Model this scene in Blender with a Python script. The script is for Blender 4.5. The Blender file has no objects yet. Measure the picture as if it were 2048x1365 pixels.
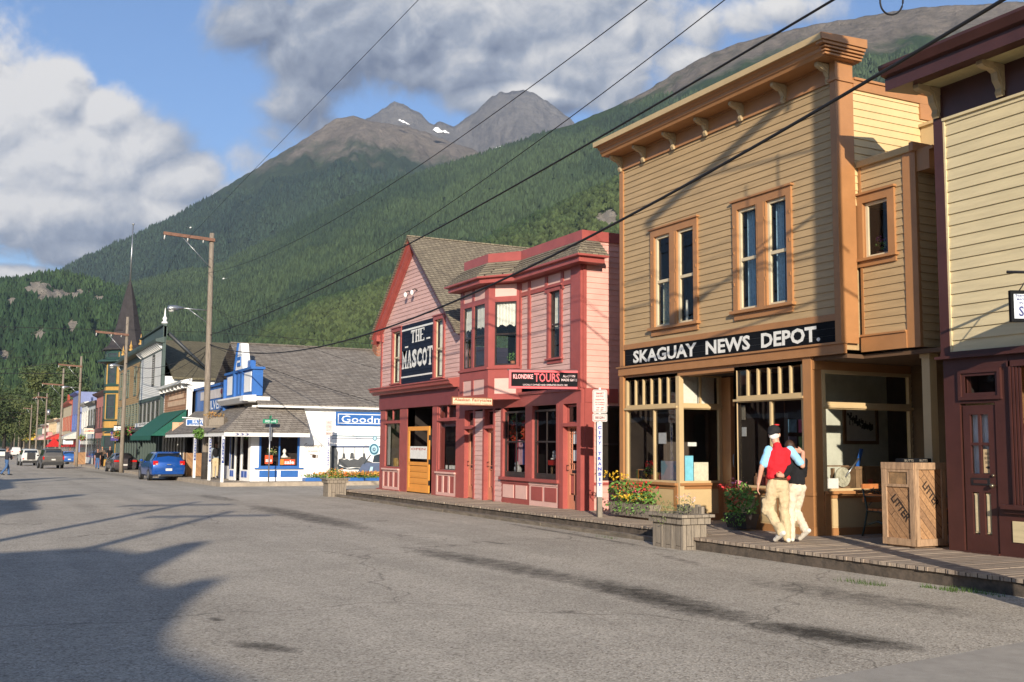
import bpy, math, random
import numpy as np
from mathutils import Vector, Matrix
random.seed(7); rng = np.random.default_rng(7)
SC = bpy.context.scene; COL = SC.collection
R_ = math.radians
# ---------------------------------------------------------------- camera
FPX = 2090.0; CW, CH = 2048.0, 1365.0; EYE = 1.6
PITCH = math.atan(209/2090); YAW = -math.atan(1060/2100); ROLL = 0.0078
MR = Matrix.Rotation(YAW, 3, 'Z') @ Matrix.Rotation(math.pi/2+PITCH, 3, 'X') @ Matrix.Rotation(ROLL, 3, 'Z')
cd = bpy.data.cameras.new('camera'); cam = bpy.data.objects.new('camera', cd); COL.objects.link(cam)
cam.matrix_world = Matrix.Translation((0, 0, EYE)) @ MR.to_4x4()
cd.sensor_width = 36; cd.lens = FPX/CW*36; cd.clip_end = 30000; cd.clip_start = 0.1
SC.camera = cam
CAM = Vector((0, 0, EYE))
# ---------------------------------------------------------------- light
SUN_EL = 17.0
SV = Vector((-1, -2.2, 0)).normalized()*math.cos(R_(SUN_EL)) + Vector((0, 0, math.sin(R_(SUN_EL))))
sd = bpy.data.lights.new('sun', 'SUN'); sd.energy = 5.0; sd.angle = R_(0.5); sd.color = (1.0, 0.89, 0.74)
so = bpy.data.objects.new('sun', sd); COL.objects.link(so)
so.rotation_euler = SV.to_track_quat('Z', 'Y').to_euler()
SC.view_settings.view_transform = 'Standard'; SC.view_settings.look = 'None'
SC.view_settings.exposure = 1.0; SC.view_settings.gamma = 1
SC.cycles.max_bounces = 6; SC.cycles.transparent_max_bounces = 12
SC.cycles.use_denoising = True
# ---------------------------------------------------------------- world: sky and clouds
W = bpy.data.worlds.new('World'); SC.world = W; W.use_nodes = True; W.cycles.sampling_method = 'MANUAL'; W.cycles.sample_map_resolution = 512
nt = W.node_tree; N = nt.nodes; L = nt.links; N.clear()
def nd(tree, t, **k):
    n = tree.nodes.new(t)
    for a, v in k.items(): setattr(n, a, v)
    return n
def mth(tree, op, a, b=None, c=None, clamp=False):
    n = tree.nodes.new('ShaderNodeMath'); n.operation = op; n.use_clamp = clamp
    for i, v in enumerate((a, b, c)):
        if v is None: continue
        if isinstance(v, (int, float)): n.inputs[i].default_value = v
        else: tree.links.new(v, n.inputs[i])
    return n.outputs[0]
# cloud density group: input = (u, v) on the gnomonic plane of the street's heading
def uv_of(px, py):
    d = MR @ Vector(((px-CW/2)/FPX, -(py-CH/2)/FPX, -1))
    f = Vector((math.sin(-YAW), math.cos(YAW), 0)); r = Vector((math.cos(YAW), math.sin(YAW), 0))
    return d.dot(r)/d.dot(f), d.z/d.dot(f)
cg = bpy.data.node_groups.new('cloud_density', 'ShaderNodeTree')
cg.interface.new_socket('P', in_out='INPUT', socket_type='NodeSocketVector')
cg.interface.new_socket('D', in_out='OUTPUT', socket_type='NodeSocketFloat')
gi = cg.nodes.new('NodeGroupInput'); go = cg.nodes.new('NodeGroupOutput')
nz = nd(cg, 'ShaderNodeTexNoise'); nz.inputs['Scale'].default_value = 5.0; nz.inputs['Detail'].default_value = 9; nz.inputs['Roughness'].default_value = 0.66
nz.inputs['Distortion'].default_value = 0.3
cg.links.new(gi.outputs[0], nz.inputs['Vector'])
sep = nd(cg, 'ShaderNodeSeparateXYZ'); cg.links.new(gi.outputs[0], sep.inputs[0])
blobs = [ # px, py, rx, ry, weight
 (10, 250, 150, 110, .95), (110, 190, 75, 75, 1.0), (200, 235, 80, 60, .9), (270, 300, 110, 70, .95), (130, 320, 190, 110, 1.1), (110, 420, 230, 90, 1.0), (350, 360, 100, 60, .95), (330, 430, 110, 50, .8),
 (150, 500, 110, 40, .8), (20, 548, 110, 22, .75), (450, 390, 90, 40, .62), (505, 320, 70, 50, .55), (550, 270, 60, 60, .55),
 (590, 200, 80, 90, .78), (640, 255, 50, 40, .6), (520, 40, 110, 90, .72), (640, 90, 150, 110, .9), (800, 50, 240, 120, 1.05), (1010, 20, 300, 150, 1.15), (1120, 110, 180, 100, 1.1), (960, 120, 150, 80, 1.0), (1050, 190, 150, 42, 1.15), (830, 140, 90, 50, .8),
 (1230, 150, 80, 90, .8), (1260, 60, 110, 80, .8), (1370, 130, 90, 60, .72), (1400, 60, 80, 60, .62), (790, 170, 30, 34, .55), (1480, 40, 90, 50, .55), (1580, 20, 110, 40, .55),
 (-250, 200, 250, 200, .9), (2500, -250, 500, 300, .8), (1250, -250, 700, 160, .9)]
acc = None
for (px, py, rx, ry, w) in blobs:
    u, v = uv_of(px, py)
    du = mth(cg, 'MULTIPLY', mth(cg, 'SUBTRACT', sep.outputs[0], u), FPX/rx)
    dv = mth(cg, 'MULTIPLY', mth(cg, 'SUBTRACT', sep.outputs[1], v), FPX/ry)
    d2 = mth(cg, 'ADD', mth(cg, 'MULTIPLY', du, du), mth(cg, 'MULTIPLY', dv, dv))
    g = mth(cg, 'MULTIPLY', mth(cg, 'POWER', 2.718, mth(cg, 'MULTIPLY', d2, -0.72)), w)
    acc = g if acc is None else mth(cg, 'MAXIMUM', acc, g)
n2 = nd(cg, 'ShaderNodeTexNoise'); n2.inputs['Scale'].default_value = 15; n2.inputs['Detail'].default_value = 5; n2.inputs['Roughness'].default_value = .55; n2.inputs['Distortion'].default_value = .5
cg.links.new(gi.outputs[0], n2.inputs['Vector'])
bil = mth(cg, 'SUBTRACT', .28, mth(cg, 'MULTIPLY', mth(cg, 'ABSOLUTE', mth(cg, 'SUBTRACT', n2.outputs[0], .5)), 2.6))
dn = mth(cg, 'ADD', acc, mth(cg, 'ADD', mth(cg, 'MULTIPLY', mth(cg, 'SUBTRACT', nz.outputs[0], 0.5), 1.1), mth(cg, 'MULTIPLY', bil, .38)))
cg.links.new(dn, go.inputs[0])
tc = nd(nt, 'ShaderNodeTexCoord')
def dotv(v):
    n = nd(nt, 'ShaderNodeVectorMath', operation='DOT_PRODUCT'); L.new(tc.outputs['Generated'], n.inputs[0]); n.inputs[1].default_value = v; return n.outputs['Value']
fy = mth(nt, 'ADD', mth(nt, 'ABSOLUTE', dotv((math.sin(-YAW), math.cos(YAW), 0))), 0.0005)
uu = mth(nt, 'DIVIDE', dotv((math.cos(YAW), math.sin(YAW), 0)), fy)
vv = mth(nt, 'DIVIDE', dotv((0, 0, 1)), fy)
cx = nd(nt, 'ShaderNodeCombineXYZ'); L.new(uu, cx.inputs[0]); L.new(vv, cx.inputs[1])
def dens(off):
    a = nd(nt, 'ShaderNodeVectorMath', operation='ADD'); L.new(cx.outputs[0], a.inputs[0]); a.inputs[1].default_value = off
    g = nd(nt, 'ShaderNodeGroup'); g.node_tree = cg; L.new(a.outputs[0], g.inputs[0]); return g.outputs[0]
D0 = dens((0, 0, 0)); D1 = dens((-0.010, 0.014, 0))
cov = nd(nt, 'ShaderNodeMapRange', interpolation_type='SMOOTHSTEP'); L.new(D0, cov.inputs[0])
cov.inputs[1].default_value = 0.24; cov.inputs[2].default_value = 0.62
lit = mth(nt, 'ADD', mth(nt, 'MULTIPLY', mth(nt, 'SUBTRACT', D0, D1), 1.35), 0.88)
def step(v, a, b, c, d):
    n = nd(nt, 'ShaderNodeMapRange', interpolation_type='SMOOTHSTEP'); L.new(v, n.inputs[0])
    for i, q in enumerate((a, b, c, d)): n.inputs[i+1].default_value = q
    return n.outputs[0]
# the low bank stands sunlit at the left; the bank overhead is seen from below and is greyer, darkest at its ragged left end
bank = step(vv, .24, .31, 0.0, 1.0)
over = mth(nt, 'MULTIPLY', bank, step(uu, -.40, -.30, 0.0, 1.0))
g1 = mth(nt, 'MULTIPLY', over, step(uu, -.22, .10, .62, .22))
left = mth(nt, 'MULTIPLY', step(uu, -.36, -.26, 1.0, 0.0), step(vv, .17, .25, .46, 0.0))
sh = mth(nt, 'SUBTRACT', mth(nt, 'SUBTRACT', lit, g1), left, clamp=True)
cr = nd(nt, 'ShaderNodeValToRGB'); L.new(sh, cr.inputs[0])
e = cr.color_ramp.elements; e[0].position = 0.0; e[0].color = (.17, .205, .29, 1); e[1].position = 1.0; e[1].color = (.92, .89, .85, 1)
m_ = cr.color_ramp.elements.new(0.42); m_.color = (.38, .42, .50, 1)
sky = nd(nt, 'ShaderNodeTexSky', sky_type='NISHITA'); sky.sun_disc = False
sky.sun_elevation = R_(SUN_EL); sky.sun_rotation = math.atan2(SV.x, SV.y); sky.altitude = 0; sky.air_density = 1.0; sky.dust_density = 0.5; sky.ozone_density = 2.2
tn = nd(nt, 'ShaderNodeMix', data_type='RGBA', blend_type='MULTIPLY'); tn.inputs[0].default_value = 1; L.new(sky.outputs[0], tn.inputs[6]); tn.inputs[7].default_value = (.80, .93, 1.14, 1)
b1 = nd(nt, 'ShaderNodeBackground'); L.new(tn.outputs[2], b1.inputs[0]); b1.inputs[1].default_value = 0.075
b2 = nd(nt, 'ShaderNodeBackground'); L.new(cr.outputs[0], b2.inputs[0]); b2.inputs[1].default_value = 0.50
mx = nd(nt, 'ShaderNodeMixShader'); L.new(cov.outputs[0], mx.inputs[0]); L.new(b1.outputs[0], mx.inputs[1]); L.new(b2.outputs[0], mx.inputs[2])
wo = nd(nt, 'ShaderNodeOutputWorld'); L.new(mx.outputs[0], wo.inputs[0])

# ---------------------------------------------------------------- helpers
def ray(px, py): return MR @ Vector(((px-CW/2)/FPX, -(py-CH/2)/FPX, -1))
GY = [-200, 0, 35, 57, 68, 76, 98, 120, 150, 200, 300, 430]; GH = [.8, 0, -.14, -.33, -.44, -.49, -.70, -.88, -1.0, -1.12, -1.3, -1.5]
def GZ(y): return float(np.interp(y, GY, GH))
def ground(px, py, dz=0.0):
    d = ray(px, py); z = -.1
    for _ in range(40): p = CAM+d*((z+dz-EYE)/d.z); z = .5*z+.5*GZ(p.y)
    return p
class Frame:
    """a wall plane: a runs to the right as seen from outside, n points out of the wall, b is up"""
    def __init__(s, o, A):
        s.o = Vector((o[0], o[1], 0)); s.A = Vector((A[0], A[1], 0)).normalized(); s.N = s.A.cross(Vector((0, 0, 1)))
    def w(s, a, n, b): return s.o + s.A*a + s.N*n + Vector((0, 0, b))
    def q(s, px, py, n=0.0):
        d = ray(px, py); o = s.o+s.N*n; t = (o-CAM).dot(s.N)/d.dot(s.N); p = CAM+d*t
        return (p-s.o).dot(s.A), p.z
    def rect(s, x0, y0, x1, y1, n=0.0):
        a0, b1 = s.q(x0, y0, n); a1, b0 = s.q(x1, y1, n); return a0, a1, b0, b1
WF = Frame((0, 0), (1, 0))  # world frame: a = x, n = -y
WLOC = {}
class MB:
    def __init__(s, fr=None): s.v = []; s.f = []; s.mi = []; s.m = 0; s.fr = fr; s.sm = []; s.smooth = False
    def P(s, a, n, b): return s.fr.w(a, n, b) if s.fr else Vector((a, n, b))
    def add(s, vs, fs):
        o = len(s.v); s.v += [tuple(x) for x in vs]; s.f += [tuple(i+o for i in f) for f in fs]; s.mi += [s.m]*len(fs); s.sm += [s.smooth]*len(fs)
    def box(s, a0, a1, n0, n1, b0, b1):
        if a0 > a1: a0, a1 = a1, a0
        if n0 > n1: n0, n1 = n1, n0
        if b0 > b1: b0, b1 = b1, b0
        vs = [s.P(a, n, b) for b in (b0, b1) for n in (n0, n1) for a in (a0, a1)]
        fs = [(0, 2, 3, 1), (4, 5, 7, 6), (0, 1, 5, 4), (2, 6, 7, 3), (0, 4, 6, 2), (1, 3, 7, 5)]
        s.add(vs, fs); return s
    def poly(s, pts):  # one face, frame coords
        s.add([s.P(*p) for p in pts], [tuple(range(len(pts)))]); return s
    def prism(s, pts, n0, n1):  # polygon in (a,b) thick n0..n1
        k = len(pts); vs = [s.P(a, n0, b) for a, b in pts]+[s.P(a, n1, b) for a, b in pts]
        s.add(vs, [tuple(range(k)), tuple(range(2*k-1, k-1, -1))]+[(i, i+k, (i+1) % k+k, (i+1) % k) for i in range(k)]); return s
    def prof(s, pts, a0, a1):  # polygon in (n,b) swept along a
        k = len(pts); vs = [s.P(a0, n, b) for n, b in pts]+[s.P(a1, n, b) for n, b in pts]
        s.add(vs, [tuple(range(k)), tuple(range(2*k-1, k-1, -1))]+[(i, i+k, (i+1) % k+k, (i+1) % k) for i in range(k)]); return s
    def rfrm(s, a0, a1, b0, b1, w, n0, n1):  # picture frame inside a0..a1
        s.box(a0, a0+w, n0, n1, b0, b1); s.box(a1-w, a1, n0, n1, b0, b1); s.box(a0+w, a1-w, n0, n1, b0, b0+w); s.box(a0+w, a1-w, n0, n1, b1-w, b1); return s
    def tube(s, pts, r, k=8, cap=True):
        pts = [Vector(p) for p in pts]; rs = r if isinstance(r, (list, tuple)) else [r]*len(pts)
        rings = []; up = Vector((0, 0, 1))
        for i, p in enumerate(pts):
            t = (pts[min(i+1, len(pts)-1)]-pts[max(i-1, 0)]).normalized()
            u = t.cross(up if abs(t.z) < .95 else Vector((1, 0, 0))).normalized(); v = t.cross(u)
            rings.append([p+(u*math.cos(2*math.pi*j/k)+v*math.sin(2*math.pi*j/k))*rs[i] for j in range(k)])
        vs = [s.P(*q) if s.fr else q for rg in rings for q in rg]; fs = []
        for i in range(len(pts)-1):
            for j in range(k): fs.append((i*k+j, i*k+(j+1) % k, (i+1)*k+(j+1) % k, (i+1)*k+j))
        if cap: fs += [tuple(range(k))[::-1], tuple((len(pts)-1)*k+j for j in range(k))]
        sm = s.smooth; s.smooth = True; s.add(vs, fs); s.smooth = sm; return s
    def ball(s, c, r, k=8, h=6, jit=0.0):
        c = Vector(c); r = Vector(r) if not isinstance(r, (int, float)) else Vector((r, r, r)); vs = []; fs = []
        for i in range(h+1):
            th = math.pi*i/h
            for j in range(k):
                ph = 2*math.pi*j/k; m = 1+random.uniform(-jit, jit)
                vs.append(Vector((c.x+r.x*math.sin(th)*math.cos(ph)*m, c.y+r.y*math.sin(th)*math.sin(ph)*m, c.z+r.z*math.cos(th)*m)))
        for i in range(h):
            for j in range(k): fs.append((i*k+j, (i+1)*k+j, (i+1)*k+(j+1) % k, i*k+(j+1) % k))
        if s.fr: vs = [s.P(*q) for q in vs]
        sm = s.smooth; s.smooth = True; s.add(vs, fs); s.smooth = sm; return s
    def lathe(s, c, prof, k=10, rot=0.0):  # prof: (r, z)
        c = Vector(c); vs = []; fs = []
        for r, z in prof:
            for j in range(k):
                t = 2*math.pi*j/k+rot; vs.append((c.x+r*math.cos(t), c.y+r*math.sin(t), c.z+z))
        for i in range(len(prof)-1):
            for j in range(k): fs.append((i*k+j, i*k+(j+1) % k, (i+1)*k+(j+1) % k, (i+1)*k+j))
        fs += [tuple(range(k))[::-1], tuple((len(prof)-1)*k+j for j in range(k))]
        s.add(vs, fs); return s
    def leaf(s, c, r, n, size, flat=0.0, shell=0.0):
        for _ in range(n):
            while True:
                p = Vector((random.uniform(-1, 1), random.uniform(-1, 1), random.uniform(-1, 1)))
                if shell < p.length < 1: break
            q = Vector((c[0]+p.x*r[0], c[1]+p.y*r[1], c[2]+p.z*r[2]))
            u = Vector((random.gauss(0, 1), random.gauss(0, 1), random.gauss(0, 1)*(1-flat))).normalized(); w = u.orthogonal().normalized()
            w = (w+u.cross(w)*random.uniform(-1, 1)).normalized(); z = size*random.uniform(.6, 1.4)
            s.add([q-u*z, q+w*z*.5, q+u*z, q-w*z*.5], [(0, 1, 2, 3)])
        return s
    def build(s, name, mats, parent=None, loc=None, vis=True):
        me = bpy.data.meshes.new(name); wl = Vector((0, 0, 0))
        if parent is not None: wl = WLOC[parent.name].copy()
        o = bpy.data.objects.new(name, me); COL.objects.link(o)
        if loc is not None and parent is None: wl = Vector(loc); o.location = wl
        WLOC[o.name] = wl
        me.from_pydata([(x[0]-wl.x, x[1]-wl.y, x[2]-wl.z) for x in s.v], [], s.f)
        for m in (mats if isinstance(mats, (list, tuple)) else [mats]): me.materials.append(m)
        me.polygons.foreach_set('material_index', s.mi); me.polygons.foreach_set('use_smooth', s.sm)
        me.update()
        if parent is not None: o.parent = parent
        return o
def tag(o, label=None, cat=None, group=None, kind=None):
    if label: o['label'] = label
    if cat: o['category'] = cat
    if group: o['group'] = group
    if kind: o['kind'] = kind
    return o
def thing(name, label, cat, loc=(0, 0, 0), group=None):
    o = bpy.data.objects.new(name, None); COL.objects.link(o); o.location = loc; o.empty_display_size = .2
    WLOC[o.name] = Vector(loc); return tag(o, label, cat, group)
def copy_tree(o, parent=None):
    c = o.copy(); COL.objects.link(c); c.parent = parent
    for ch in [x for x in bpy.data.objects if x.parent == o and x.name in COL.objects]: copy_tree(ch, c)
    return c
# ---------------------------------------------------------------- materials
MATS = {}
def mat(name, col, rough=.6, var=.12, scale=3.0, bump=0.0, bscale=40.0, metal=0.0, spec=.5, col2=None, stretch=(1, 1, 1), coat=0.0, emit=None, vcon=(.35, .65), bdist=.01):
    if name in MATS: return MATS[name]
    m = bpy.data.materials.new(name); m.use_nodes = True; t = m.node_tree; p = t.nodes['Principled BSDF']
    p.inputs['Roughness'].default_value = rough; p.inputs['Metallic'].default_value = metal; p.inputs['Specular IOR Level'].default_value = spec
    p.inputs['Coat Weight'].default_value = coat
    g = nd(t, 'ShaderNodeNewGeometry'); mp = nd(t, 'ShaderNodeMapping'); mp.inputs['Scale'].default_value = stretch
    t.links.new(g.outputs['Position'], mp.inputs['Vector'])
    if var > 0 or col2:
        n = nd(t, 'ShaderNodeTexNoise'); n.inputs['Scale'].default_value = scale; n.inputs['Detail'].default_value = 6; n.inputs['Roughness'].default_value = .65
        t.links.new(mp.outputs[0], n.inputs['Vector'])
        r = nd(t, 'ShaderNodeMapRange'); t.links.new(n.outputs[0], r.inputs[0]); r.inputs[1].default_value = vcon[0]; r.inputs[2].default_value = vcon[1]
        x = nd(t, 'ShaderNodeMix', data_type='RGBA'); t.links.new(r.outputs[0], x.inputs[0])
        c2 = col2 if col2 else tuple(min(1, c*(1+var)) for c in col); c1 = col if col2 else tuple(c*(1-var) for c in col)
        x.inputs[6].default_value = (*c1, 1); x.inputs[7].default_value = (*c2, 1); t.links.new(x.outputs[2], p.inputs['Base Color'])
    else: p.inputs['Base Color'].default_value = (*col, 1)
    if bump > 0:
        n2 = nd(t, 'ShaderNodeTexNoise'); n2.inputs['Scale'].default_value = bscale; n2.inputs['Detail'].default_value = 4; t.links.new(mp.outputs[0], n2.inputs['Vector'])
        b = nd(t, 'ShaderNodeBump'); b.inputs['Strength'].default_value = bump; b.inputs['Distance'].default_value = bdist; t.links.new(n2.outputs[0], b.inputs['Height']); t.links.new(b.outputs[0], p.inputs['Normal'])
    if emit: p.inputs['Emission Color'].default_value = (*emit[:3], 1); p.inputs['Emission Strength'].default_value = emit[3]
    MATS[name] = m; return m
def glass(name, tint=(.85, .9, .9), refl=1.0, ior=1.5, base=0.03):
    if name in MATS: return MATS[name]
    m = bpy.data.materials.new(name); m.use_nodes = True; t = m.node_tree; t.nodes.clear()
    tr = nd(t, 'ShaderNodeBsdfTransparent'); tr.inputs[0].default_value = (*tint, 1)
    gl = nd(t, 'ShaderNodeBsdfGlossy'); gl.inputs['Roughness'].default_value = .015; gl.inputs[0].default_value = (.95, .97, 1, 1)
    fr = nd(t, 'ShaderNodeFresnel'); fr.inputs[0].default_value = ior
    g = nd(t, 'ShaderNodeNewGeometry'); n = nd(t, 'ShaderNodeTexNoise'); n.inputs['Scale'].default_value = 1.3; t.links.new(g.outputs['Position'], n.inputs['Vector'])
    bp = nd(t, 'ShaderNodeBump'); bp.inputs['Strength'].default_value = .12; bp.inputs['Distance'].default_value = .02; t.links.new(n.outputs[0], bp.inputs['Height']); t.links.new(bp.outputs[0], gl.inputs['Normal'])
    f = mth(t, 'ADD', mth(t, 'MULTIPLY', fr.outputs[0], refl), base, clamp=True)
    mx = nd(t, 'ShaderNodeMixShader'); t.links.new(f, mx.inputs[0]); t.links.new(tr.outputs[0], mx.inputs[1]); t.links.new(gl.outputs[0], mx.inputs[2])
    o = nd(t, 'ShaderNodeOutputMaterial'); t.links.new(mx.outputs[0], o.inputs[0]); MATS[name] = m; return m
def planks(name, c1, c2, size, axis='z', rough=.8, bump=.6, gap=.04, gapcol=(.03, .022, .018), rowvar=True, stretch=(1, 1, 1), rot=0.0, length=2.4, uvw=None):
    """weathered boards / shingles: a brick texture on two world axes"""
    if name in MATS: return MATS[name]
    m = bpy.data.materials.new(name); m.use_nodes = True; t = m.node_tree; p = t.nodes['Principled BSDF']; p.inputs['Roughness'].default_value = rough; p.inputs['Specular IOR Level'].default_value = .25
    g = nd(t, 'ShaderNodeNewGeometry'); s = nd(t, 'ShaderNodeSeparateXYZ'); t.links.new(g.outputs['Position'], s.inputs[0])
    c = nd(t, 'ShaderNodeCombineXYZ'); ax = {'x': 0, 'y': 1, 'z': 2}; A, B = uvw if uvw else ('y', 'z')
    def ex(e_):
        if len(e_) == 1: return s.outputs[ax[e_]]
        return mth(t, 'ADD' if e_[1] == '+' else 'SUBTRACT', s.outputs[ax[e_[0]]], s.outputs[ax[e_[2]]])
    t.links.new(ex(A), c.inputs[0]); t.links.new(ex(B), c.inputs[1])
    mp = nd(t, 'ShaderNodeMapping'); mp.inputs['Rotation'].default_value = (0, 0, rot); t.links.new(c.outputs[0], mp.inputs['Vector'])
    bk = nd(t, 'ShaderNodeTexBrick'); t.links.new(mp.outputs[0], bk.inputs['Vector']); bk.inputs['Scale'].default_value = 1
    bk.inputs['Brick Width'].default_value = length; bk.inputs['Row Height'].default_value = size; bk.inputs['Mortar Size'].default_value = size*gap; bk.inputs['Mortar Smooth'].default_value = .2
    bk.inputs['Color1'].default_value = (*c1, 1); bk.inputs['Color2'].default_value = (*c2, 1); bk.inputs['Mortar'].default_value = (*gapcol, 1); bk.offset = .37; bk.offset_frequency = 2
    n = nd(t, 'ShaderNodeTexNoise'); n.inputs['Scale'].default_value = 9; n.inputs['Detail'].default_value = 7; n.inputs['Roughness'].default_value = .7
    m2 = nd(t, 'ShaderNodeMapping'); m2.inputs['Scale'].default_value = stretch; t.links.new(g.outputs['Position'], m2.inputs['Vector']); t.links.new(m2.outputs[0], n.inputs['Vector'])
    r = nd(t, 'ShaderNodeMapRange'); t.links.new(n.outputs[0], r.inputs[0]); r.inputs[1].default_value = .3; r.inputs[2].default_value = .7; r.inputs[3].default_value = .66; r.inputs[4].default_value = 1.22
    x = nd(t, 'ShaderNodeMix', data_type='RGBA', blend_type='MULTIPLY'); x.inputs[0].default_value = 1; t.links.new(bk.outputs[0], x.inputs[6]); t.links.new(r.outputs[0], x.inputs[7])
    t.links.new(x.outputs[2], p.inputs['Base Color'])
    inv = mth(t, 'ADD', mth(t, 'SUBTRACT', 1.0, bk.outputs['Fac']), mth(t, 'MULTIPLY', n.outputs[0], .35))
    b = nd(t, 'ShaderNodeBump'); b.inputs['Strength'].default_value = bump; b.inputs['Distance'].default_value = .012; t.links.new(inv, b.inputs['Height']); t.links.new(b.outputs[0], p.inputs['Normal'])
    MATS[name] = m; return m
M_tan = mat('tan_siding_paint', (.43, .295, .15), .55, .10, 2.2, .25, 60, stretch=(.6, .6, 7))
M_tant = mat('tan_light_paint', (.52, .38, .20), .5, .06, 2.2)
M_org = mat('orange_trim_paint', (.37, .175, .068), .42, .07, 2.5, .15, 50)
M_pink = mat('pink_siding_paint', (.60, .375, .33), .6, .13, 2.0, .3, 60, stretch=(.7, .7, 6))
M_pinkl = mat('light_pink_paint', (.68, .42, .36), .5, .06, 2.0)
M_red = mat('brick_red_trim_paint', (.33, .078, .066), .42, .09, 2.5, .2, 50)
M_mar = mat('maroon_paint', (.062, .022, .018), .38, .12, 3)
M_cream = mat('cream_siding_paint', (.60, .50, .30), .55, .09, 2, .2, 50, stretch=(.6, .6, 6))
M_white = mat('white_paint', (.78, .77, .74), .5, .05, 2)
M_blue = mat('royal_blue_paint', (.025, .12, .38), .45, .08, 3)
M_black = mat('black_sign_paint', (.006, .007, .009), .75, .2, 4, spec=.15)
M_navy = mat('navy_sign_paint', (.010, .016, .032), .7, .2, 4, spec=.2)
M_letter = mat('white_lettering', (.74, .73, .68), .5, .10, 8)
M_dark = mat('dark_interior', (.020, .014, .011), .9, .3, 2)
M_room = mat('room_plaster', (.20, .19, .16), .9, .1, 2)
M_sash = mat('sash_grey_paint', (.035, .025, .022), .4, .2, 4)
M_sashc = mat('sash_cream_paint', (.60, .50, .33), .45, .06, 4)
M_lace = mat('lace_curtain', (.60, .58, .50), .9, .1, 30)
M_curt = mat('blue_curtain', (.26, .40, .50), .9, .15, 20)
M_curp = mat('patterned_curtain', (.42, .38, .26), .9, .3, 25, col2=(.13, .2, .2))
M_metal = mat('galvanised_metal', (.35, .36, .37), .35, .1, 5, metal=.8)
M_iron = mat('dark_iron', (.02, .02, .022), .5, .2, 9, metal=.3)
M_wire = mat('black_wire', (.008, .008, .010), .7, 0)
M_gold = mat('yellow_orange_door_paint', (.72, .30, .055), .4, .06, 3)
M_paper = mat('white_paper', (.70, .69, .65), .8, .08, 14)
M_yel = mat('golden_yellow_paint', (.42, .24, .06), .5, .08, 3)
M_grn = mat('dark_green_paint', (.022, .055, .048), .5, .1, 3)
M_awn = mat('green_canvas', (.004, .090, .060), .8, .12, 4)
M_brk = planks('red_brick', (.36, .12, .055), (.28, .085, .04), .075, uvw=('x+y', 'z'), gap=.12, gapcol=(.3, .27, .22), length=.21)
M_pole = mat('weathered_pole_wood', (.20, .165, .13), .9, .3, 4, .6, 18, stretch=(6, 6, .5))
M_poled = mat('creosoted_wood', (.035, .030, .027), .9, .3, 5)
M_cross = mat('reddish_crossarm_wood', (.16, .082, .055), .85, .25, 6)
M_gw = planks('grey_weathered_planks', (.30, .255, .20), (.23, .195, .155), .14, uvw=('x+y', 'z'), gap=.03, length=3, rot=math.pi/2, stretch=(6, 6, .8))
M_board = planks('boardwalk_planks', (.40, .325, .25), (.33, .26, .20), .15, uvw=('x', 'y'), gap=.05, length=3.1, stretch=(.7, 8, 1))
M_cedar = planks('cedar_diagonal_boards', (.40, .225, .11), (.27, .155, .085), .10, uvw=('x-y', 'z'), gap=.035, length=2, rot=R_(47), stretch=(3, 3, 3))
M_cedf = mat('cedar_frame_wood', (.36, .23, .135), .8, .3, 4, .4, 20, stretch=(5, 5, 1))
M_shin = planks('cedar_shingles', (.26, .22, .155), (.18, .15, .11), .075, uvw=('x+y', 'z'), gap=.1, length=.17, stretch=(3, 3, 6))
M_shing = planks('grey_shingles', (.27, .24, .205), (.19, .165, .14), .085, uvw=('x+y', 'z'), gap=.09, length=.30, stretch=(2, 2, 4))
M_olive = planks('olive_shingles', (.165, .145, .09), (.125, .108, .068), .09, uvw=('x+y', 'z'), gap=.08, length=.3)
G_win = glass('window_glass', (.95, .97, .97), .32, 1.5, .02)
G_shop = glass('shop_glass', (.96, .97, .97), .65, 1.5, .02)
# ---------------------------------------------------------------- building kit
def siding(mb, a0, a1, b0, b1, h=.13, holes=(), clip=None, lap=.016):
    """clapboards: each board leans out at the bottom; holes and a gable clip cut the rows"""
    cuts = sorted(set([b0, b1]+[x for hl in holes for x in hl[2:4] if b0 < x < b1]))
    b = b0
    while b < b1-1e-4:
        t = b+h
        ys = [b]+[c for c in cuts if b+.004 < c < t-.004]+[min(t, b1)]
        for z0, z1 in zip(ys, ys[1:]):
            zm = (z0+z1)/2; L0, R0 = (a0, a1)
            if clip: L0, R0 = clip(z0); L1, R1 = clip(z1)
            else: L1, R1 = L0, R0
            if R0 <= L0: continue
            segs = [(L0, R0, L1, max(R1, L1))]
            for (h0, h1, hb, ht) in holes:
                if hb < zm < ht:
                    ns = []
                    for (p, q, p1, q1) in segs:
                        if h1 <= p or h0 >= q: ns.append((p, q, p1, q1)); continue
                        if h0 > p: ns.append((p, h0, p1, h0))
                        if h1 < q: ns.append((h1, q, h1, q1))
                    segs = ns
            n0 = lap*(1-(z0-b)/h); n1 = lap*(1-(z1-b)/h)
            for (p, q, p1, q1) in segs:
                mb.poly([(p, n0, z0), (q, n0, z0), (q1, n1, z1), (p1, n1, z1)])
                if z0 == b: mb.poly([(p, 0, z0), (q, 0, z0), (q, n0, z0), (p, n0, z0)])
        b = t
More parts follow.
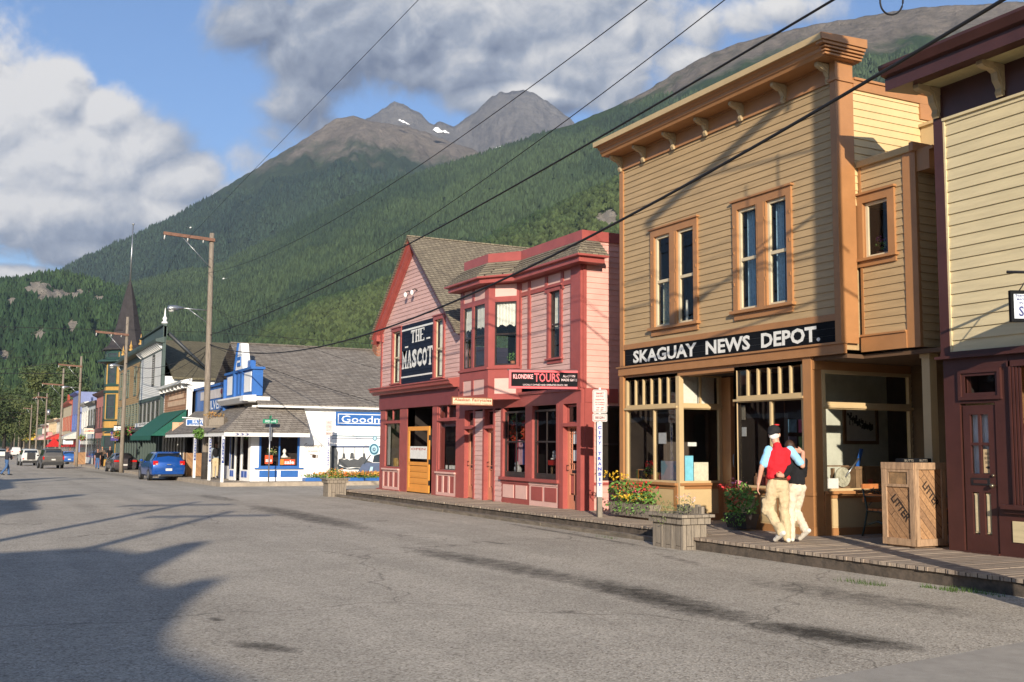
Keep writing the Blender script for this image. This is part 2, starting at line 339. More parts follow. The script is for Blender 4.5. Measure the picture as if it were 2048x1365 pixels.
def room(fr, par, a0, a1, b0, b1, d, m=None, name='room'):
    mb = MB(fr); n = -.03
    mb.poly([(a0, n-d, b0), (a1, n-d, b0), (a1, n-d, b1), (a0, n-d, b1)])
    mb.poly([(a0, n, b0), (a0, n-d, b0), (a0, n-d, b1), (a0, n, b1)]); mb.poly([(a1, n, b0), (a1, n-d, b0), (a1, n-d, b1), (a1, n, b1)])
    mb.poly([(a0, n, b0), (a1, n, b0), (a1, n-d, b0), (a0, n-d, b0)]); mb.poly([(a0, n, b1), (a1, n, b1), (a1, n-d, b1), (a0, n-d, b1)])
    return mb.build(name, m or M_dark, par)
def drape(fr, par, a0, a1, b0, b1, n, m, amp=.02, wl=.07, name='curtain', scallop=0):
    mb = MB(fr); k = max(6, int((a1-a0)/wl*6)); ph = random.random()*6; mb.smooth = True
    vs = []; fs = []
    for i in range(k+1):
        a = a0+(a1-a0)*i/k; d = amp*math.sin(a/wl*6.28+ph)+amp*.4*math.sin(a/wl*2.3+ph)
        bb = b0+(scallop*abs(math.sin(a/wl*1.2)) if scallop else 0)
        vs += [mb.P(a, n+d, bb), mb.P(a, n+d*.7, b1)]
    for i in range(k): fs.append((2*i, 2*i+2, 2*i+3, 2*i+1))
    mb.add(vs, fs); return mb.build(name, m, par)
def window(fr, par, a0, a1, b0, b1, cm, sm, cas=.1, sash=.045, rail=True, cols=1, rows=1, sill=True, head=True, depth=.7, curtain=None, gm=None, pro=.05, casing=True, rm=None, sillw=.06):
    """a0..b1 is the opening; casing lies round it"""
    w = MB(fr)
    if casing:
        w.box(a0-cas, a0, 0, pro, b0, b1+cas); w.box(a1, a1+cas, 0, pro, b0, b1+cas); w.box(a0, a1, 0, pro, b1, b1+cas)
        w.box(a0, a0+.012, -.06, .0, b0, b1); w.box(a1-.012, a1, -.06, .0, b0, b1)
        if head: w.box(a0-cas-.03, a1+cas+.03, 0, pro+.035, b1+cas, b1+cas+.035)
    else: w.box(a0, a0+.012, -.06, .02, b0, b1); w.box(a1-.012, a1, -.06, .02, b0, b1)
    W_ = w.build('window', cm, par)
    if sill:
        s = MB(fr); s.box(a0-cas-.04, a1+cas+.04, 0, pro+.045, b0-sillw*.7, b0); s.box(a0-cas, a1+cas, 0, pro-.01, b0-sillw*.7-.09, b0-sillw*.7); s.build('sill', cm, W_)
    s = MB(fr); s.rfrm(a0+.012, a1-.012, b0, b1, sash, -.05, -.015)
    if rail: bm_ = (b0+b1)/2; s.box(a0+.012+sash, a1-.012-sash, -.055, -.01, bm_-.025, bm_+.025)
    for i in range(1, cols): a = a0+(a1-a0)*i/cols; s.box(a-.012, a+.012, -.045, -.02, b0+sash, b1-sash)
    for i in range(1, rows): b = b0+(b1-b0)*i/rows; s.box(a0+sash, a1-sash, -.044, -.021, b-.012, b+.012)
    s.build('sash', sm, W_)
    g = MB(fr); g.poly([(a0+.02, -.035, b0+.02), (a1-.02, -.035, b0+.02), (a1-.02, -.035, b1-.02), (a0+.02, -.035, b1-.02)]); g.build('pane', gm or G_win, W_)
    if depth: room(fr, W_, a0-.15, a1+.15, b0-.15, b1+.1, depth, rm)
    if curtain:
        for (f0, f1, g0, g1, cmat) in curtain:
            drape(fr, W_, a0+(a1-a0)*f0, a0+(a1-a0)*f1, b0+(b1-b0)*g0, b0+(b1-b0)*g1, -.14, cmat)
    return W_
def lettering(fr, par, body, a0, a1, b0, b1, m, n=.01, bold=0.0, name='lettering', depth=.004, shear=0.0, slant=None):
    cu = bpy.data.curves.new(name, 'FONT'); cu.body = body; cu.size = 1; cu.offset = bold; cu.resolution_u = 2; cu.extrude = 0; cu.shear = shear
    to = bpy.data.objects.new(name+'_source', cu); COL.objects.link(to); bpy.context.view_layer.update()
    dg = bpy.context.evaluated_depsgraph_get(); me = bpy.data.meshes.new_from_object(to.evaluated_get(dg))
    vs = [tuple(v.co) for v in me.vertices]; fs = [tuple(p.vertices) for p in me.polygons]
    bpy.data.objects.remove(to); bpy.data.curves.remove(cu); bpy.data.meshes.remove(me)
    if not vs: return None
    x0 = min(v[0] for v in vs); x1 = max(v[0] for v in vs); y0 = min(v[1] for v in vs); y1 = max(v[1] for v in vs)
    mb = MB(fr); k = (len(vs))
    def mp(v, n_):
        u = (v[0]-x0)/(x1-x0); t = (v[1]-y0)/(y1-y0); return mb.P(a0+(a1-a0)*u, n_, b0+(b1-b0)*t)
    mb.add([mp(v, n) for v in vs], fs)
    return mb.build(name, m, par)
def vlettering(fr, par, body, ac, w, b0, b1, m, n=.01, bold=.02):
    k = len(body); st = (b1-b0)/k; vs = MB(fr); o = None
    obs = []
    for i, ch in enumerate(body):
        if ch == ' ': continue
        t = b1-i*st; hh = st*.66
        ww = w*(.35 if ch in 'I.' else 1)
        if ch == '.': t -= hh*.5; hh = st*.12
        obs.append(lettering(fr, None, ch, ac-ww/2, ac+ww/2, t-hh, t, m, n, bold))
    # join the letters into one mesh
    mb = MB()
    for x in obs:
        mb.add([tuple(v.co) for v in x.data.vertices], [tuple(p.vertices) for p in x.data.polygons]); me = x.data; bpy.data.objects.remove(x); bpy.data.meshes.remove(me)
    return mb.build('lettering', m, par)
# ---------------------------------------------------------------- terrain
def vnoise(x, y, seed=0):
    xi = np.floor(x).astype(np.int64); yi = np.floor(y).astype(np.int64); xf = x-xi; yf = y-yi
    def h(a, b):
        n = (a*374761393+b*668265263+seed*1442695041) & 0xffffffff
        n = ((n ^ (n >> 13))*1274126177) & 0xffffffff; return ((n ^ (n >> 16)) & 0xffff)/65535.0
    u = xf*xf*(3-2*xf); v = yf*yf*(3-2*yf)
    return (h(xi, yi)*(1-u)+h(xi+1, yi)*u)*(1-v)+(h(xi, yi+1)*(1-u)+h(xi+1, yi+1)*u)*v
def fbm(x, y, o=5, seed=0, g=.5):
    s = 0; a = 1; t = 0
    for i in range(o): s = s+a*vnoise(x*2**i, y*2**i, seed+i); t += a; a *= g
    return s/t
def npmesh(name, V, F, m, colors=None, smooth=False, kind=None, k=None):
    me = bpy.data.meshes.new(name); nv = len(V); nf = len(F); k = F.shape[1]
    me.vertices.add(nv); me.vertices.foreach_set('co', V.astype(np.float32).ravel())
    me.loops.add(nf*k); me.loops.foreach_set('vertex_index', F.astype(np.int32).ravel())
    me.polygons.add(nf); me.polygons.foreach_set('loop_start', np.arange(0, nf*k, k, dtype=np.int32))
    me.polygons.foreach_set('use_smooth', np.full(nf, smooth)); me.update(calc_edges=True)
    if colors is not None:
        at = me.color_attributes.new('tint', 'FLOAT_COLOR', 'POINT'); at.data.foreach_set('color', np.column_stack([colors, np.ones(nv)]).astype(np.float32).ravel())
    me.materials.append(m); o = bpy.data.objects.new(name, me); COL.objects.link(o); WLOC[o.name] = Vector((0, 0, 0))
    if kind: o['kind'] = kind
    return o
def dir_of(px, py):
    d = ray(px, py); h = math.hypot(d.x, d.y); return math.atan2(d.x, d.y), d.z/h
def rock_forest(name, f1, f2, r1, r2, zl, zw, slope=True, bump=.5, fs=.02, rs=.01, rocky=0.0, rocksc=.012):
    m = bpy.data.materials.new(name); m.use_nodes = True; t = m.node_tree; p = t.nodes['Principled BSDF']; p.inputs['Roughness'].default_value = .95; p.inputs['Specular IOR Level'].default_value = .1
    g = nd(t, 'ShaderNodeNewGeometry'); s = nd(t, 'ShaderNodeSeparateXYZ'); t.links.new(g.outputs['Position'], s.inputs[0])
    def noise(sc, det=6, ro=.6, st=None):
        n = nd(t, 'ShaderNodeTexNoise'); n.inputs['Scale'].default_value = sc; n.inputs['Detail'].default_value = det; n.inputs['Roughness'].default_value = ro; t.links.new(g.outputs['Position'], n.inputs['Vector']); return n.outputs[0]
    def mixc(fac, a, b):
        x = nd(t, 'ShaderNodeMix', data_type='RGBA'); t.links.new(fac, x.inputs[0])
        for sck, v in ((x.inputs[6], a), (x.inputs[7], b)):
            if isinstance(v, tuple): sck.default_value = (*v, 1)
            else: t.links.new(v, sck)
        return x.outputs[2]
    def rng_(v, a, b, c=0, d=1):
        r = nd(t, 'ShaderNodeMapRange'); t.links.new(v, r.inputs[0]); r.inputs[1].default_value = a; r.inputs[2].default_value = b; r.inputs[3].default_value = c; r.inputs[4].default_value = d; return r.outputs[0]
    fc = mixc(rng_(noise(fs, 8, .75), .35, .65), f1, f2)
    rc = mixc(rng_(mth(t, 'ADD', mth(t, 'MULTIPLY', noise(rs, 10, .78), .6), mth(t, 'MULTIPLY', noise(.035, 6, .75), .4)), .40, .60), r1, r2)
    big = noise(rocksc, 7, .65)
    hz = mth(t, 'ADD', s.outputs[2], mth(t, 'MULTIPLY', mth(t, 'SUBTRACT', big, .5), zw*3.2))
    k = rng_(hz, zl-zw*.25, zl+zw*.25)
    if rocky: k = mth(t, 'MAXIMUM', k, mth(t, 'MULTIPLY', rng_(noise(.009, 8, .7), .70-rocky, .72-rocky), rng_(noise(.05, 5), .40, .5)), clamp=True)
    at_ = nd(t, 'ShaderNodeAttribute', attribute_name='tint'); sp_ = rng_(mth(t, 'ADD', at_.outputs['Fac'], mth(t, 'MULTIPLY', mth(t, 'SUBTRACT', noise(.05, 6, .7), .5), 1.6)), .42, .50)
    k = mth(t, 'MAXIMUM', k, sp_)
    t.links.new(mixc(k, fc, rc), p.inputs['Base Color'])
    b = nd(t, 'ShaderNodeBump'); b.inputs['Strength'].default_value = bump; b.inputs['Distance'].default_value = 34; t.links.new(noise(.03, 8, .75), b.inputs['Height']); t.links.new(b.outputs[0], p.inputs['Normal'])
    return m
HILLS = {}
MRN = np.array(MR)
def spot_field(x, y, z, spots):
    """bare cliffs: where on the hill the rock comes through"""
    p = np.stack([x, y, z-EYE], -1)@MRN; d = np.maximum(-p[:, 2], 1e-3); px = CW/2+FPX*p[:, 0]/d; py = CH/2-FPX*p[:, 1]/d; f = np.zeros(len(x))
    for (cx_, cy_, rx, ry) in spots: f = np.maximum(f, np.exp(-((px-cx_)/rx)**2-((py-cy_)/ry)**2))
    return f
def ridge(name, pts, D, D0, m, seed, pw=1.2, gul=.06, nx=340, ny=120, rough=.004, back=.35, kind='structure', wob=0, spots=()):
    az = np.array([dir_of(*p)[0] for p in pts]); te = np.array([dir_of(*p)[1] for p in pts]); o = np.argsort(az); az = az[o]; te = te[o]
    A = np.linspace(az[0], az[-1], nx); E = np.interp(A, az, te); T = np.linspace(0, 1+back, ny)
    AA, TT = np.meshgrid(A, T, indexing='ij'); EE = E[:, None]*np.ones_like(TT)
    Dr = D*(1+wob*(fbm(A*6, A*0, 3, seed+9)-.5))[:, None]
    r = D0+(Dr-D0)*TT
    up = np.clip(TT, 0, 1)
    hgt = EE*Dr*up**pw
    g1 = 1-np.abs(2*fbm(AA*26+TT*1.5, TT*2.2, 4, seed)-1)*2
    amp = gul*Dr*EE*np.sin(np.clip(up, 0, 1)*math.pi)**.8
    hgt = hgt+amp*(g1-.75)
    hgt += rough*D*(fbm(AA*130, TT*45, 4, seed+3)-.5)*np.clip(up*1.5, 0, 1)*np.where(TT < .97, 1, .45)
    hgt = np.where(TT > 1, hgt-(TT-1)*D*.55*np.maximum(EE, .05)*2, hgt)
    hgt = np.minimum(hgt, np.where(TT < .985, EE*r*.985, 1e9))
    X = r*np.sin(AA); Y = r*np.cos(AA); Z = hgt+EYE-3.5*(1-up)
    V = np.stack([X, Y, Z], -1).reshape(-1, 3)
    i = np.arange(nx-1)[:, None]*ny+np.arange(ny-1)[None, :]; i = i.ravel(); F = np.stack([i, i+ny, i+ny+1, i+1], 1)
    sp = spot_field(V[:, 0], V[:, 1], V[:, 2], spots); ob = npmesh(name, V, F, m, np.repeat(sp[:, None], 3, 1), smooth=True, kind=kind); HILLS[name] = (X, Y, Z, A, T); return ob
def leafmat(name, rough=.9, trans=.0):
    m = bpy.data.materials.new(name); m.use_nodes = True; t = m.node_tree; p = t.nodes['Principled BSDF']; p.inputs['Roughness'].default_value = rough; p.inputs['Specular IOR Level'].default_value = .15
    a = nd(t, 'ShaderNodeAttribute', attribute_name='tint'); t.links.new(a.outputs['Color'], p.inputs['Base Color']); return m
M_tint = leafmat('tree_foliage')
def forest(name, hill, n, hgt, wid, c1, c2, label, seed, zmax=1e9, zw=60, tmin=.03, tmax=1.03, round_=False, skip=None, patch=.004):
    rg = np.random.default_rng(seed); X, Y, Z, A, T = HILLS[hill]; nx, ny = X.shape
    tmax_i = (tmax/T[-1])*(ny-1); tmin_i = tmin/T[-1]*(ny-1)
    fi = rg.random(n*2)*(nx-1.01); ft = (rg.random(n*2)**.75)*(tmax_i-tmin_i)+tmin_i
    i = fi.astype(int); j = np.minimum(ft.astype(int), ny-2); u = fi-i; v = ft-j
    def bi(M): return (M[i, j]*(1-u)+M[i+1, j]*u)*(1-v)+(M[i, j+1]*(1-u)+M[i+1, j+1]*u)*v
    x, y, z = bi(X), bi(Y), bi(Z)
    d = fbm(x*patch, y*patch, 4, seed); keep = (z+(fbm(x*.006, y*.006, 4, seed+5)-.5)*zw*3 < zmax)
    if skip: keep &= skip(x, y, z, d)
    idx = np.nonzero(keep)[0][:n]; x, y, z, d = x[idx], y[idx], z[idx], d[idx]; n = len(x)
    s = rg.uniform(.6, 1.35, n); th = rg.uniform(0, 6.28, n); K = 5
    h = hgt*s; w = wid*s*rg.uniform(.8, 1.25, n)
    ang = th[:, None]+np.arange(K)[None, :]*2*math.pi/K
    if not round_:
        ring = np.stack([x[:, None]+w[:, None]*np.cos(ang), y[:, None]+w[:, None]*np.sin(ang), np.repeat((z-h*.05)[:, None], K, 1)], -1)
        top = np.stack([x, y, z+h], -1)[:, None, :]; V = np.concatenate([ring, top], 1); P = K+1
        f = np.array([[q, (q+1) % K, K] for q in range(K)])
    else:
        r1 = np.stack([x[:, None]+w[:, None]*.75*np.cos(ang), y[:, None]+w[:, None]*.75*np.sin(ang), np.repeat((z+h*.02)[:, None], K, 1)], -1)
        j1 = rg.uniform(.75, 1.2, (n, K))
        r2 = np.stack([x[:, None]+w[:, None]*j1*np.cos(ang+.5), y[:, None]+w[:, None]*j1*np.sin(ang+.5), (z+h*.5)[:, None]+rg.uniform(-.1, .1, (n, K))*h[:, None]], -1)
        top = np.stack([x+w*rg.uniform(-.3, .3, n), y, z+h], -1)[:, None, :]; V = np.concatenate([r1, r2, top], 1); P = 2*K+1; f = []
        for q in range(K): f += [[q, (q+1) % K, K+q], [(q+1) % K, K+(q+1) % K, K+q], [K+q, K+(q+1) % K, 2*K]]
        f = np.array(f)
    F = (np.arange(n)*P)[:, None, None]+f[None]; F = F.reshape(-1, 3)
    k = np.clip((d-.35)/.3, 0, 1)[:, None]*.75+rg.random((n, 1))*.25
    c = np.array(c1)[None]*(1-k)+np.array(c2)[None]*k; c = c*rg.uniform(.6, 1.4, (n, 1)); C_ = np.repeat(c, P, 0)
    ob = npmesh(name, V.reshape(-1, 3), F, M_tint, C_, kind='stuff'); tag(ob, label, 'forest'); return ob
FAR = rock_forest('far_mountain_surface', (.030, .050, .034), (.050, .078, .045), (.12, .105, .088), (.22, .19, .16), 1200, 210, bump=.9, rocksc=.0032, rs=.006)
PEAK = rock_forest('peak_rock_surface', (.05, .07, .045), (.07, .09, .05), (.085, .083, .085), (.17, .16, .15), 200, 90, bump=1, rs=.006)  # rock tones darkened to carry the cloud shadow over the peak
NEAR = rock_forest('near_slope_surface', (.030, .056, .026), (.055, .090, .034), (.12, .105, .085), (.24, .205, .17), 1010, 170, bump=.9, rocksc=.0040, rs=.012)
LOWM = rock_forest('low_hill_surface', (.035, .060, .024), (.06, .095, .034), (.30, .26, .21), (.45, .40, .33), 5000, 30, bump=.9, rocky=.10)
SPL = [(75, 577, 34, 15), (112, 592, 44, 15), (155, 590, 28, 12), (85, 672, 17, 14), (147, 652, 14, 15), (196, 598, 15, 8), (6, 715, 16, 16), (22, 604, 10, 12)]; SPR = [(1218, 438, 26, 20), (1060, 500, 9, 5), (805, 600, 7, 5)]
ridge('hills_far_peak', [(690, 270), (735, 236), (762, 216), (789, 201), (812, 212), (835, 222), (859, 242), (868, 246), (880, 240), (890, 247), (907, 252), (940, 231), (960, 212), (983, 192), (1005, 183), (1030, 180), (1065, 184), (1095, 200), (1125, 222), (1155, 250), (1230, 290), (1300, 330)], 6800, 3800, PEAK, 11, gul=.10, rough=.012, pw=1.5)
ridge('hills_far', [(-900, 640), (-300, 640), (0, 615), (60, 575), (123, 540), (170, 515), (215, 494), (260, 474), (300, 456), (376, 419), (456, 370), (485, 350), (510, 338), (550, 312), (590, 290), (630, 262), (671, 236), (708, 231), (745, 240), (790, 247), (850, 262), (900, 282), (950, 300), (990, 318), (1060, 352), (1200, 410), (1400, 470)], 4600, 1900, FAR, 21, gul=.10, rough=.010, nx=420, ny=150)
ridge('hills_near_slope', [(-200, 700), (100, 640), (200, 596), (247, 572), (282, 565), (352, 547), (409, 540), (440, 533), (500, 500), (560, 470), (640, 425), (752, 374), (850, 345), (956, 311), (1030, 288), (1100, 262), (1150, 246), (1200, 226), (1245, 205), (1290, 183), (1350, 145), (1410, 112), (1460, 92), (1540, 68), (1620, 50), (1700, 38), (1760, 28), (1830, 16), (1900, 11), (2000, 6), (2100, 0), (2400, -60), (2900, -60)], 3000, 700, NEAR, 31, gul=.05, rough=.006, nx=460, ny=170, wob=.0)
ridge('hills_low_left', [(-1500, 560), (-600, 540), (-250, 555), (-60, 562), (0, 560), (40, 560), (80, 548), (125, 545), (170, 556), (215, 570), (252, 582), (300, 620), (380, 690), (470, 780), (560, 850)], 2300, 900, LOWM, 41, gul=.12, rough=.008, pw=1.05, nx=520, ny=150, spots=SPL)
ridge('hills_low_right', [(380, 800), (480, 690), (560, 640), (640, 600), (720, 580), (820, 540), (900, 510), (950, 488), (985, 470), (1040, 445), (1100, 420), (1160, 390), (1200, 372), (1245, 352), (1330, 320), (1500, 280), (1800, 230), (2200, 200), (2900, 200)], 1500, 620, LOWM, 51, gul=.08, rough=.008, pw=1.1, nx=420, ny=130, spots=SPR)
forest('forest_far', 'hills_far', 60000, 15, 4.6, (.014, .028, .022), (.026, .045, .027), 'dark blue green forest on the far mountain below its bare rock', 1, zmax=1050, zw=60, tmin=.25)
forest('forest_slope', 'hills_near_slope', 130000, 11.5, 3.9, (.018, .033, .020), (.040, .062, .028), 'dense spruce forest on the long slope under the rocky mountain', 2, zmax=930, zw=60, tmin=.12)
forest('forest_left', 'hills_low_left', 42000, 10, 3.6, (.016, .036, .016), (.040, .068, .024), 'green forest on the low hill at the left with pale cliffs', 3, tmin=.02, skip=lambda x, y, z, d: spot_field(x, y, z, SPL)+(fbm(x*.03, y*.03, 4, 77)-.5)*1.4 < .45)
forest('forest_right', 'hills_low_right', 60000, 6.5, 2.9, (.025, .046, .018), (.058, .076, .026), 'brighter leafy forest on the nearest hillside behind the pink shops', 4, round_=True, tmin=.02, skip=lambda x, y, z, d: spot_field(x, y, z, SPR)+(fbm(x*.03, y*.03, 4, 78)-.5)*1.2 < .5)
# snow patches
mb = MB()
for (px, py, w) in ((801, 241, 9), (808, 244, 12), (816, 248, 7), (878, 261, 26), (892, 264, 14), (996, 297, 12), (1001, 294, 7)):
    d = ray(px, py); h = math.hypot(d.x, d.y); D = 4450 if px < 900 else 5200; c = CAM+d*(D/h)
    mb.prism([(c.x-w, c.z-w*.1), (c.x-w*.3, c.z-w*.45), (c.x+w*.4, c.z-w*.3), (c.x+w, c.z-w*.4), (c.x+w*1.2, c.z-w*.2), (c.x+w*.3, c.z+w*.1), (c.x-w*.2, c.z+w*.5), (c.x-w*.7, c.z+w*.4)], c.y, c.y+12)
mb.fr = None
o = mb.build('hills_snow', mat('snow', (.75, .77, .8), .8, .05)); tag(o, kind='structure')

# ---------------------------------------------------------------- ground, road, boardwalk
def asphalt():
    m = bpy.data.materials.new('worn_asphalt'); m.use_nodes = True; t = m.node_tree; p = t.nodes['Principled BSDF']; p.inputs['Roughness'].default_value = .92; p.inputs['Specular IOR Level'].default_value = .2
    g = nd(t, 'ShaderNodeNewGeometry')
    def noise(sc, det=5, ro=.6):
        n = nd(t, 'ShaderNodeTexNoise'); n.inputs['Scale'].default_value = sc; n.inputs['Detail'].default_value = det; n.inputs['Roughness'].default_value = ro; t.links.new(g.outputs['Position'], n.inputs['Vector']); return n.outputs[0]
    def rg(v, a, b, c, d):
        r = nd(t, 'ShaderNodeMapRange'); t.links.new(v, r.inputs[0]); r.inputs[1].default_value = a; r.inputs[2].default_value = b; r.inputs[3].default_value = c; r.inputs[4].default_value = d; return r.outputs[0]
    vo = nd(t, 'ShaderNodeTexVoronoi'); vo.inputs['Scale'].default_value = 60; t.links.new(g.outputs['Position'], vo.inputs['Vector'])
    vs = nd(t, 'ShaderNodeSeparateColor'); t.links.new(vo.outputs['Color'], vs.inputs[0])
    cr = nd(t, 'ShaderNodeValToRGB'); t.links.new(vs.outputs[0], cr.inputs[0]); e = cr.color_ramp.elements
    e[0].color = (.22, .19, .15, 1); e[1].color = (.60, .54, .45, 1); k = cr.color_ramp.elements.new(.3); k.color = (.40, .355, .29, 1); k = cr.color_ramp.elements.new(.85); k.color = (.48, .43, .35, 1)
    big = rg(noise(.35, 6, .65), .3, .7, .86, 1.12); mid = rg(noise(3.2, 5, .6), .3, .7, .93, 1.07)
    # stains: dark worn streaks
    st = None; s2 = nd(t, 'ShaderNodeSeparateXYZ'); t.links.new(g.outputs['Position'], s2.inputs[0])
    for (p0, p1, w, k) in (((500, 1010), (745, 1062), .55, .55), ((800, 1092), (1240, 1178), .42, .6), ((1120, 1150), (1560, 1258), .42, .75), ((1480, 1240), (1850, 1306), .36, .85), ((1500, 1160), (1960, 1235), .45, .35), ((455, 1282), (600, 1305), .16, .6),
                           ((400, 990), (470, 1003), .4, .4), ((960, 1082), (1020, 1090), .1, .5), ((150, 940), (330, 962), .7, .3), ((1000, 1045), (1330, 1100), .12, .5), ((420, 1235), (445, 1243), .07, .6), ((1300, 1105), (1420, 1135), .12, .3)):
        a = ground(*p0); b = ground(*p1); dx, dy = b.x-a.x, b.y-a.y; Ln = math.hypot(dx, dy); cx_, cy_ = (a.x+b.x)/2, (a.y+b.y)/2; ux, uy = dx/Ln, dy/Ln
        X = mth(t, 'SUBTRACT', s2.outputs[0], cx_); Y = mth(t, 'SUBTRACT', s2.outputs[1], cy_)
        l = mth(t, 'MULTIPLY', mth(t, 'ADD', mth(t, 'MULTIPLY', X, ux), mth(t, 'MULTIPLY', Y, uy)), 2/Ln)
        q = mth(t, 'MULTIPLY', mth(t, 'SUBTRACT', mth(t, 'MULTIPLY', Y, ux), mth(t, 'MULTIPLY', X, uy)), 1/w)
        d = mth(t, 'ADD', mth(t, 'POWER', mth(t, 'ABSOLUTE', l), 3.0), mth(t, 'MULTIPLY', q, q))
        f = mth(t, 'MULTIPLY', mth(t, 'SUBTRACT', 1.0, d, clamp=True), k); st = f if st is None else mth(t, 'MAXIMUM', st, f)
    trk = nd(t, 'ShaderNodeTexNoise'); trk.inputs['Scale'].default_value = 1; trk.inputs['Detail'].default_value = 4; tm = nd(t, 'ShaderNodeMapping'); tm.inputs['Scale'].default_value = (1.1, .045, 1); t.links.new(g.outputs['Position'], tm.inputs['Vector']); t.links.new(tm.outputs[0], trk.inputs['Vector']); big = mth(t, 'MULTIPLY', big, rg(trk.outputs[0], .35, .65, .90, 1.08))
    edge = rg(noise(5, 7, .75), .25, .75, -.45, .55)
    sm = mth(t, 'MULTIPLY', mth(t, 'ADD', st, mth(t, 'MULTIPLY', edge, mth(t, 'GREATER_THAN', st, .02))), 1.05, clamp=True)
    dark = mth(t, 'SUBTRACT', 1.0, mth(t, 'MULTIPLY', sm, .84))
    # thin cracks
    cv = nd(t, 'ShaderNodeTexVoronoi', feature='DISTANCE_TO_EDGE'); cv.inputs['Scale'].default_value = .16
    wv = nd(t, 'ShaderNodeVectorMath', operation='ADD'); nn = nd(t, 'ShaderNodeTexNoise'); nn.inputs['Scale'].default_value = 1.2; nn.inputs['Detail'].default_value = 6; t.links.new(g.outputs['Position'], nn.inputs['Vector'])
    t.links.new(g.outputs['Position'], wv.inputs[0]); t.links.new(nn.outputs['Color'], wv.inputs[1]); t.links.new(wv.outputs[0], cv.inputs['Vector'])
    ck = rg(cv.outputs['Distance'], .0, .004, .55, 1.0)
    f = mth(t, 'MULTIPLY', mth(t, 'MULTIPLY', mth(t, 'MULTIPLY', big, mid), dark), ck)
    x = nd(t, 'ShaderNodeMix', data_type='RGBA', blend_type='MULTIPLY'); x.inputs[0].default_value = 1; t.links.new(cr.outputs[0], x.inputs[6]); t.links.new(f, x.inputs[7]); t.links.new(x.outputs[2], p.inputs['Base Color'])
    b = nd(t, 'ShaderNodeBump'); b.inputs['Strength'].default_value = .5; b.inputs['Distance'].default_value = .008; t.links.new(vo.outputs['Distance'], b.inputs['Height']); t.links.new(b.outputs[0], p.inputs['Normal'])
    return m
M_asph = asphalt()
mb = MB()
ys = [-9000]+GY+[9000]; xs = [-9000, -300, 0, 300, 9000]; zs = [.8]+GH+[-1.5]
for i in range(len(ys)-1):
    for j in range(len(xs)-1):
        mb.poly([(xs[j], ys[i], zs[i]-.02), (xs[j+1], ys[i], zs[i]-.02), (xs[j+1], ys[i+1], zs[i+1]-.02), (xs[j], ys[i+1], zs[i+1]-.02)])
o = mb.build('ground', mat('dusty_ground', (.15, .13, .10), .95, .25, .4, .4, 8, col2=(.08, .085, .045))); tag(o, kind='structure')
def strip(mb, x0, x1, Y0, Y1, dz):
    yy = [Y0]+[y for y in GY if Y0 < y < Y1]+[Y1]
    for y0, y1 in zip(yy, yy[1:]): mb.poly([(x0, y0, GZ(y0)+dz), (x1, y0, GZ(y0)+dz), (x1, y1, GZ(y1)+dz), (x0, y1, GZ(y1)+dz)])
mb = MB(); strip(mb, -9.5, 11.3, -60, 36.0, 0); strip(mb, -9.5, 90, 36.0, 45.2, 0); strip(mb, -9.5, 10.2, 45.2, 420, 0)
o = mb.build('road', M_asph); tag(o, kind='structure')
a, b, c = ground(1600, 1365), ground(2060, 1283), ground(2060, 1365)
mb = MB(); mb.poly([(a.x, a.y, GZ(a.y)+.005), (a.x+.3, a.y-1.5, GZ(a.y)+.005), (c.x+3, c.y-2, GZ(c.y)+.005), (b.x+3, b.y-1.0, GZ(b.y)+.005), (b.x, b.y, GZ(b.y)+.005)])
o = mb.build('road_concrete_apron', mat('pale_concrete', (.34, .31, .265), .9, .10, 5, .5, 90, bdist=.004)); tag(o, kind='structure')
def slab(name, x0, x1, y0, y1, h=.2, m=None, teeth=True):
    mb = MB()
    if teeth:  # boards laid across the walk with uneven ends
        y = y0
        while y < y1-1e-3:
            t = min(y+.15, y1); e = random.uniform(0, .022); z = random.uniform(-.003, .003)
            mb.add([(x0-e, y+.004, GZ(y)+h-.045), (x0-e, t-.004, GZ(t)+h-.045), (x0-e, t-.004, GZ(t)+h+z), (x0-e, y+.004, GZ(y)+h+z), (x1, y+.004, GZ(y)+h+z), (x1, t-.004, GZ(t)+h+z), (x1, t-.004, GZ(t)+h-.045), (x1, y+.004, GZ(y)+h-.045)],
                   [(0, 1, 2, 3), (3, 2, 5, 4), (0, 3, 4, 7), (1, 6, 5, 2), (0, 7, 6, 1)]); y = t
        mb.m = 1; mb.add([(x0+.03, y0, GZ(y0)-.05), (x0+.03, y1, GZ(y1)-.05), (x0+.03, y1, GZ(y1)+h-.05), (x0+.03, y0, GZ(y0)+h-.05), (x1, y0, GZ(y0)+h-.05), (x1, y1, GZ(y1)+h-.05), (x1, y1, GZ(y1)-.05), (x1, y0, GZ(y0)-.05)], [(0, 1, 2, 3), (3, 2, 5, 4), (1, 6, 5, 2), (0, 3, 4, 7)])
    else:
      yy = [y0]+[y for y in GY if y0 < y < y1]+[y1]
      for y0, y1 in zip(yy, yy[1:]):
        mb.add([(x0, y0, GZ(y0)-.05), (x0, y1, GZ(y1)-.05), (x0, y1, GZ(y1)+h), (x0, y0, GZ(y0)+h), (x1, y0, GZ(y0)+h), (x1, y1, GZ(y1)+h), (x1, y1, GZ(y1)-.05), (x1, y0, GZ(y0)-.05)], [(0, 1, 2, 3), (3, 2, 5, 4), (1, 6, 5, 2), (0, 3, 4, 7)])
    o = mb.build(name, [m or M_board, mat('kerb_timber', (.13, .10, .075), .9, .4, 6, .6, 14, col2=(.055, .045, .035))]); return tag(o, kind='structure')
slab('pavement_boardwalk', 10.38, 14.8, -14, 14.3)
slab('pavement_boardwalk_far', 11.02, 14.8, 14.304, 35.2)
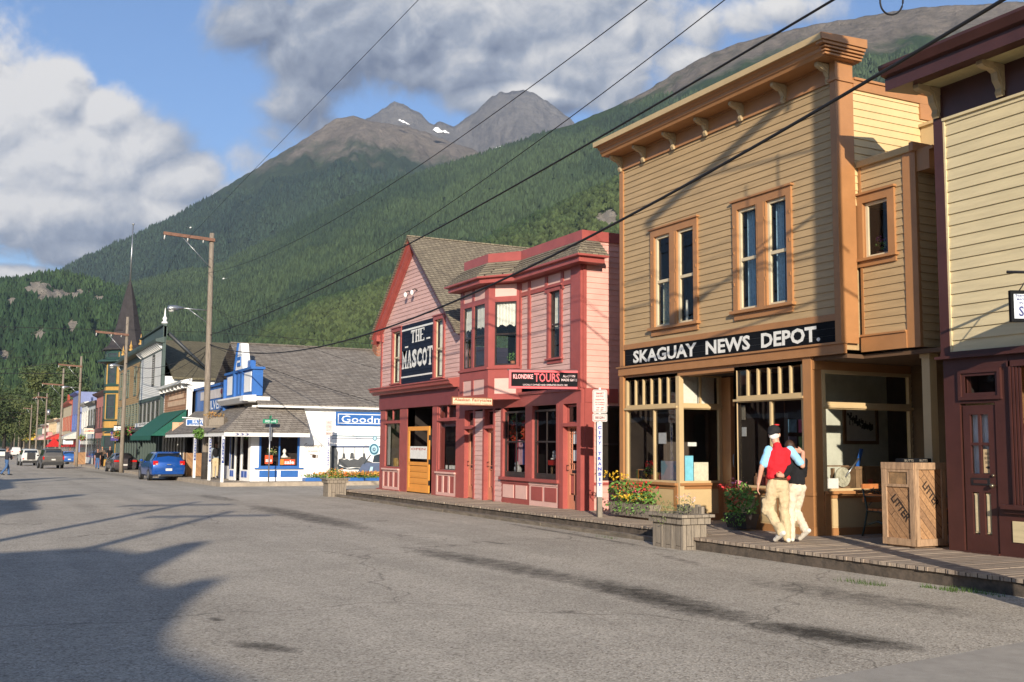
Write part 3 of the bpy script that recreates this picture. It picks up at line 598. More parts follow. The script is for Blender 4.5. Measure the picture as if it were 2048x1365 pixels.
slab('pavement_corner', 9.1, 11.6, 45.3, 120, .17, teeth=False, m=mat('pale_walk_wood', (.36, .30, .23), .9, .2, 3))
slab('pavement_side_street', 11.604, 80, 45.3, 47.6, .17, teeth=False, m=mat('pale_walk_wood', (.36, .30, .23)))
slab('pavement_far_side', -14, -9.5, -60, 420, .16, teeth=False, m=M_board)
slab('pavement_far_row', 9.1, 11.6, 120.01, 420, .22, teeth=False, m=M_board)
mb = MB(); strip(mb, 10.74, 11.05, 14.3, 34.6, .012); o = mb.build('road_gutter', mat('damp_gutter', (.12, .105, .085), .55, .3, 2.5, .3, 30, col2=(.06, .052, .043))); tag(o, kind='structure')
mb = MB()
y = 14.35
while y < 34.2:
    t = min(y+2.6, 34.2); e = random.uniform(-.012, .012)
    mb.add([(10.56+e, y, GZ(y)-.04), (10.56+e, t-.02, GZ(t)-.04), (10.56+e, t-.02, GZ(t)+.075), (10.56+e, y, GZ(y)+.075), (10.74+e, y, GZ(y)+.075), (10.74+e, t-.02, GZ(t)+.075), (10.74+e, t-.02, GZ(t)-.04), (10.74+e, y, GZ(y)-.04)], [(0, 1, 2, 3), (3, 2, 5, 4), (5, 6, 7, 4), (0, 3, 4, 7), (1, 6, 5, 2)]); y = t
o = mb.build('kerb', M_poled if False else mat('old_kerb_timber', (.17, .14, .105), .9, .35, 5, .6, 14, stretch=(3, .6, 3))); tag(o, kind='structure')
mb = MB()
for (p, n) in (((1700, 1166), 30), ((1730, 1168), 60), ((1880, 1180), 80), ((1935, 1184), 70), ((1960, 1188), 40), ((1210, 1076), 30), ((820, 1018), 20)):
    g = ground(*p); 
    for _ in range(n):
        x = g.x+random.uniform(-.05, .08); y = g.y+random.uniform(-.3, .3); h = random.uniform(.02, .07); a = random.uniform(-.04, .04); z = GZ(y)
        mb.add([(x, y-.006, z), (x, y+.006, z), (x+a, y+a, z+h)], [(0, 1, 2)])
o = mb.build('grass', mat('grass_green', (.09, .15, .03), .8, .3, 9)); tag(o, 'thin tufts of grass growing along the boardwalk edge', 'grass', kind='stuff')

# ---------------------------------------------------------------- haze: the air of the valley, one closed box
mb = MB(); X0, X1, Y0, Y1, Z0, Z1 = -9500, 9500, -9600, 9600, -3.2, 2420
mb.add([(a, b, c) for c in (Z0, Z1) for b in (Y0, Y1) for a in (X0, X1)], [(0, 2, 3, 1), (4, 5, 7, 6), (0, 1, 5, 4), (2, 6, 7, 3), (0, 4, 6, 2), (1, 3, 7, 5)])
hm = bpy.data.materials.new('valley_haze'); hm.use_nodes = True; t = hm.node_tree; t.nodes.clear(); v = nd(t, 'ShaderNodeVolumePrincipled'); v.inputs['Color'].default_value = (.62, .76, 1, 1); v.inputs['Density'].default_value = 5.2e-5; v.inputs['Anisotropy'].default_value = .2
oo = nd(t, 'ShaderNodeOutputMaterial'); t.links.new(v.outputs[0], oo.inputs['Volume']); tag(mb.build('haze', hm), 'thin blue haze filling the valley between the street and the mountains', kind='stuff')
# ================================================================ NEWS DEPOT (tan store)
FX = 12.45
T = Frame((FX, 0), (0, -1))
def Ty(px, py=850, n=0): return T.q(px, py, n)[0]
bd = thing('store_building', 'tan clapboard false-front store with orange trim and the SKAGUAY NEWS DEPOT. sign', 'shop building', (FX, 16, .14))
aL, aR = -19.33, -12.63
zG = .14
w1 = (T.rect(1311, 476, 1342, 654), T.rect(1357, 461, 1391, 641)); w2 = (T.rect(1477, 424, 1517, 617), T.rect(1536, 400, 1579, 605))
def pairz(w): return (w[0][0], w[1][1], (w[0][2]+w[1][2])/2, (w[0][3]+w[1][3])/2)
p1_, p2_ = pairz(w1), pairz(w2)
zt = 7.72
mb = MB(T); siding(mb, aL+.12, aR-.1, 3.80, zt, .128, holes=[p1_, p2_]); mb.build('wall', M_tan, bd)
# windows in pairs
for (w, pz, cur) in ((w1, p1_, 0), (w2, p2_, 1)):
    b0, b1 = pz[2], pz[3]; cas = .13
    mb = MB(T); a0, a1 = pz[0], pz[1]; mid0, mid1 = w[0][1]+.02, w[1][0]-.02
    mb.box(a0-cas, a0, 0, .05, b0, b1+.15); mb.box(a1, a1+cas, 0, .05, b0, b1+.15); mb.box(a0, a1, 0, .05, b1, b1+.15); mb.box(a0-cas-.04, a1+cas+.04, 0, .085, b1+.15, b1+.185)
    mb.box(mid0, mid1, -.04, .05, b0, b1); mb.box(mid0+.05, mid1-.05, .05, .06, b0, b1)
    for a in (a0-cas+.04, a1+cas-.04, mid0+.03, mid1-.03):
        for b in (b0+.5, b0+1.1, b0+1.6): mb.box(a-.012, a+.012, .05, .062, b-.03, b+.03)
    P = mb.build('window', M_org, bd)
    mb = MB(T); mb.box(a0-cas-.05, a1+cas+.05, 0, .11, b0-.055, b0); mb.box(a0-cas+.01, a1+cas-.01, 0, .045, b0-.17, b0-.055); mb.build('sill', M_org, P)
    for k, (x0, x1) in enumerate(((a0, mid0), (mid1, a1))):
        mb = MB(T); mb.rfrm(x0, x1, b0, b1, .055, -.05, 0.0); bm_ = (b0+b1)/2; mb.box(x0+.055, x1-.055, -.06, -.005, bm_-.03, bm_+.03); mb.build('sash', M_sashc, P)
        mb = MB(T); mb.poly([(x0+.02, -.04, b0+.02), (x1-.02, -.04, b0+.02), (x1-.02, -.04, b1-.02), (x0+.02, -.04, b1-.02)]); mb.build('pane', G_win, P)
        if cur:
            drape(T, P, x0+.05, x0+(x1-x0)*.47, b0+.04, b1-.04, -.16, M_curt); drape(T, P, x0+(x1-x0)*.5, x1-.02, b0+.04, b1-.04, -.18, M_curt)
        else:
            if k == 0: drape(T, P, x0+.05, x1-.09, b0+.06, b0+1.0, -.16, M_curp)
            else: drape(T, P, x0+.02, x0+.12, b0+.04, b0+.5, -.16, M_lace); drape(T, P, x0+.2, x1-.02, b0+.04, b0+.75, -.22, mat('dim_curtain', (.10, .10, .08), .9))
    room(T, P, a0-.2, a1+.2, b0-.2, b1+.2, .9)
# corner boards and pilasters
mb = MB(T); mb.box(aL, aL+.14, 0, .04, 3.3, zt+.02); mb.box(aL, aL+.14, 0, .05, .1, 3.15); mb.build('corner_board', M_org, bd)
SY = 12.63
mb = MB(T); mb.box(aR-.13, aR+.005, 0, .10, 3.3, 8.05); mb.box(aR-.005, aR+.02, -.27, .115, 3.3, 8.05); mb.box(aR-.15, aR+.045, -.30, .135, 7.68, 7.73); mb.build('pilaster', M_org, bd)
# frieze, cornice
mb = MB(T); mb.box(aL, aR-.13, 0, .03, zt, 8.02); mb.box(aL+.12, aR-.13, .03, .045, zt-.02, zt+.045); mb.build('frieze', M_org, bd)
mb = MB(T)
prf = [(-.35, 8.02), (.42, 8.02), (.44, 8.07), (.47, 8.09), (.48, 8.14), (.52, 8.16), (.54, 8.20), (.60, 8.21), (-.35, 8.21)]
mb.prof(prf, aL-.12, aR+.10); mb.box(aL-.10, aR-.02, .03, .06, 7.985, 8.019)
# return on the south side
mb.prof([(-.34, 8.02), (.10, 8.02), (.10, 8.21), (-.34, 8.21)], aR+.10, aR+.12)
mb.box(aR+.1, aR+.16, -.35, .46, 8.03, 8.06); mb.box(aR+.1, aR+.19, -.35, .49, 8.075, 8.10); mb.box(aR+.1, aR+.22, -.35, .52, 8.12, 8.15); mb.box(aR+.1, aR+.25, -.35, .60, 8.165, 8.205)
mb.build('cornice', M_org, bd)
mb = MB(T); mb.prof([(-.36, 8.213), (.63, 8.213), (.64, 8.315), (-.36, 8.36)], aL-.16, aR+.245); mb.m = 1; mb.prof([(-.36, 8.214), (.635, 8.214), (.645, 8.316), (-.36, 8.362)], aR+.247, aR+.28); mb.build('cornice_cap', [M_tant, M_org], bd)
def bracket(par, fr, a, bt, m, w=.075, h=.32, d=.30, n0=.03):
    mb = MB(fr); pts = [(n0, bt-h), (n0+.05, bt-h-.02), (n0+.08, bt-h+.04), (n0+.06, bt-h+.10), (n0+.10, bt-h+.16), (n0+.13, bt-h+.20), (n0+.15, bt-.13), (n0+.22, bt-.10), (n0+d-.05, bt-.09), (n0+d, bt-.06), (n0+d, bt), (n0, bt)]
    mb.prof(pts, a-w/2, a+w/2); mb.prof([(n0, bt-h+.06), (n0+.04, bt-h+.06), (n0+.07, bt-h+.2), (n0+.12, bt-.09), (n0+.2, bt-.05), (n0+.2, bt-.01), (n0, bt-.01)], a-w/2-.012, a+w/2+.012)
    return mb.build('bracket', m, par)
M_brkt = mat('bracket_cream', (.40, .30, .17), .6, .1, 5)
for px in (1238, 1291, 1351, 1416, 1487, 1573, 1664):
    a = T.q(px, 240)[0]; a = min(max(a, aL+.07), aR-.06); bracket(bd, T, a, 8.015, M_brkt)
# sign board and its bands
mb = MB(T); mb.box(aL+.14, aR-.13, 0, .035, 3.69, 3.80); mb.box(aL-.01, aR+.02, 0, .075, 3.13, 3.29); mb.box(aL-.06, aR+.04, 0, .11, 3.29, 3.325); mb.build('band', M_org, bd)
sg = tag(thing('shop_sign', 'long black painted board with white letters SKAGUAY NEWS DEPOT. on the tan store', 'sign', (FX-.02, 16, 3.5)))
mb = MB(T)
for k in range(3): mb.box(aL+.19, aR-.16, .002, .02, 3.33+.12*k, 3.33+.12*(k+1)-.006)
mb.m = 1; mb.box(aL+.19, aR-.16, .001, .014, 3.33, 3.69); mb.build('board', [M_black, mat('sign_groove', (.10, .10, .10))], sg)
S0, S1 = T.q(1268, 712)[0], T.q(1395, 692)[0]; lettering(T, sg, 'SKAGUAY', S0, S1, 3.375, 3.645, M_letter, .023, .035)
S0, S1 = T.q(1413, 690)[0], T.q(1502, 678)[0]; lettering(T, sg, 'NEWS', S0, S1, 3.375, 3.645, M_letter, .023, .035)
S0, S1 = T.q(1524, 675)[0], T.q(1642, 660)[0]; lettering(T, sg, 'DEPOT.', S0, S1, 3.375, 3.645, M_letter, .023, .035)
# ground floor: left display
aD = T.q(1356, 880)[0]; aE = T.q(1470, 880)[0]; RD = 1.10   # display corner, start of the right display, recess depth
aP0, aP1 = T.q(1617, 900)[0], T.q(1640, 900)[0]
aP0, aP1 = -13.62, -13.42
zb, zm_, zt_ = .92, 2.36, 3.02    # glass bottom, transom bar, transom top
def bulk(fr, par, a0, a1, z0, z1, mf, mp, n=0.0, panels=1):
    mb = MB(fr); mb.box(a0, a1, n-.06, n, z0-.1, z1); mb.box(a0, a1, n, n+.03, z0-.1, z0+.13); mb.box(a0, a1, n, n+.03, z1-.1, z1-.03)
    w = (a1-a0-.12*(panels+1))/panels; mb.m = 0
    for k in range(panels+1): mb.box(a0+k*(w+.12), a0+k*(w+.12)+.12, n, n+.03, z0+.13, z1-.1)
    mb.box(a0, a1, n, n+.09, z1-.03, z1+.02); mb.m = 1
    for k in range(panels): x = a0+.12+k*(w+.12); mb.box(x, x+w, n+.001, n+.01, z0+.13, z1-.1); mb.box(x+.03, x+w-.03, n+.01, n+.018, z0+.16, z1-.13)
    return mb.build('bulkhead', [mf, mp], par)
def shopfront(fr, par, a0, a1, z0, zb, zm, zt, mf, ms, mull=(), tmull=0, n=0.0, gm=None, bars=True, stile=.07):
    mb = MB(fr)
    mb.box(a0, a0+stile, n-.07, n, zb-.06, zt+.06); mb.box(a1-stile, a1, n-.07, n, zb-.06, zt+.06); mb.box(a0+stile, a1-stile, n-.07, n, zt, zt+.06); mb.box(a0+stile, a1-stile, n-.07, n, zb-.06, zb)
    if zm: mb.box(a0+stile, a1-stile, n-.07, n, zm, zm+.12); mb.box(a0, a1, n, n+.04, zm+.02, zm+.06)
    for a in mull: mb.box(a-.022, a+.022, n-.06, n-.005, zb, zm or zt)
    if zm and tmull:
        for i in range(1, tmull): a = a0+stile+(a1-a0-2*stile)*i/tmull; mb.box(a-.018, a+.018, n-.06, n-.005, zm+.12, zt)
    P = mb.build('window', ms, par)
    mb = MB(fr); mb.poly([(a0+.02, n-.045, zb-.02), (a1-.02, n-.045, zb-.02), (a1-.02, n-.045, (zm+.05) if zm else zt), (a0+.02, n-.045, (zm+.05) if zm else zt)]); mb.build('pane', gm or G_shop, P)
    if zm: mb = MB(fr); mb.poly([(a0+.02, n-.045, zm+.06), (a1-.02, n-.045, zm+.06), (a1-.02, n-.045, zt+.02), (a0+.02, n-.045, zt+.02)]); mb.build('pane', gm or G_shop, P)
    return P
zf = GZ(16)+.2
shopfront(T, bd, aL+.16, aD, zf, zb, zm_, zt_, M_org, M_tant, mull=(T.q(1307, 870)[0],), tmull=6)
bulk(T, bd, aL+.14, aD, zf, .86, M_org, M_tant, panels=2)
mb = MB(T); mb.box(aL, aP1, -.30, 0, 3.02, 3.13); mb.m = 1; mb.box(aD-.05, aD+.06, -.10, .01, zf-.1, 3.02); mb.build('post', [M_org, M_tant], bd)
TR = Frame((FX, -aD), (1, 0))    # return wall facing south, a measured from the front corner
shopfront(TR, bd, .06, RD, zf, zb, zm_, zt_, M_org, M_tant, tmull=2)
bulk(TR, bd, .0, RD, zf, .86, M_org, M_tant)
mb = MB(TR); mb.box(.12, .52, -.09, -.05, zm_+.12, zt_); mb.box(.56, .95, -.09, -.05, zm_+.12, zt_); mb.build('blind', M_lace, bd)
# recess: door wall
TB = Frame((FX+RD, 0), (0, -1))
mb = MB(TB); mb.box(aD-.02, aD+.28, -.05, .0, zf-.1, 3.02); mb.box(aD+.28, aD+.36, -.02, .06, zf-.1, 3.02); mb.box(aE-.75, aE+.05, -.05, 0, zf-.1, 3.02); mb.box(aD+.3, aE, -.05, .01, 2.42, 2.52); mb.build('door_frame', M_org, bd)
mb = MB(TB); mb.rfrm(aD+.37, aE-.76, zf+.02, 2.41, .12, -.05, -.01); mb.box(aD+.48, aE-.87, -.05, -.01, zf+.1, .9); D_ = mb.build('door', mat('dark_orange_door', (.22, .10, .04), .5), bd)
mb = MB(TB); mb.poly([(aD+.46, -.03, .9), (aE-.86, -.03, .9), (aE-.86, -.03, 2.3), (aD+.46, -.03, 2.3)]); mb.build('pane', G_shop, D_)
mb = MB(TB); mb.tube([(aD+.42, .0, 1.2), (aD+.42, .05, 1.22), (aD+.42, .05, 1.45), (aD+.42, 0, 1.47)], .012, 6); mb.build('handle', M_metal, D_)
# right display
TL = Frame((FX+RD, -aE), (-1, 0))
mb = MB(Frame((FX, -aE), (1, 0))); mb.box(0.0, RD, .0, .06, zf-.1, 3.02); mb.m = 1; mb.box(.02, RD+.02, .062, .075, zf-.1, 3.0); mb.build('door_jamb', [M_org, M_dark], bd)  # inner face carries a dark sheet: shade painted into the sunlit display
shopfront(T, bd, aE, aP0, zf, zb, 2.42, zt_, M_org, M_tant, mull=(T.q(1541, 860)[0],), tmull=6)
bulk(T, bd, aE, aP0, zf, .86, M_org, M_tant, panels=3)
mb = MB(T); mb.box(aP0, aP1, -.2, .03, zf-.1, 3.13); mb.box(aP0-.02, aP1+.02, -.2, .05, zf-.1, zf+.15); mb.box(aP0-.015, aP1+.015, -.19, .045, .80, .86); mb.build('corner_post', M_org, bd)
# south side display, set back under the overhang
XB = 14.75; br2_ = -10.95
TS = Frame((0, 13.40), (1, 0))
shopfront(TS, bd, FX+.2, XB, zf, zb, 2.26, 2.86, M_org, M_tant)
bulk(TS, bd, FX+.2, XB, zf, .86, M_org, M_tant)
mb = MB(TS); mb.box(FX, XB, -.04, 0, 2.92, 3.12); mb.build('header', M_org, bd)
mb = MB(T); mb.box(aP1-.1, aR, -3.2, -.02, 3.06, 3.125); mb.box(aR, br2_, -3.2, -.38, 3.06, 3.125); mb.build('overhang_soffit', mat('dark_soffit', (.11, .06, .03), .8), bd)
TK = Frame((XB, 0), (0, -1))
mb = MB(TK); siding(mb, -13.4, -10.4, .0, 3.1, .128); mb.build('alcove_wall', mat('alcove_shade_brown', (.13, .075, .03), .7, .1, 2), bd)  # tan siding darkened to brown so the alcove's shade sits in its colour
# interior of the shop
mb = MB(T)
mb.poly([(aL+.1, -4.2, .1), (-11, -4.2, .1), (-11, -4.2, 3.1), (aL+.1, -4.2, 3.1)]); mb.poly([(aL+.1, 0, 3.05), (-13.4, 0, 3.05), (-13.4, -4.2, 3.05), (aL+.1, -4.2, 3.05)]); mb.poly([(aL+.13, -.02, .1), (aL+.13, -4.2, .1), (aL+.13, -4.2, 3.1), (aL+.13, -.02, 3.1)])
mb.poly([(aL+.1, -.02, .13), (-13.4, -.02, .13), (-13.4, -4.2, .13), (aL+.1, -4.2, .13)]); mb.poly([(-13.45, -2.3, .1), (-13.45, -4.2, .1), (-13.45, -4.2, 3.1), (-13.45, -2.3, 3.1)])
mb.build('interior_wall', mat('dim_shop_wall', (.06, .045, .035), .9, .3, 1.5), bd)
mb = MB(T); mb.box(aL+.16, aD-.05, -.9, -.09, .80, .88); mb.box(aE+.05, aP0, -.8, -.09, .80, .88); mb.box(aP0, aP1+.02, -2.2, -.2, .80, .88); mb.build('display_shelf', mat('display_shelf_wood', (.30, .20, .11), .7), bd)
IW = Frame((0, 14.55), (1, 0))
mb = MB(IW); mb.box(13.35, XB+.6, -.05, 0, .1, 3.0); mb.box(13.35, XB, 0, .04, 2.45, 2.49); mb.build('partition', mat('pale_partition', (.52, .52, .42), .8), bd)
# upper side wall and parapet
TU = Frame((0, SY), (1, 0))
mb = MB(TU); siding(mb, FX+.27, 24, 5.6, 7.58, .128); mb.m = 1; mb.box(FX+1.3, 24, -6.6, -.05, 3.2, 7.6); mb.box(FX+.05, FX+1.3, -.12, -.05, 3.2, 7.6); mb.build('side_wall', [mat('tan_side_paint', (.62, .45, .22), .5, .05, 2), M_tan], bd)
zs1 = TU.q(1835, 183)[1]; xs1 = TU.q(1836, 200)[0]
mb = MB(TU); mb.box(FX+.27, 24, -.30, .04, 7.58, 7.74); mb.box(FX+.27, 24, -.33, .07, 7.74, 7.78); mb.box(xs1, 24, .0, .045, 7.30, 7.575); mb.box(xs1+.35, 24, .047, .075, 7.35, 7.40); mb.build('parapet_trim', M_org, bd)
mb = MB(TU); mb.box(xs1+.02, xs1+.6, .02, .30, 6.35, 7.15); mb.box(xs1-.03, xs1+.6, .02, .34, 7.15, 7.20); mb.build('side_bay', M_tant, bd)
# roof behind
mb = MB(T); mb.box(aL+.02, aR-.02, -11, -.3, 7.3, 7.42); mb.build('roof', M_iron, bd)
mb = MB(T); mb.box(aL+.02, aR-.1, -11, -10.9, 0, 7.6); mb.box(aL+.01, aL+.1, -11, -.05, 0, 7.9); mb.build('back_wall', M_tan, bd)
# the two-storey bay on the south side
BX = 12.80; B = Frame((BX, 0), (0, -1))
bl = -12.60; br = B.q(1812, 500)[0]; br2 = B.q(1838, 500)[0]; zc = B.q(1822, 292)[1]; zw = 3.30
wr = B.rect(1728, 408, 1781, 508)
mb = MB(B); siding(mb, bl, br, zw+.14, zc-.10, .128, holes=[wr]); mb.build('bay_wall', M_tan, bd)
mb = MB(B); mb.box(bl-.0, bl+.05, 0, .02, zw, zc-.1); mb.box(br, br2, -.16, .03, 3.16, zc-.06); mb.box(bl, br, 0, .05, 3.16, zw+.11); mb.box(bl, br, 0, .075, zw+.11, zw+.14); mb.build('bay_trim', M_org, bd)
mb = MB(B); mb.prof([(-.1, zc-.10), (.06, zc-.10), (.08, zc-.01), (.02, zc+.02), (-.1, zc+.02)], bl, br2-.06); mb.m = 1; mb.box(br2-.06, br2+.02, -.3, .09, zc-.11, zc+.03); mb.build('bay_cap', [M_tant, M_org], bd)
P = window(B, bd, *wr, M_org, M_sashc, cas=.14, rail=False, sash=.05)
#
BS = Frame((0, -br2), (1, 0))
mb = MB(BS); siding(mb, BX+.02, XB+2, 3.16, 5.9, .128); mb.m = 1; mb.box(BX, XB+2, 0, .25, 5.9, 6.2); mb.box(BX, XB+2, 0, .32, 6.2, 6.25); mb.build('bay_side_wall', [M_tan, M_org], bd)
mb = MB(B); mb.box(bl+.01, br2-.02, -3.5, -.02, zc-.16, zc-.11); mb.build('bay_roof', M_iron, bd)
pp = T.q(1843, 800, -.5)[0]
mb = MB(B); mb.box(br2-.17, br2-.02, -.32, -.17, .12, 3.15); mb.box(br2-.19, br2, -.34, -.15, 3.0, 3.1); mb.build('support_post', M_tant, bd)
mb = MB(BS); mb.ball((BX+.42, .1, 5.72), (.06, .09, .06), 10, 6); mb.build('floodlight', M_white, bd)
# things in the windows of the news store
def flat(fr, name, label, cat, a0, a1, n, b0, b1, m, th=.012, extra=None, group=None):
    mb = MB(fr); mb.box(a0, a1, n-th, n, b0, b1); o = mb.build(name, m, None, fr.w((a0+a1)/2, n, b0)); return tag(o, label, cat, group)
def rp(fr, x0, y0, x1, y1, n): a0, b1 = fr.q(x0, y0, n); a1, b0 = fr.q(x1, y1, n); return a0, a1, b0, b1
def printed(name, c1, c2, sc, c3=None):
    return mat(name, c1, .7, 0, sc, col2=c2, vcon=(.46, .52), stretch=(1, 1, 1))
a0, a1, b0, b1 = rp(T, 1322, 922, 1359, 970, -.14); flat(T, 'map', 'blue and pink printed map standing in the left display window of the tan store', 'map', a0, a1, -.14, .89, b1, printed('map_print', (.22, .36, .42), (.48, .40, .42), 3))
a0, a1, b0, b1 = rp(TR, 1370, 912, 1387, 970, -.12); flat(TR, 'poster', 'tall light blue poster in the angled window beside the shop door', 'poster', a0, a1, -.12, .89, b1, mat('cyan_print', (.20, .55, .68), .6, .1, 12))
a0, a1, b0, b1 = rp(TR, 1388, 925, 1417, 970, -.12); flat(TR, 'chart', 'cream paper chart in the angled window beside the shop door', 'chart', a0, a1, -.12, .89, b1, mat('cream_print', (.62, .58, .45), .7, .12, 20))
a0, a1, b0, b1 = rp(T, 1317, 866, 1332, 888, -.06); flat(T, 'notice', 'small white framed notice taped inside the left display window', 'notice', a0, a1, -.06, b0, b1, M_paper)
a0, a1, b0, b1 = rp(TR, 1376, 885, 1393, 893, -.2); flat(TR, 'card', 'small white card standing above the posters in the angled window', 'card', a0, a1, -.2, b0, b1, M_paper)
def books(fr, a0, n, b0, items, grp):
    a = a0
    for (cn, c, w, h) in items:
        mb = MB(fr); mb.m = 0; mb.box(a, a+w, n-.16, n, b0, b0+h); mb.m = 1; mb.box(a+.006, a+w-.006, n-.155, n, b0+h-.004, b0+h+.002)
        o = mb.build('book', [mat('cover_'+cn, c, .5, .15, 10), M_paper], None, fr.w(a+w/2, n-.08, b0)); tag(o, cn+' upright book on the shelf of the left display window, left of the map', 'book', grp); a += w+.012
g_ = 'books on the display shelf of the tan store'
books(T, T.q(1262, 950, -.3)[0], -.3, .88, [('dark blue', (.03, .07, .2), .06, .24), ('cream', (.5, .45, .35), .05, .2), ('red', (.4, .05, .04), .06, .26), ('green', (.08, .2, .1), .05, .22), ('thin orange', (.5, .2, .05), .03, .23), ('thick black', (.02, .02, .025), .08, .21)], g_)
def geranium(name, label, fr, a, n, b, s=.16, pot=True, k=70, fl=14, col=(.60, .02, .015), cat='flower'):
    o = thing(name, label, cat, fr.w(a, n, b)); c = fr.w(a, n, b)
    if pot: mb = MB(); mb.lathe(c, [(.05, 0), (.07, .12), (.075, .12), (.06, .11)], 10); mb.build('pot', mat('terracotta', (.30, .11, .05), .8), o)
    mb = MB(); mb.leaf((c.x, c.y, c.z+.22), (s, s, s*.8), k, .03); mb.build('foliage', mat('leaf_green', (.07, .15, .03), .7, .35, 20), o)
    mb = MB(); mb.leaf((c.x, c.y, c.z+.34), (s*.9, s*.9, s*.6), fl*6, .022); mb.build('flowers', mat('petal_%s' % str(col), col, .6, .15, 20), o)
    return o
geranium('geranium', 'red geranium in a pot behind the glass of the left display window', T, T.q(1303, 930, -.35)[0], -.35, .88)
geranium('house_plant', 'small plant with purple flowers inside the little side bay window', B, wr[0]+.13, -.22, wr[2], s=.09, k=40, fl=5, col=(.30, .04, .22), cat='plant')
# picture on the partition, books and grinder in the south window
a0, a1, b0, b1 = IW.rect(1684, 810, 1755, 889)
pic = thing('framed_picture', 'brown framed black and white street photograph hanging inside the south window', 'picture', IW.w((a0+a1)/2, .02, b0))
mb = MB(IW); mb.rfrm(a0, a1, b0, b1, .06, .0, .04); mb.build('frame', mat('picture_frame_wood', (.13, .06, .025), .5), pic)
mb = MB(IW); mb.box(a0+.06, a1-.06, .005, .012, b0+.06, b1-.06); mb.build('print', mat('photo_print', (.45, .43, .38), .6, .1, 6), pic)
mb = MB(IW)
for k in range(70):
    u = random.random(); x = a0+.1+(a1-a0-.25)*u; z = b0+.16+(.55-.35*u)*(b1-b0)*random.uniform(.5, 1.0); mb.box(x, x+random.uniform(.01, .05), .013, .015, z, z+random.uniform(.02, .1))
mb.build('dark_figures', mat('photo_black', (.02, .02, .02)), pic)
def crate(name, label, fr, a0, a1, n0, n1, b0, b1, m, grp=None):
    mb = MB(fr); k = 5
    for i in range(k):
        x = a0+(a1-a0)*i/k; mb.box(x+.006, x+(a1-a0)/k-.006, n1-.015, n1, b0, b1); mb.box(x+.006, x+(a1-a0)/k-.006, n0, n0+.015, b0, b1)
    mb.box(a0, a0+.02, n0, n1, b0, b1); mb.box(a1-.02, a1, n0, n1, b0, b1); mb.box(a0, a1, n0+.02, n1-.02, b0, b0+.02); mb.box(a0-.004, a1+.004, n1, n1+.012, b1-.05, b1-.01); mb.box(a0-.004, a1+.004, n1, n1+.012, b0, b0+.04)
    return tag(mb.build(name, m, None, fr.w((a0+a1)/2, (n0+n1)/2, b0)), label, 'crate', grp)
M_crt = mat('crate_wood', (.22, .13, .065), .8, .25, 5)
a0, b1 = TS.q(1709, 933, -.3); crate('crate', 'slatted wooden crate standing in the south window of the tan store', TS, a0, a0+.62, -.62, -.3, .88, b1, M_crt)
o = thing('leaflet', 'narrow blue leaflet leaning out of the wooden crate', 'leaflet', TS.w(a0+.2, -.4, b1)); mb = MB(TS); mb.prism([(a0+.13, b1-.05), (a0+.21, b1-.05), (a0+.33, b1+.30), (a0+.25, b1+.31)], -.42, -.41); mb.build('sheet', mat('blue_print', (.02, .11, .42), .5), o)
a, _ = TS.q(1672, 930, -.45)
o = thing('grinder', 'old hand-cranked grinder with a pale round flywheel in the south window', 'grinder', TS.w(a, -.4, .88))
mb = MB(TS); c = TS.w(a, -.3, 1.10)
def disc(mb, c, r, th, axis, k=24):
    u = Vector(axis).normalized(); p = u.orthogonal().normalized(); q = u.cross(p); vs = []
    for s in (-th/2, th/2):
        for j in range(k): t = 2*math.pi*j/k; vs.append(Vector(c)+u*s+(p*math.cos(t)+q*math.sin(t))*r)
    mb.add(vs, [tuple(range(k)), tuple(range(2*k-1, k-1, -1))]+[(j, j+k, (j+1) % k+k, (j+1) % k) for j in range(k)])
disc(mb, c, .17, .03, TS.N); disc(mb, c, .11, .05, TS.N); disc(mb, c, .05, .08, TS.N); mb.build('flywheel', mat('aged_cream_metal', (.42, .40, .30), .5, .3, 20), o)
mb = MB(TS); mb.tube([(a+.02, -.26, 1.10), (a+.35, -.26, 1.42)], .015, 6); mb.build('handle', M_metal, o)
mb = MB(TS); mb.box(a-.2, a+.2, -.5, -.33, .88, .94); mb.box(a-.12, a-.08, -.46, -.4, .94, 1.25); mb.box(a+.08, a+.12, -.46, -.4, .94, 1.25); mb.box(a-.3, a+.15, -.5, -.3, 1.28, 1.30); mb.build('stand', M_crt, o)
a0, b1 = TS.q(1645, 962, -.15); flat(TS, 'card', 'white printed card at the foot of the flywheel in the south window', 'card', a0+.06, a0+.36, -.15, .885, .885+.20, M_paper)
a0, b1 = TS.q(1648, 917, -.2); flat(TS, 'book', 'green and cream book standing on top in the south window', 'book', a0+.07, a0+.20, -.4, 1.305, 1.305+.26, printed('green_cover', (.28, .33, .06), (.6, .58, .42), 9), .03)
o = thing('bottle', 'small bottle with a pale label at the left edge of the south window', 'bottle', TS.w(FX+.33, -.2, .88)); mb = MB(); mb.lathe(TS.w(FX+.33, -.2, .88), [(.035, 0), (.037, .14), (.02, .17), (.012, .2), (.012, .24)], 10); mb.build('glass_body', mat('bottle_glass', (.30, .25, .08), .2), o); mb = MB(); mb.lathe(TS.w(FX+.33, -.2, .93), [(.0375, 0), (.038, .08)], 10); mb.build('paper_label', M_paper, o)
o = thing('magazine_rack', 'rack of small magazines standing inside the corner behind the post', 'rack', TS.w(FX+.45, -.9, .88))
mb = MB(TS)
for k in range(4): mb.box(FX+.25, FX+.75, -1.0, -.97, .95+.3*k, .97+.3*k)
mb.box(FX+.25, FX+.27, -1.02, -.95, .88, 2.2); mb.box(FX+.75, FX+.77, -1.02, -.95, .88, 2.2); mb.build('frame', M_iron, o)
cs = [(.15, .3, .45), (.5, .12, .25), (.55, .5, .1), (.6, .6, .55), (.1, .1, .15), (.2, .35, .15)]
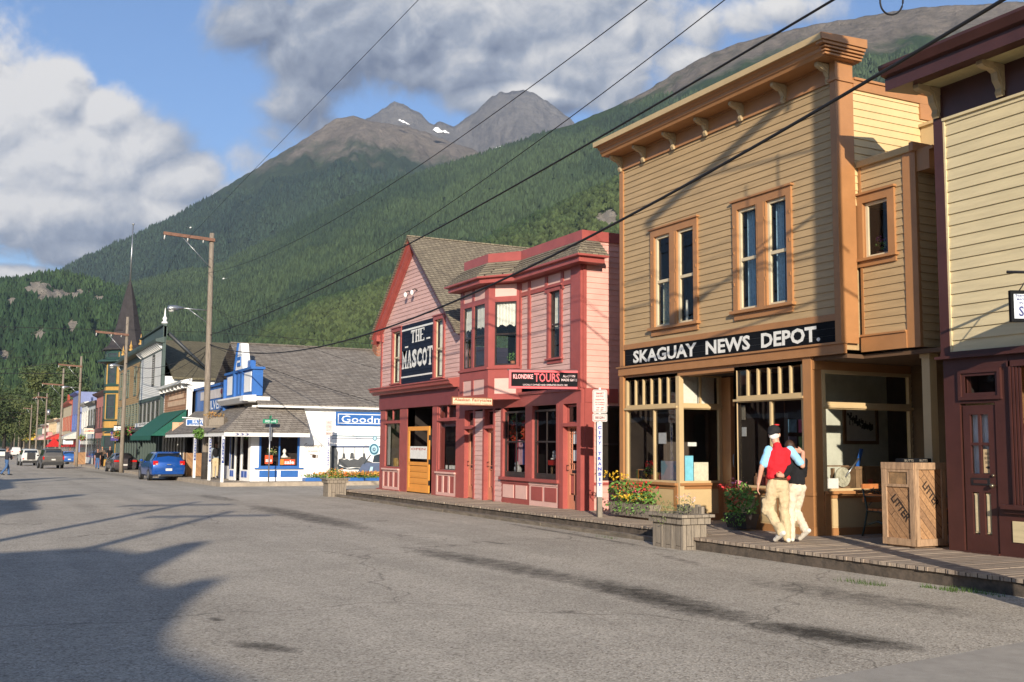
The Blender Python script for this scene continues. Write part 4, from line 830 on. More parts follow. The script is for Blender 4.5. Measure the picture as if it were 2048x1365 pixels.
for k in range(4):
    for j in range(2): mb = MB(TS); x = FX+.29+.24*j; mb.box(x, x+.19, -.965, -.955, .97+.3*k, 1.20+.3*k); mb.build('magazine', mat('mag_%d' % ((k*2+j) % 6), cs[(k*2+j) % 6], .5, .3, 12), o)

# ================================================================ MAROON AND CREAM STORE
M_ = Frame((FX, 0), (0, -1))
md = thing('store_building', 'cream clapboard store with maroon trim and a maroon shop door at the right edge', 'shop building', (FX, 6, .17))
mL = -10.72; mR = 6.0
zb_ = M_.q(1888, 712)[1]; ztop = M_.q(1885, 245)[1]
mb = MB(M_); siding(mb, mL+.15, mR, zb_+.04, ztop, .168, lap=.02); mb.build('wall', M_cream, md)
mb = MB(M_); mb.box(mL, mL+.16, 0, .04, zb_, ztop+.4); mb.m = 1; mb.box(mL+.16, mL+.19, 0, .03, zb_+.04, ztop); mb.build('corner_board', [M_mar, M_cream], md)
mb = MB(M_); mb.box(mL, mR, 0, .05, zb_-.02, zb_+.04); mb.box(mL-.06, mR, 0, .11, zb_-.06, zb_-.02); mb.build('band', M_mar, md)
mb = MB(M_); mb.box(mL, mR, -.02, .03, ztop+.04, ztop+.52); mb.m = 1; mb.box(mL+.16, mR, 0, .05, ztop, ztop+.04); mb.build('frieze', [M_mar, M_cream], md)
ze = ztop+.52
mb = MB(M_); mb.box(mL-.05, mR, .03, .62, ze, ze+.03); mb.build('soffit', mat('soffit_olive', (.42, .36, .19), .6), md)
mb = MB(M_); mb.prof([(0, ze+.03), (.66, ze-.02), (.66, ze+.17), (.74, ze+.19), (.80, ze+.30), (.80, ze+.34), (0, ze+.42)], mL-.32, mR); mb.build('cornice', M_mar, md)
bracket(md, M_, mL+.08, ze, M_brkt, .10, .44, .44); bracket(md, M_, M_.q(2006, 180)[0], ze, M_brkt, .10, .44, .44); bracket(md, M_, M_.q(2006, 180)[0]+1.3, ze, M_brkt, .10, .44, .44)
# ground floor: door between maroon boards, window beyond
dr = M_.rect(1923, 812, 1998, 1102); tr = M_.rect(1930, 752, 1992, 784)
zf2 = GZ(9)+.2
mb = MB(M_)
mb.box(mL, dr[0]-.03, -.12, .0, .1, zb_-.02); mb.box(dr[0]-.03, dr[1]+.02, -.12, 0, dr[3]+.03, tr[2]); mb.box(dr[0]-.03, tr[0], -.12, 0, tr[2], tr[3]); mb.box(tr[1], dr[1]+.02, -.12, 0, tr[2], tr[3]); mb.box(dr[0]-.03, dr[1]+.02, -.12, 0, tr[3], zb_-.02); mb.box(dr[1]+.02, dr[1]+.33, -.12, 0, .1, zb_-.02)
mb.box(dr[1]+.33, mR, -.12, 0, .1, .84); mb.box(dr[1]+.33, mR, -.12, 0, 2.72, zb_-.02)
mb.build('shopfront_wall', M_mar, md)
mb = MB(M_); mb.rfrm(tr[0]-.10, tr[1]+.10, tr[2]-.10, tr[3]+.08, .05, 0, .04); mb.rfrm(tr[0]-.05, tr[1]+.05, tr[2]-.05, tr[3]+.04, .05, -.03, .015); P = mb.build('transom_window', M_mar, md)
mb = MB(M_); mb.poly([(tr[0], -.05, tr[2]), (tr[1], -.05, tr[2]), (tr[1], -.05, tr[3]), (tr[0], -.05, tr[3])]); mb.build('pane', G_win, P); room(M_, P, tr[0]-.05, tr[1]+.05, tr[2]-.05, tr[3]+.05, .3)
mb = MB(M_); w = .115; a0, a1 = dr[0], dr[1]; z0 = zf2+.02; z1 = dr[3]; gm_ = 1.30
pm = (a0+a1)/2; lowt, lowb = 1.00, .42
mb.box(a0, a0+w, -.07, -.02, z0, z1); mb.box(a1-w, a1, -.07, -.02, z0, z1); mb.box(a0+w, a1-w, -.07, -.02, z1-.13, z1); mb.box(a0+w, a1-w, -.07, -.02, lowt, gm_-.04); mb.box(a0+w, a1-w, -.07, -.02, z0, lowb); mb.box(pm-.045, pm+.045, -.07, -.02, lowb, lowt)
zc_ = (gm_-.04+z1-.13)/2; mb.box(pm-.02, pm+.02, -.06, -.022, gm_-.04, z1-.13); mb.box(a0+w, a1-w, -.061, -.024, zc_-.02, zc_+.02)
D_ = mb.build('door', M_mar, md)
mb = MB(M_); mb.box(a0+w+.012, pm-.057, -.06, -.045, lowb+.015, lowt-.015); mb.box(a0+w+.03, pm-.075, -.045, -.036, lowb+.035, lowt-.035); mb.box(pm+.057, a1-w-.012, -.06, -.045, lowb+.015, lowt-.015); mb.box(pm+.075, a1-w-.03, -.045, -.036, lowb+.035, lowt-.035); mb.build('panel', M_cream, D_)
mb = MB(M_); mb.poly([(a0+w, -.05, gm_-.04), (a1-w, -.05, gm_-.04), (a1-w, -.05, z1-.13), (a0+w, -.05, z1-.13)]); mb.build('pane', G_shop, D_)
drape(M_, D_, a0+w-.02, a1-w+.02, gm_-.05, z1-.1, -.10, mat('white_curtain', (.75, .75, .76), .9), .014, .045)
mb = MB(M_); mb.box(pm-.15, pm+.15, -.02, -.008, 1.10, 1.20); mb.m = 1; mb.box(pm-.11, pm+.11, -.008, -.003, 1.125, 1.175); mb.build('letter_box', [M_iron, M_mar], D_)
mb = MB(M_); mb.ball((a1-.05, .03, 1.10), .032, 10, 8); mb.tube([(a1-.05, -.02, 1.10), (a1-.05, .02, 1.10)], .02, 8); mb.ball((a1-.05, -.005, 1.24), .022, 8, 6); mb.build('handle', mat('worn_brass', (.25, .20, .14), .3, .2, 9, metal=.8), D_)
mb = MB(M_); mb.box(pm+.035, a1-w+.02, -.048, -.044, gm_-.03, gm_+.30); o = mb.build('door_notice', mat('tan_card', (.50, .36, .20), .8), D_); M_ink = mat('dark_ink', (.02, .015, .012), .7)
for i, t_ in enumerate(('PLEASE', 'USE OTHER', 'DOOR')): lettering(M_, D_, t_, pm+.05+.02*(i != 1), a1-w-.01*(i != 1), gm_+.22-.06*i, gm_+.255-.06*i, M_ink, -.041, .01)
mb = MB(M_); mb.prism([(pm+.10, gm_+.03), (pm+.19, gm_+.03), (pm+.20, gm_+.06), (pm+.10, gm_+.065), (pm+.07, gm_+.05)], -.043, -.040); mb.build('pointing_hand_mark', M_ink, D_)
mb = MB(M_); mb.box(dr[0]-.03, dr[1]+.02, -.10, .03, zf2-.02, zf2+.02); mb.build('threshold', M_mar, md)
# side window
wa = dr[1]+.36
mb = MB(M_)
for k in range(4): mb.box(wa-.07+.045*k, wa-.04+.045*k, 0, .05-.01*k, .80, 2.80)
mb.box(dr[1]+.15, mR, 0, .13, .80, .86); mb.box(dr[1]+.15, mR, 0, .06, .74, .80); mb.box(wa-.1, mR, 0, .05, 2.72, 2.80)
P = mb.build('window', M_mar, md)
mb = MB(M_); mb.poly([(wa, -.05, .86), (mR, -.05, .86), (mR, -.05, 2.72), (wa, -.05, 2.72)]); mb.build('pane', G_shop, P)
mb = MB(M_); mb.box(wa+.06, wa+.20, .002, .018, .38, .62); mb.box(dr[1]+.24+.0, dr[1]+.6, 0.001, .017, .36, .64); mb.build('panel', M_cream, md)
room(M_, P, wa-.2, mR, .6, 2.8, 1.2, mat('warm_interior', (.42, .22, .09), .9, .25, 3))
mb = MB(M_)
for z in (1.25, 1.62, 2.0): mb.box(wa, mR, -.5, -.1, z, z+.025)
mb.build('shelf', mat('honey_wood', (.45, .22, .07), .6), P)
o = thing('goods_box', 'small white box with dark letters low in the maroon shop window', 'box', M_.w(wa+.1, -.2, .9)); mb = MB(M_); mb.box(wa+.02, wa+.25, -.3, -.15, .9, 1.08); mb.build('carton', M_paper, o); lettering(M_, o, 'DF', wa+.03, wa+.12, .93, 1.02, M_ink, -.148, .02)
mb = MB(M_); mb.box(mL, mR, -12, -11.9, 0, 6.5); mb.box(mL, mL+.08, -12, -.13, 0, 7.0); mb.m = 1; mb.box(mL+.1, mR, -12, -.1, 6.7, 6.8); mb.box(mL+.08, mR, -12, -.7, -.1, .12); mb.build('back_wall', [M_cream, M_iron], md)
# hanging sign at the right edge
Q = Frame((12.1, 8.82), (.97, .24)); Q = Frame((11.55, 8.97), (.9, -.43))
a0, b1 = Q.q(2024, 586); a1, b0 = Q.q(2100, 640)
sgn = thing('hanging_sign', 'black framed white sign with blue letters hanging by the cream wall at the right edge', 'sign', Q.w(a0+.3, 0, b0))
mb = MB(Q); mb.box(a0, a0+.9, -.03, .0, b0, b1); mb.build('board', mat('pale_blue_white', (.55, .60, .66), .5), sgn)
mb = MB(Q); mb.rfrm(a0-.03, a0+.93, b0-.03, b1+.03, .04, -.04, .02); mb.build('frame', M_black, sgn)
M_bl2 = mat('dark_blue_letters', (.02, .03, .16), .5)
hh = b1-b0
lettering(Q, sgn, 'SKAGWAY', a0+.08, a0+.80, b0+hh*.12, b0+hh*.50, M_bl2, .004, .02); lettering(Q, sgn, 'MADE', a0+.06, a0+.17, b0+hh*.72, b0+hh*.80, M_bl2, .004, .01); lettering(Q, sgn, 'IN', a0+.09, a0+.14, b0+hh*.58, b0+hh*.67, M_bl2, .004, .01); lettering(Q, sgn, 'Stampede', a0+.04, a0+.30, b0+hh*.83, b0+hh*.95, M_bl2, .004, .01)
mb = MB(Q); mb.tube([(a0+.1, -.01, b1+.03), (a0+.25, -.01, b1+.25)], .008, 5); mb.tube([(a0-.05, -.01, b1+.27), (a0+1.4, -.01, b1+.27)], .02, 6); mb.build('bracket', M_iron, sgn)
# ================================================================ GABLED PINK STORE (THE MASCOT)
gd = thing('store_building', 'pink gabled store with THE MASCOT board and a yellow door standing open', 'shop building', (FX, 31.4, .08))
gL, gR, gA = -34.85, -28.0, -31.75
zE, zA, SL = 5.22, 8.15, 0.86
def gclip(z):
    if z <= zE+.1: return (gL+.1, gR)
    d = (zA-z)/SL; return (max(gL+.1, gA-d), min(gR, gA+d))
sR = T.rect(806, 656, 868, 754); wA = T.rect(788, 668, 803, 766); wB = T.rect(871, 640, 887, 748)
wA = (wA[0], -32.95, 3.66, 5.42); wB = (-29.93, wB[1], 3.66, 5.46)
mb = MB(T); siding(mb, gL+.1, gR, 3.50, zA-.02, .133, holes=[wA, wB], clip=gclip); mb.build('wall', M_pink, gd)
for w in (wA, wB):
    window(T, gd, *w, M_red, M_sashc, cas=.12, sash=.04, curtain=[(0.05, .45, .05, .97, M_lace), (.55, 1.0, .05, .97, mat('grey_curtain', (.32, .32, .28), .9))])
mb = MB(T); mb.box(gL, gL+.12, 0, .04, 3.5, zE-.05); mb.box(gL-.02, gL+.2, 0, .06, zE-.05, zE+.25); mb.build('corner_board', M_red, gd)
# rakes and roof
ov = .26; hw = 3.45; zr = zA+.20
mb = MB(T)
for s, lim in ((-1, hw), (1, 3.7)):
    e = (gA+s*lim, zr-lim*SL); t = (gA, zr)
    for (o0, o1, n0, n1) in ((0.0, .10, -.02, ov), (.10, .26, .03, ov-.05), (.26, .33, .02, .07)):
        pts = [(t[0], t[1]-o0), (e[0], e[1]-o0), (e[0], e[1]-o1), (t[0], t[1]-o1)]
        mb.prism(pts, n0, n1)
mb.prism([(gL-.02, zE+.0), (gL-.22, zE+.22), (gL+.05, zE+.55)], .0, ov-.06)
mb.build('bargeboard', M_red, gd)
mb = MB(T)
for s, lim in ((-1, hw+.1), (1, 4.1)):
    mb.prism([(gA, zr+.07), (gA+s*lim, zr+.07-lim*SL), (gA+s*lim, zr+.005-lim*SL), (gA, zr+.005)], -4.4, ov+.06)
mb.m = 1; mb.box(gA-.04, gA+.04, -4.4, ov+.06, zr+.06, zr+.10); mb.build('roof', [M_shin, M_shin], gd)
mb = MB(T)
for a_ in (T.q(822, 600)[0], T.q(835, 597)[0]): mb.tube([(a_, .02, 6.58), (a_, .16, 6.62), (a_+.0, .2, 6.55)], .02, 6); mb.lathe
lampz = []
for px in (822, 835):
    a_ = T.q(px, 600)[0]; o = tag(MB(T).tube([(a_, .01, 6.60), (a_, .10, 6.66), (a_, .18, 6.62)], .018, 6).build('wall_lamp', M_iron, None, T.w(a_, .05, 6.5)), 'small %s flood lamp high on the pink gable wall' % ('left' if px < 830 else 'right'), 'lamp', 'flood lamps on the pink gable')
    mb = MB(T); mb.ball((a_, .20, 6.52), (.06, .06, .09), 8, 6); mb.build('bulb', M_white, o)
# name board
o = thing('shop_sign', 'square navy painted board with white letters THE MASCOT on the pink gabled store', 'sign', T.w((sR[0]+sR[1])/2, .04, sR[2]))
mb = MB(T); k = 14
for i in range(k): z = 3.56+(5.56-3.56)*i/k; mb.box(sR[0], sR[1], .018, .034, z, z+(2.0/k)-.008)
mb.m = 1; mb.box(sR[0], sR[1], .017, .026, 3.56, 5.56); mb.build('board', [M_navy, M_black], o)
mb = MB(T); mb.box(sR[0], sR[1], .036, .040, 5.36, 5.42); mb.box(sR[0], sR[1], .036, .040, 3.80, 3.85); mb.box(sR[0]+.32, sR[0]+.60, .036, .040, 4.79, 4.84); mb.box(sR[1]-.58, sR[1]-.28, .036, .040, 4.93, 4.98); mb.build('stripe', M_letter, o)
def slab_serif(fr, par, word, a0, a1, b0, b1, m, n):
    """bold condensed letters with slab serifs"""
    W_ = (a1-a0)/len(word); mb = MB(fr)
    for i, ch in enumerate(word):
        x0 = a0+i*W_+W_*.04; x1 = a0+(i+1)*W_-W_*.04; w = x1-x0; s = w*.27; h = b1-b0; t = h*.09; bx = lambda p, q, r, u: mb.box(p, q, n, n+.003, r, u)
        def ser(xc, b): bx(xc-s*.85, xc+s*.85, b, b+t)
        if ch == 'T': bx(x0, x1, b1-t*1.3, b1); bx(x0, x0+w*.12, b1-t*2.6, b1-t*1.3); bx(x1-w*.12, x1, b1-t*2.6, b1-t*1.3); bx((x0+x1)/2-s/2, (x0+x1)/2+s/2, b0+t, b1-t*1.3); ser((x0+x1)/2, b0)
        elif ch == 'H':
            for x in (x0+s*.75, x1-s*.75): bx(x-s/2, x+s/2, b0+t, b1-t); ser(x, b0); ser(x, b1-t)
            bx(x0+s*1.2, x1-s*1.2, (b0+b1)/2-t*.6, (b0+b1)/2+t*.6)
        elif ch == 'E':
            bx(x0+s*.2, x0+s*1.2, b0+t, b1-t); bx(x0, x1, b0, b0+t); bx(x0, x1, b1-t, b1); bx(x0+s*1.2, x0+w*.7, (b0+b1)/2-t*.5, (b0+b1)/2+t*.5); bx(x1-w*.13, x1, b0+t, b0+t*2.4); bx(x1-w*.13, x1, b1-t*2.4, b1-t)
        elif ch == 'M':
            for x in (x0+s*.7, x1-s*.7): bx(x-s*.42, x+s*.42, b0+t, b1-t); ser(x, b0)
            bx(x0, x0+s*1.1, b1-t, b1); bx(x1-s*1.1, x1, b1-t, b1); m_ = (x0+x1)/2
            mb.prism([(x0+s*.9, b1-t), (m_-s*.05, b0+h*.25), (m_+s*.05, b0+h*.25), (x1-s*.9, b1-t), (x1-s*.2, b1), (m_, b0+h*.55), (x0+s*.2, b1)], n, n+.003)
        elif ch == 'A':
            m_ = (x0+x1)/2; mb.prism([(x0+s*.3, b0+t), (x0+s*.9, b0+t), (m_, b1-h*.2), (x1-s*1.3, b0+t), (x1-s*.1, b0+t), (m_+s*.3, b1), (m_-s*.3, b1)], n, n+.003); bx(x0+w*.28, x1-w*.28, b0+h*.28, b0+h*.28+t); ser(x0+s*.6, b0); ser(x1-s*.7, b0)
        else: ob = lettering(fr, None, ch, x0, x1, b0, b1, m, n+.003, .05); me = ob.data; mb.add([tuple(v.co) for v in me.vertices], [tuple(p.vertices) for p in me.polygons]); bpy.data.objects.remove(ob); bpy.data.meshes.remove(me)
    return mb.build('lettering', m, par)
a0, b1 = T.q(824, 663); a1, b0 = T.q(851, 679); slab_serif(T, o, 'THE', a0, a1, b0-.03, b1+.02, M_letter, .037)
a0, b1 = T.q(806.5, 704); a1, b0 = T.q(867.5, 727); slab_serif(T, o, 'MASCOT', a0, a1, b0-.03, b1, M_letter, .037)
# cornice over the shopfront
mb = MB(T); mb.prof([(0, 3.30), (.22, 3.30), (.25, 3.36), (.34, 3.40), (.36, 3.48), (.40, 3.50), (.40, 3.54), (0, 3.60)], gL-.22, gR); mb.m = 1; mb.box(gL, gR, -.05, .06, 2.80, 3.30); mb.build('cornice', [M_red, mat('dark_red_paint', (.20, .045, .045), .5, .08, 3)], gd)
zf3 = .06
def gs(px, py=880): return T.q(px, py)[0]
x = [gL, gs(770), gs(799), gs(814), gs(864), gs(876), gs(911), gR]
shopfront(T, gd, x[1]-.1, x[2]+.08, zf3, .86, 2.30, 2.78, M_red, M_red, tmull=2, stile=.09)
bulk(T, gd, x[1]-.1, x[2]+.08, zf3, .78, M_pinkl, M_red, panels=3)
shopfront(T, gd, x[5]-.05, x[6]+.1, zf3, .86, 2.30, 2.78, M_red, M_red, tmull=2, stile=.09)
bulk(T, gd, x[5]-.05, x[6]+.1, zf3, .78, M_pinkl, M_red, panels=3)
mb = MB(T)
mb.box(gL, x[1]-.1, -.1, .0, zf3-.1, 2.8); mb.box(x[2]+.08, x[3]+.05, -.25, .02, zf3-.1, 2.8); mb.box(x[4]+.05, x[5]-.05, -.25, .02, zf3-.1, 2.8); mb.box(x[6]+.1, gR, -.1, .03, zf3-.1, 2.8)
mb.box(gL-.1, x[2]+.2, -.02, .07, zf3-.1, zf3+.04); mb.box(x[5]-.1, gR, -.02, .07, zf3-.1, zf3+.04); mb.box(x[3]+.05, x[4]+.05, -.95, -.88, 2.2, 2.8)
mb.build('post', M_red, gd)
# recess and open door
mb = MB(T); mb.box(x[3]+.05, x[4]+.05, -.90, -.86, 2.30, 2.36); mb.m = 1; mb.poly([(x[3]+.05, -1.0, zf3), (x[4]+.05, -1.0, zf3), (x[4]+.05, -1.0, 2.8), (x[3]+.05, -1.0, 2.8)]); mb.poly([(x[3]+.05, 0, zf3), (x[3]+.05, -1.0, zf3), (x[3]+.05, -1.0, 2.8), (x[3]+.05, 0, 2.8)]); mb.build('door_recess', [M_red, M_dark], gd)
DY = Frame((FX+.03, -x[4]-.02), (-.12, 1.0))   # hinged at its right post, swung out and seen from the street
DYF = Frame((FX-.02, 32.1), (.03, -1))
a0, a1 = DYF.q(819, 900)[0], DYF.q(862, 900)[0]; z0, z1 = zf3+.05, 2.18
yd = mb = MB(DYF); w = .13
mb.rfrm(a0, a1, z0, z1, w, .03, .07); mb.box(a0+w, a1-w, .03, .07, .95, 1.06)
for k in range(4): mb.box(a0+w, a1-w, .035, .055, .22+.19*k, .36+.19*k); mb.box(a0+w, a1-w, .032, .045, .18+.19*k, .22+.19*k)
D_ = mb.build('door', M_gold, gd)
mb = MB(DYF); mb.poly([(a0+w, .05, 1.06), (a1-w, .05, 1.06), (a1-w, .05, z1-w), (a0+w, .05, z1-w)]); mb.build('pane', G_shop, D_)
mb = MB(DYF); mb.box(a0+w+.06, a1-w-.05, .056, .062, 1.16, 1.55); mb.build('open_notice', M_paper, D_)
lettering(DYF, D_, 'OPEN', a0+w+.16, a1-w-.15, 1.43, 1.50, mat('red_ink', (.45, .04, .02), .6), .065, .01)
mb = MB(DYF); mb.box(a1-.005, a1+.03, .03, .08, .35, .5); mb.box(a1-.005, a1+.03, .03, .08, 1.0, 1.15); mb.box(a1-.005, a1+.03, .03, .08, 1.75, 1.9); mb.build('hinge', M_iron, D_)
# interiors
mb = MB(T); mb.box(gL+.1, gR, -3.5, -3.4, 0, 2.9); mb.box(gL+.1, gR, -3.4, 0, 2.85, 2.9); mb.box(gL+.1, gL+.16, -3.4, -.1, 0, 2.85); mb.box(gR-.05, gR, -3.4, -.1, 0, 2.85); mb.box(gL+.1, gR, -3.4, -.1, .0, .07); mb.build('interior_wall', mat('dim_cream_interior', (.15, .12, .09), .9, .3, 1.5), gd)
mb = MB(T); mb.box(x[1]-.05, x[2], -.8, -.1, .80, .86); mb.box(x[5], x[6], -.8, -.1, .80, .86); mb.box(x[1], x[2], -.9, -.86, 1.25, 1.28); mb.box(x[1], x[2], -.9, -.86, 1.6, 1.63); mb.build('display_shelf', M_white, gd)
mb = MB(T); mb.box(x[1], x[1]+.22, -.12, -.10, .9, 2.35); mb.build('window_blind', M_lace, gd)
for k in range(9):
    a = x[5]+.12+k*(x[6]-x[5]-.1)/9; n = -.25-.12*(k % 2); o = thing('bottle', '%s dark bottle from the left in the window right of the yellow door' % ('first second third fourth fifth sixth seventh eighth ninth'.split()[k]), 'bottle', T.w(a, n, .86), 'bottles in the window right of the yellow door'); c = T.w(a, n, .86)
    mb = MB(); mb.lathe(c, [(.04, 0), (.04, .17), (.015, .22), (.015, .29)], 8); mb.build('glass_body', mat('dark_bottle_glass', (.03, .012, .01), .15), o)
    mb = MB(); mb.lathe(Vector(c)+Vector((0, 0, .02)), [(.041, 0), (.041, .11)], 8); mb.build('paper_label', M_paper, o)
mb = MB(T); mb.box(gL, gR+.02, -8.2, -8.1, 0, 5.2); mb.box(gL, gL+.08, -8.1, -.11, 0, zE); mb.build('back_wall', M_pink, gd)

# ================================================================ BAY WINDOW STORE
kd = thing('store_building', 'pink store with a projecting bay window and shingled eave above red shop windows', 'shop building', (FX, 24.4, .11))
kL, kR = -28.0, -21.0
wk = T.rect(1101, 588, 1122, 716); wk = (wk[0], wk[1], 3.74, 5.40)
BN = .60; bL_, bR_, bE = -26.72, -24.87, -24.10
mb = MB(T); siding(mb, bE, kR-.45, 3.42, 5.47, .133, holes=[wk]); mb.build('wall', M_pink, kd); mb = MB(T); siding(mb, kL, -27.3, 3.0, 5.9, .133); mb.build('wall', M_pink, kd)
mb = MB(T)
mb.box(kR-.46, kR+.0, 0, .06, 2.95, 5.90); mb.box(bE, kR-.46, 0, .045, 5.47, 5.58); mb.box(bE, kR-.46, 0, .045, 5.82, 5.95); mb.box(bE, kR-.46, 0, .045, 3.36, 3.42)
for px in (1043, 1061, 1095, 1127): a = T.q(px, 570)[0]; mb.box(a-.06, a+.06, .0, .05, 3.42 if px < 1080 else 5.4, 5.82)
mb.m = 1; mb.box(bE, kR-.46, 0, .018, 5.58, 5.82); mb.build('trim', [M_red, M_pinkl], kd)
window(T, kd, *wk, M_red, M_sash, cas=.10, sash=.035, curtain=[(0, 1, .45, 1, M_lace)], sill=True)
# the bay: front, angled faces
def bayface(p0, p1, wins, nm):
    fr = Frame((FX-p0[1], -p0[0]), (-(p1[1]-p0[1]), -(p1[0]-p0[0]))); L_ = math.hypot(p1[0]-p0[0], p1[1]-p0[1]); mb = MB(fr)
    z = [2.80, 2.95, 3.36, 3.60, 3.70, 5.38, 5.52, 5.84, 5.95]; e = .11
    xs = [0]; 
    for (u0, u1) in wins: xs += [u0*L_, u1*L_]
    xs.append(L_)
    for i in range(0, len(xs), 2): mb.box(xs[i], xs[i+1], -.03, .0, z[4], z[5])
    mb.box(0, L_, -.03, .0, z[0], z[1]); mb.box(0, L_, -.03, 0, z[2], z[4]); mb.box(0, L_, -.03, 0, z[5], z[6]); mb.box(0, L_, -.03, 0, z[7], z[8]); mb.box(-.02, L_+.02, 0, .04, z[3], z[3]+.05); mb.box(0, L_, 0, .02, z[0], z[0]+.05)
    for i in range(0, len(xs), 2):
        xa = xs[i] if i else 0; mb.box(xs[i]+(0 if i == 0 else .0), xs[i+1], -.03, 0, z[1], z[2]); mb.box(xs[i], xs[i+1], -.03, 0, z[6], z[7])
    mb.m = 1
    for i in range(1, len(xs)-1, 2): mb.box(xs[i], xs[i+1], -.028, -.016, z[1], z[2]); mb.box(xs[i], xs[i+1], -.028, -.016, z[6], z[7])
    P = mb.build('bay_face', [M_red, M_pinkl], kd)
    for i in range(1, len(xs)-1, 2):
        big = xs[i+1]-xs[i] > .52
        mb = MB(fr); mb.rfrm(xs[i], xs[i+1], z[4], z[5], .035, -.05, -.02); mb.box(xs[i]+.035, xs[i+1]-.035, -.055, -.015, 4.50, 4.545); Wn = mb.build('window', M_sash, P)
        mb = MB(fr); mb.poly([(xs[i]+.02, -.04, z[4]), (xs[i+1]-.02, -.04, z[4]), (xs[i+1]-.02, -.04, z[5]), (xs[i]+.02, -.04, z[5])]); g = mb.build('pane', G_win, Wn) if False else mb.build('pane', G_win, P)
        drape(fr, P, xs[i]+.03, xs[i+1]-.03, 4.72 if big else 4.6, z[5]-.02, -.09, M_lace, .012, .09, scallop=.06)
    return fr, P
bayface((bL_, BN), (bR_, BN), ((.13, .42), (.50, .87)), 'front')
frA, PA = bayface((bR_, BN), (bE, 0), ((.19, .84),), 'south')
bayface((-27.4, 0), (bL_, BN), ((.2, .8),), 'north')
mb = MB(T)
for z in (2.80, 5.96): mb.poly([(-27.4, 0, z), (bL_, BN, z), (bR_, BN, z), (bE, 0, z)])
mb.build('bay_floor', M_red, kd)
mb = MB(T); mb.box(-27.5, kR-.1, -1.4, -1.3, 2.8, 5.95); mb.poly([(-27.5, -1.3, 2.85), (kR-.1, -1.3, 2.85), (kR-.1, 0, 2.85), (-27.5, 0, 2.85)]); mb.build('interior_wall', mat('dim_room_wall', (.05, .045, .04), .9), kd)
o = geranium('house_plant', 'leafy green plant behind the big angled bay window', frA, .62, -.22, 3.70, s=.17, k=90, fl=0, cat='plant')
# mansard eave
ev = [(-26.98, -.05), (-26.98, BN+.40), (bR_+.10, BN+.40), (-23.86, .42), (kR+.50, .42), (kR+.50, -.42)]
tp = [(-26.45, -.05), (-26.45, BN+.02), (bR_-.02, BN+.02), (bE-.0, .04), (kR+.04, .04), (kR+.04, -.42)]
lo_ = [(-26.90, -.05), (-26.90, BN+.30), (bR_+.06, BN+.30), (-23.9, .33), (kR+.40, .33), (kR+.40, -.36)]
mb = MB(T)
for i in range(5):
    (a0, n0), (a1, n1) = ev[i], ev[i+1]; (c0, m0), (c1, m1) = tp[i], tp[i+1]
    for s in range(5):
        u0, u1 = s/5, (s+1)/5; f = lambda p, q, u: p+(q-p)*u; z0, z1 = 6.03+.42*u0, 6.03+.42*u1
        A_, B_ = (f(a0, c0, u0), f(n0, m0, u0)), (f(a1, c1, u0), f(n1, m1, u0)); C_, D2 = (f(a1, c1, u1), f(n1, m1, u1)), (f(a0, c0, u1), f(n0, m0, u1))
        mb.poly([(*A_, z0+.028), (*B_, z0+.028), (*C_, z1), (*D2, z1)]); mb.poly([(*A_, z0-.0), (*B_, z0-.0), (*B_, z0+.028), (*A_, z0+.028)])
mb.build('shingled_eave', M_shin, kd)
mb = MB(T)
for i in range(5):
    (a0, n0), (a1, n1) = ev[i], ev[i+1]; (c0, m0), (c1, m1) = lo_[i], lo_[i+1]
    mb.poly([(a0, n0, 6.03), (a1, n1, 6.03), (a1, n1, 5.985), (a0, n0, 5.985)]); mb.poly([(a0, n0, 5.985), (a1, n1, 5.985), (c1, m1, 5.97), (c0, m0, 5.97)]); mb.poly([(c0, m0, 5.97), (c1, m1, 5.97), (c1, m1, 5.86), (c0, m0, 5.86)])
mb.poly([(p[0], p[1], 5.865) for p in lo_[:5]]+[(kR+.4, -.36, 5.865)])
mb.build('fascia', M_red, kd)
mb = MB(T)
for i in range(5):
    (a0, n0), (a1, n1) = tp[i], tp[i+1]; dz = .24
    mb.poly([(a0, n0, 6.45), (a1, n1, 6.45), (a1, n1, 6.45+dz), (a0, n0, 6.45+dz)])
mb.poly([(p[0], p[1], 6.69) for p in tp[:5]]+[(kR+.04, -.42, 6.69)]); mb.box(kR-.1, kR+.05, -11, -.40, 6.45, 6.69)
mb.box(-28.0, kR-.1, -9, -.3, 6.3, 6.36)
mb.build('parapet', M_red, kd)
K = Frame((0, 21.0), (1, 0))
ws = (12.86, 14.1, .80, 2.50)
mb = MB(K); siding(mb, FX+.08, 23, .0, 6.45, .133, holes=[ws]); mb.build('side_wall', mat('pink_side_paint', (.68, .36, .30), .55, .10, 2.0, .3, 60), kd)
mb = MB(K); mb.box(FX+.05, 13.4, 0, .05, 2.62, 2.95); mb.box(FX+.05, FX+.3, 0, .03, .0, 2.62); mb.box(FX, FX+.09, 0, .04, 2.95, 5.9); mb.box(FX+.3, 13.6, .02, .05, .70, .76); mb.build('side_trim', M_red, kd)
window(K, kd, *ws, M_sash, M_sash, cas=.05, sash=.05, cols=2, rows=1, rail=True, sill=False, head=False, depth=.5, gm=G_shop)
Kp = thing('notice_board', 'white notices with small photographs in the side window behind the transit post', 'notices', K.w(13.4, -.1, .9))
mb = MB(K); mb.box(13.0, 13.42, -.10, -.09, .88, 1.72); mb.box(13.5, 13.9, -.10, -.09, .88, 1.72); mb.build('sheet', M_paper, Kp)
mb = MB(K)
for (x0_, z0_, w_, h_) in ((13.2, 1.45, .09, .12), (13.06, 1.0, .10, .16), (13.2, .95, .09, .12), (13.31, 1.15, .06, .08), (13.55, 1.45, .09, .1), (13.3, 1.55, .06, .04)): mb.box(x0_, x0_+w_, -.09, -.085, z0_, z0_+h_)
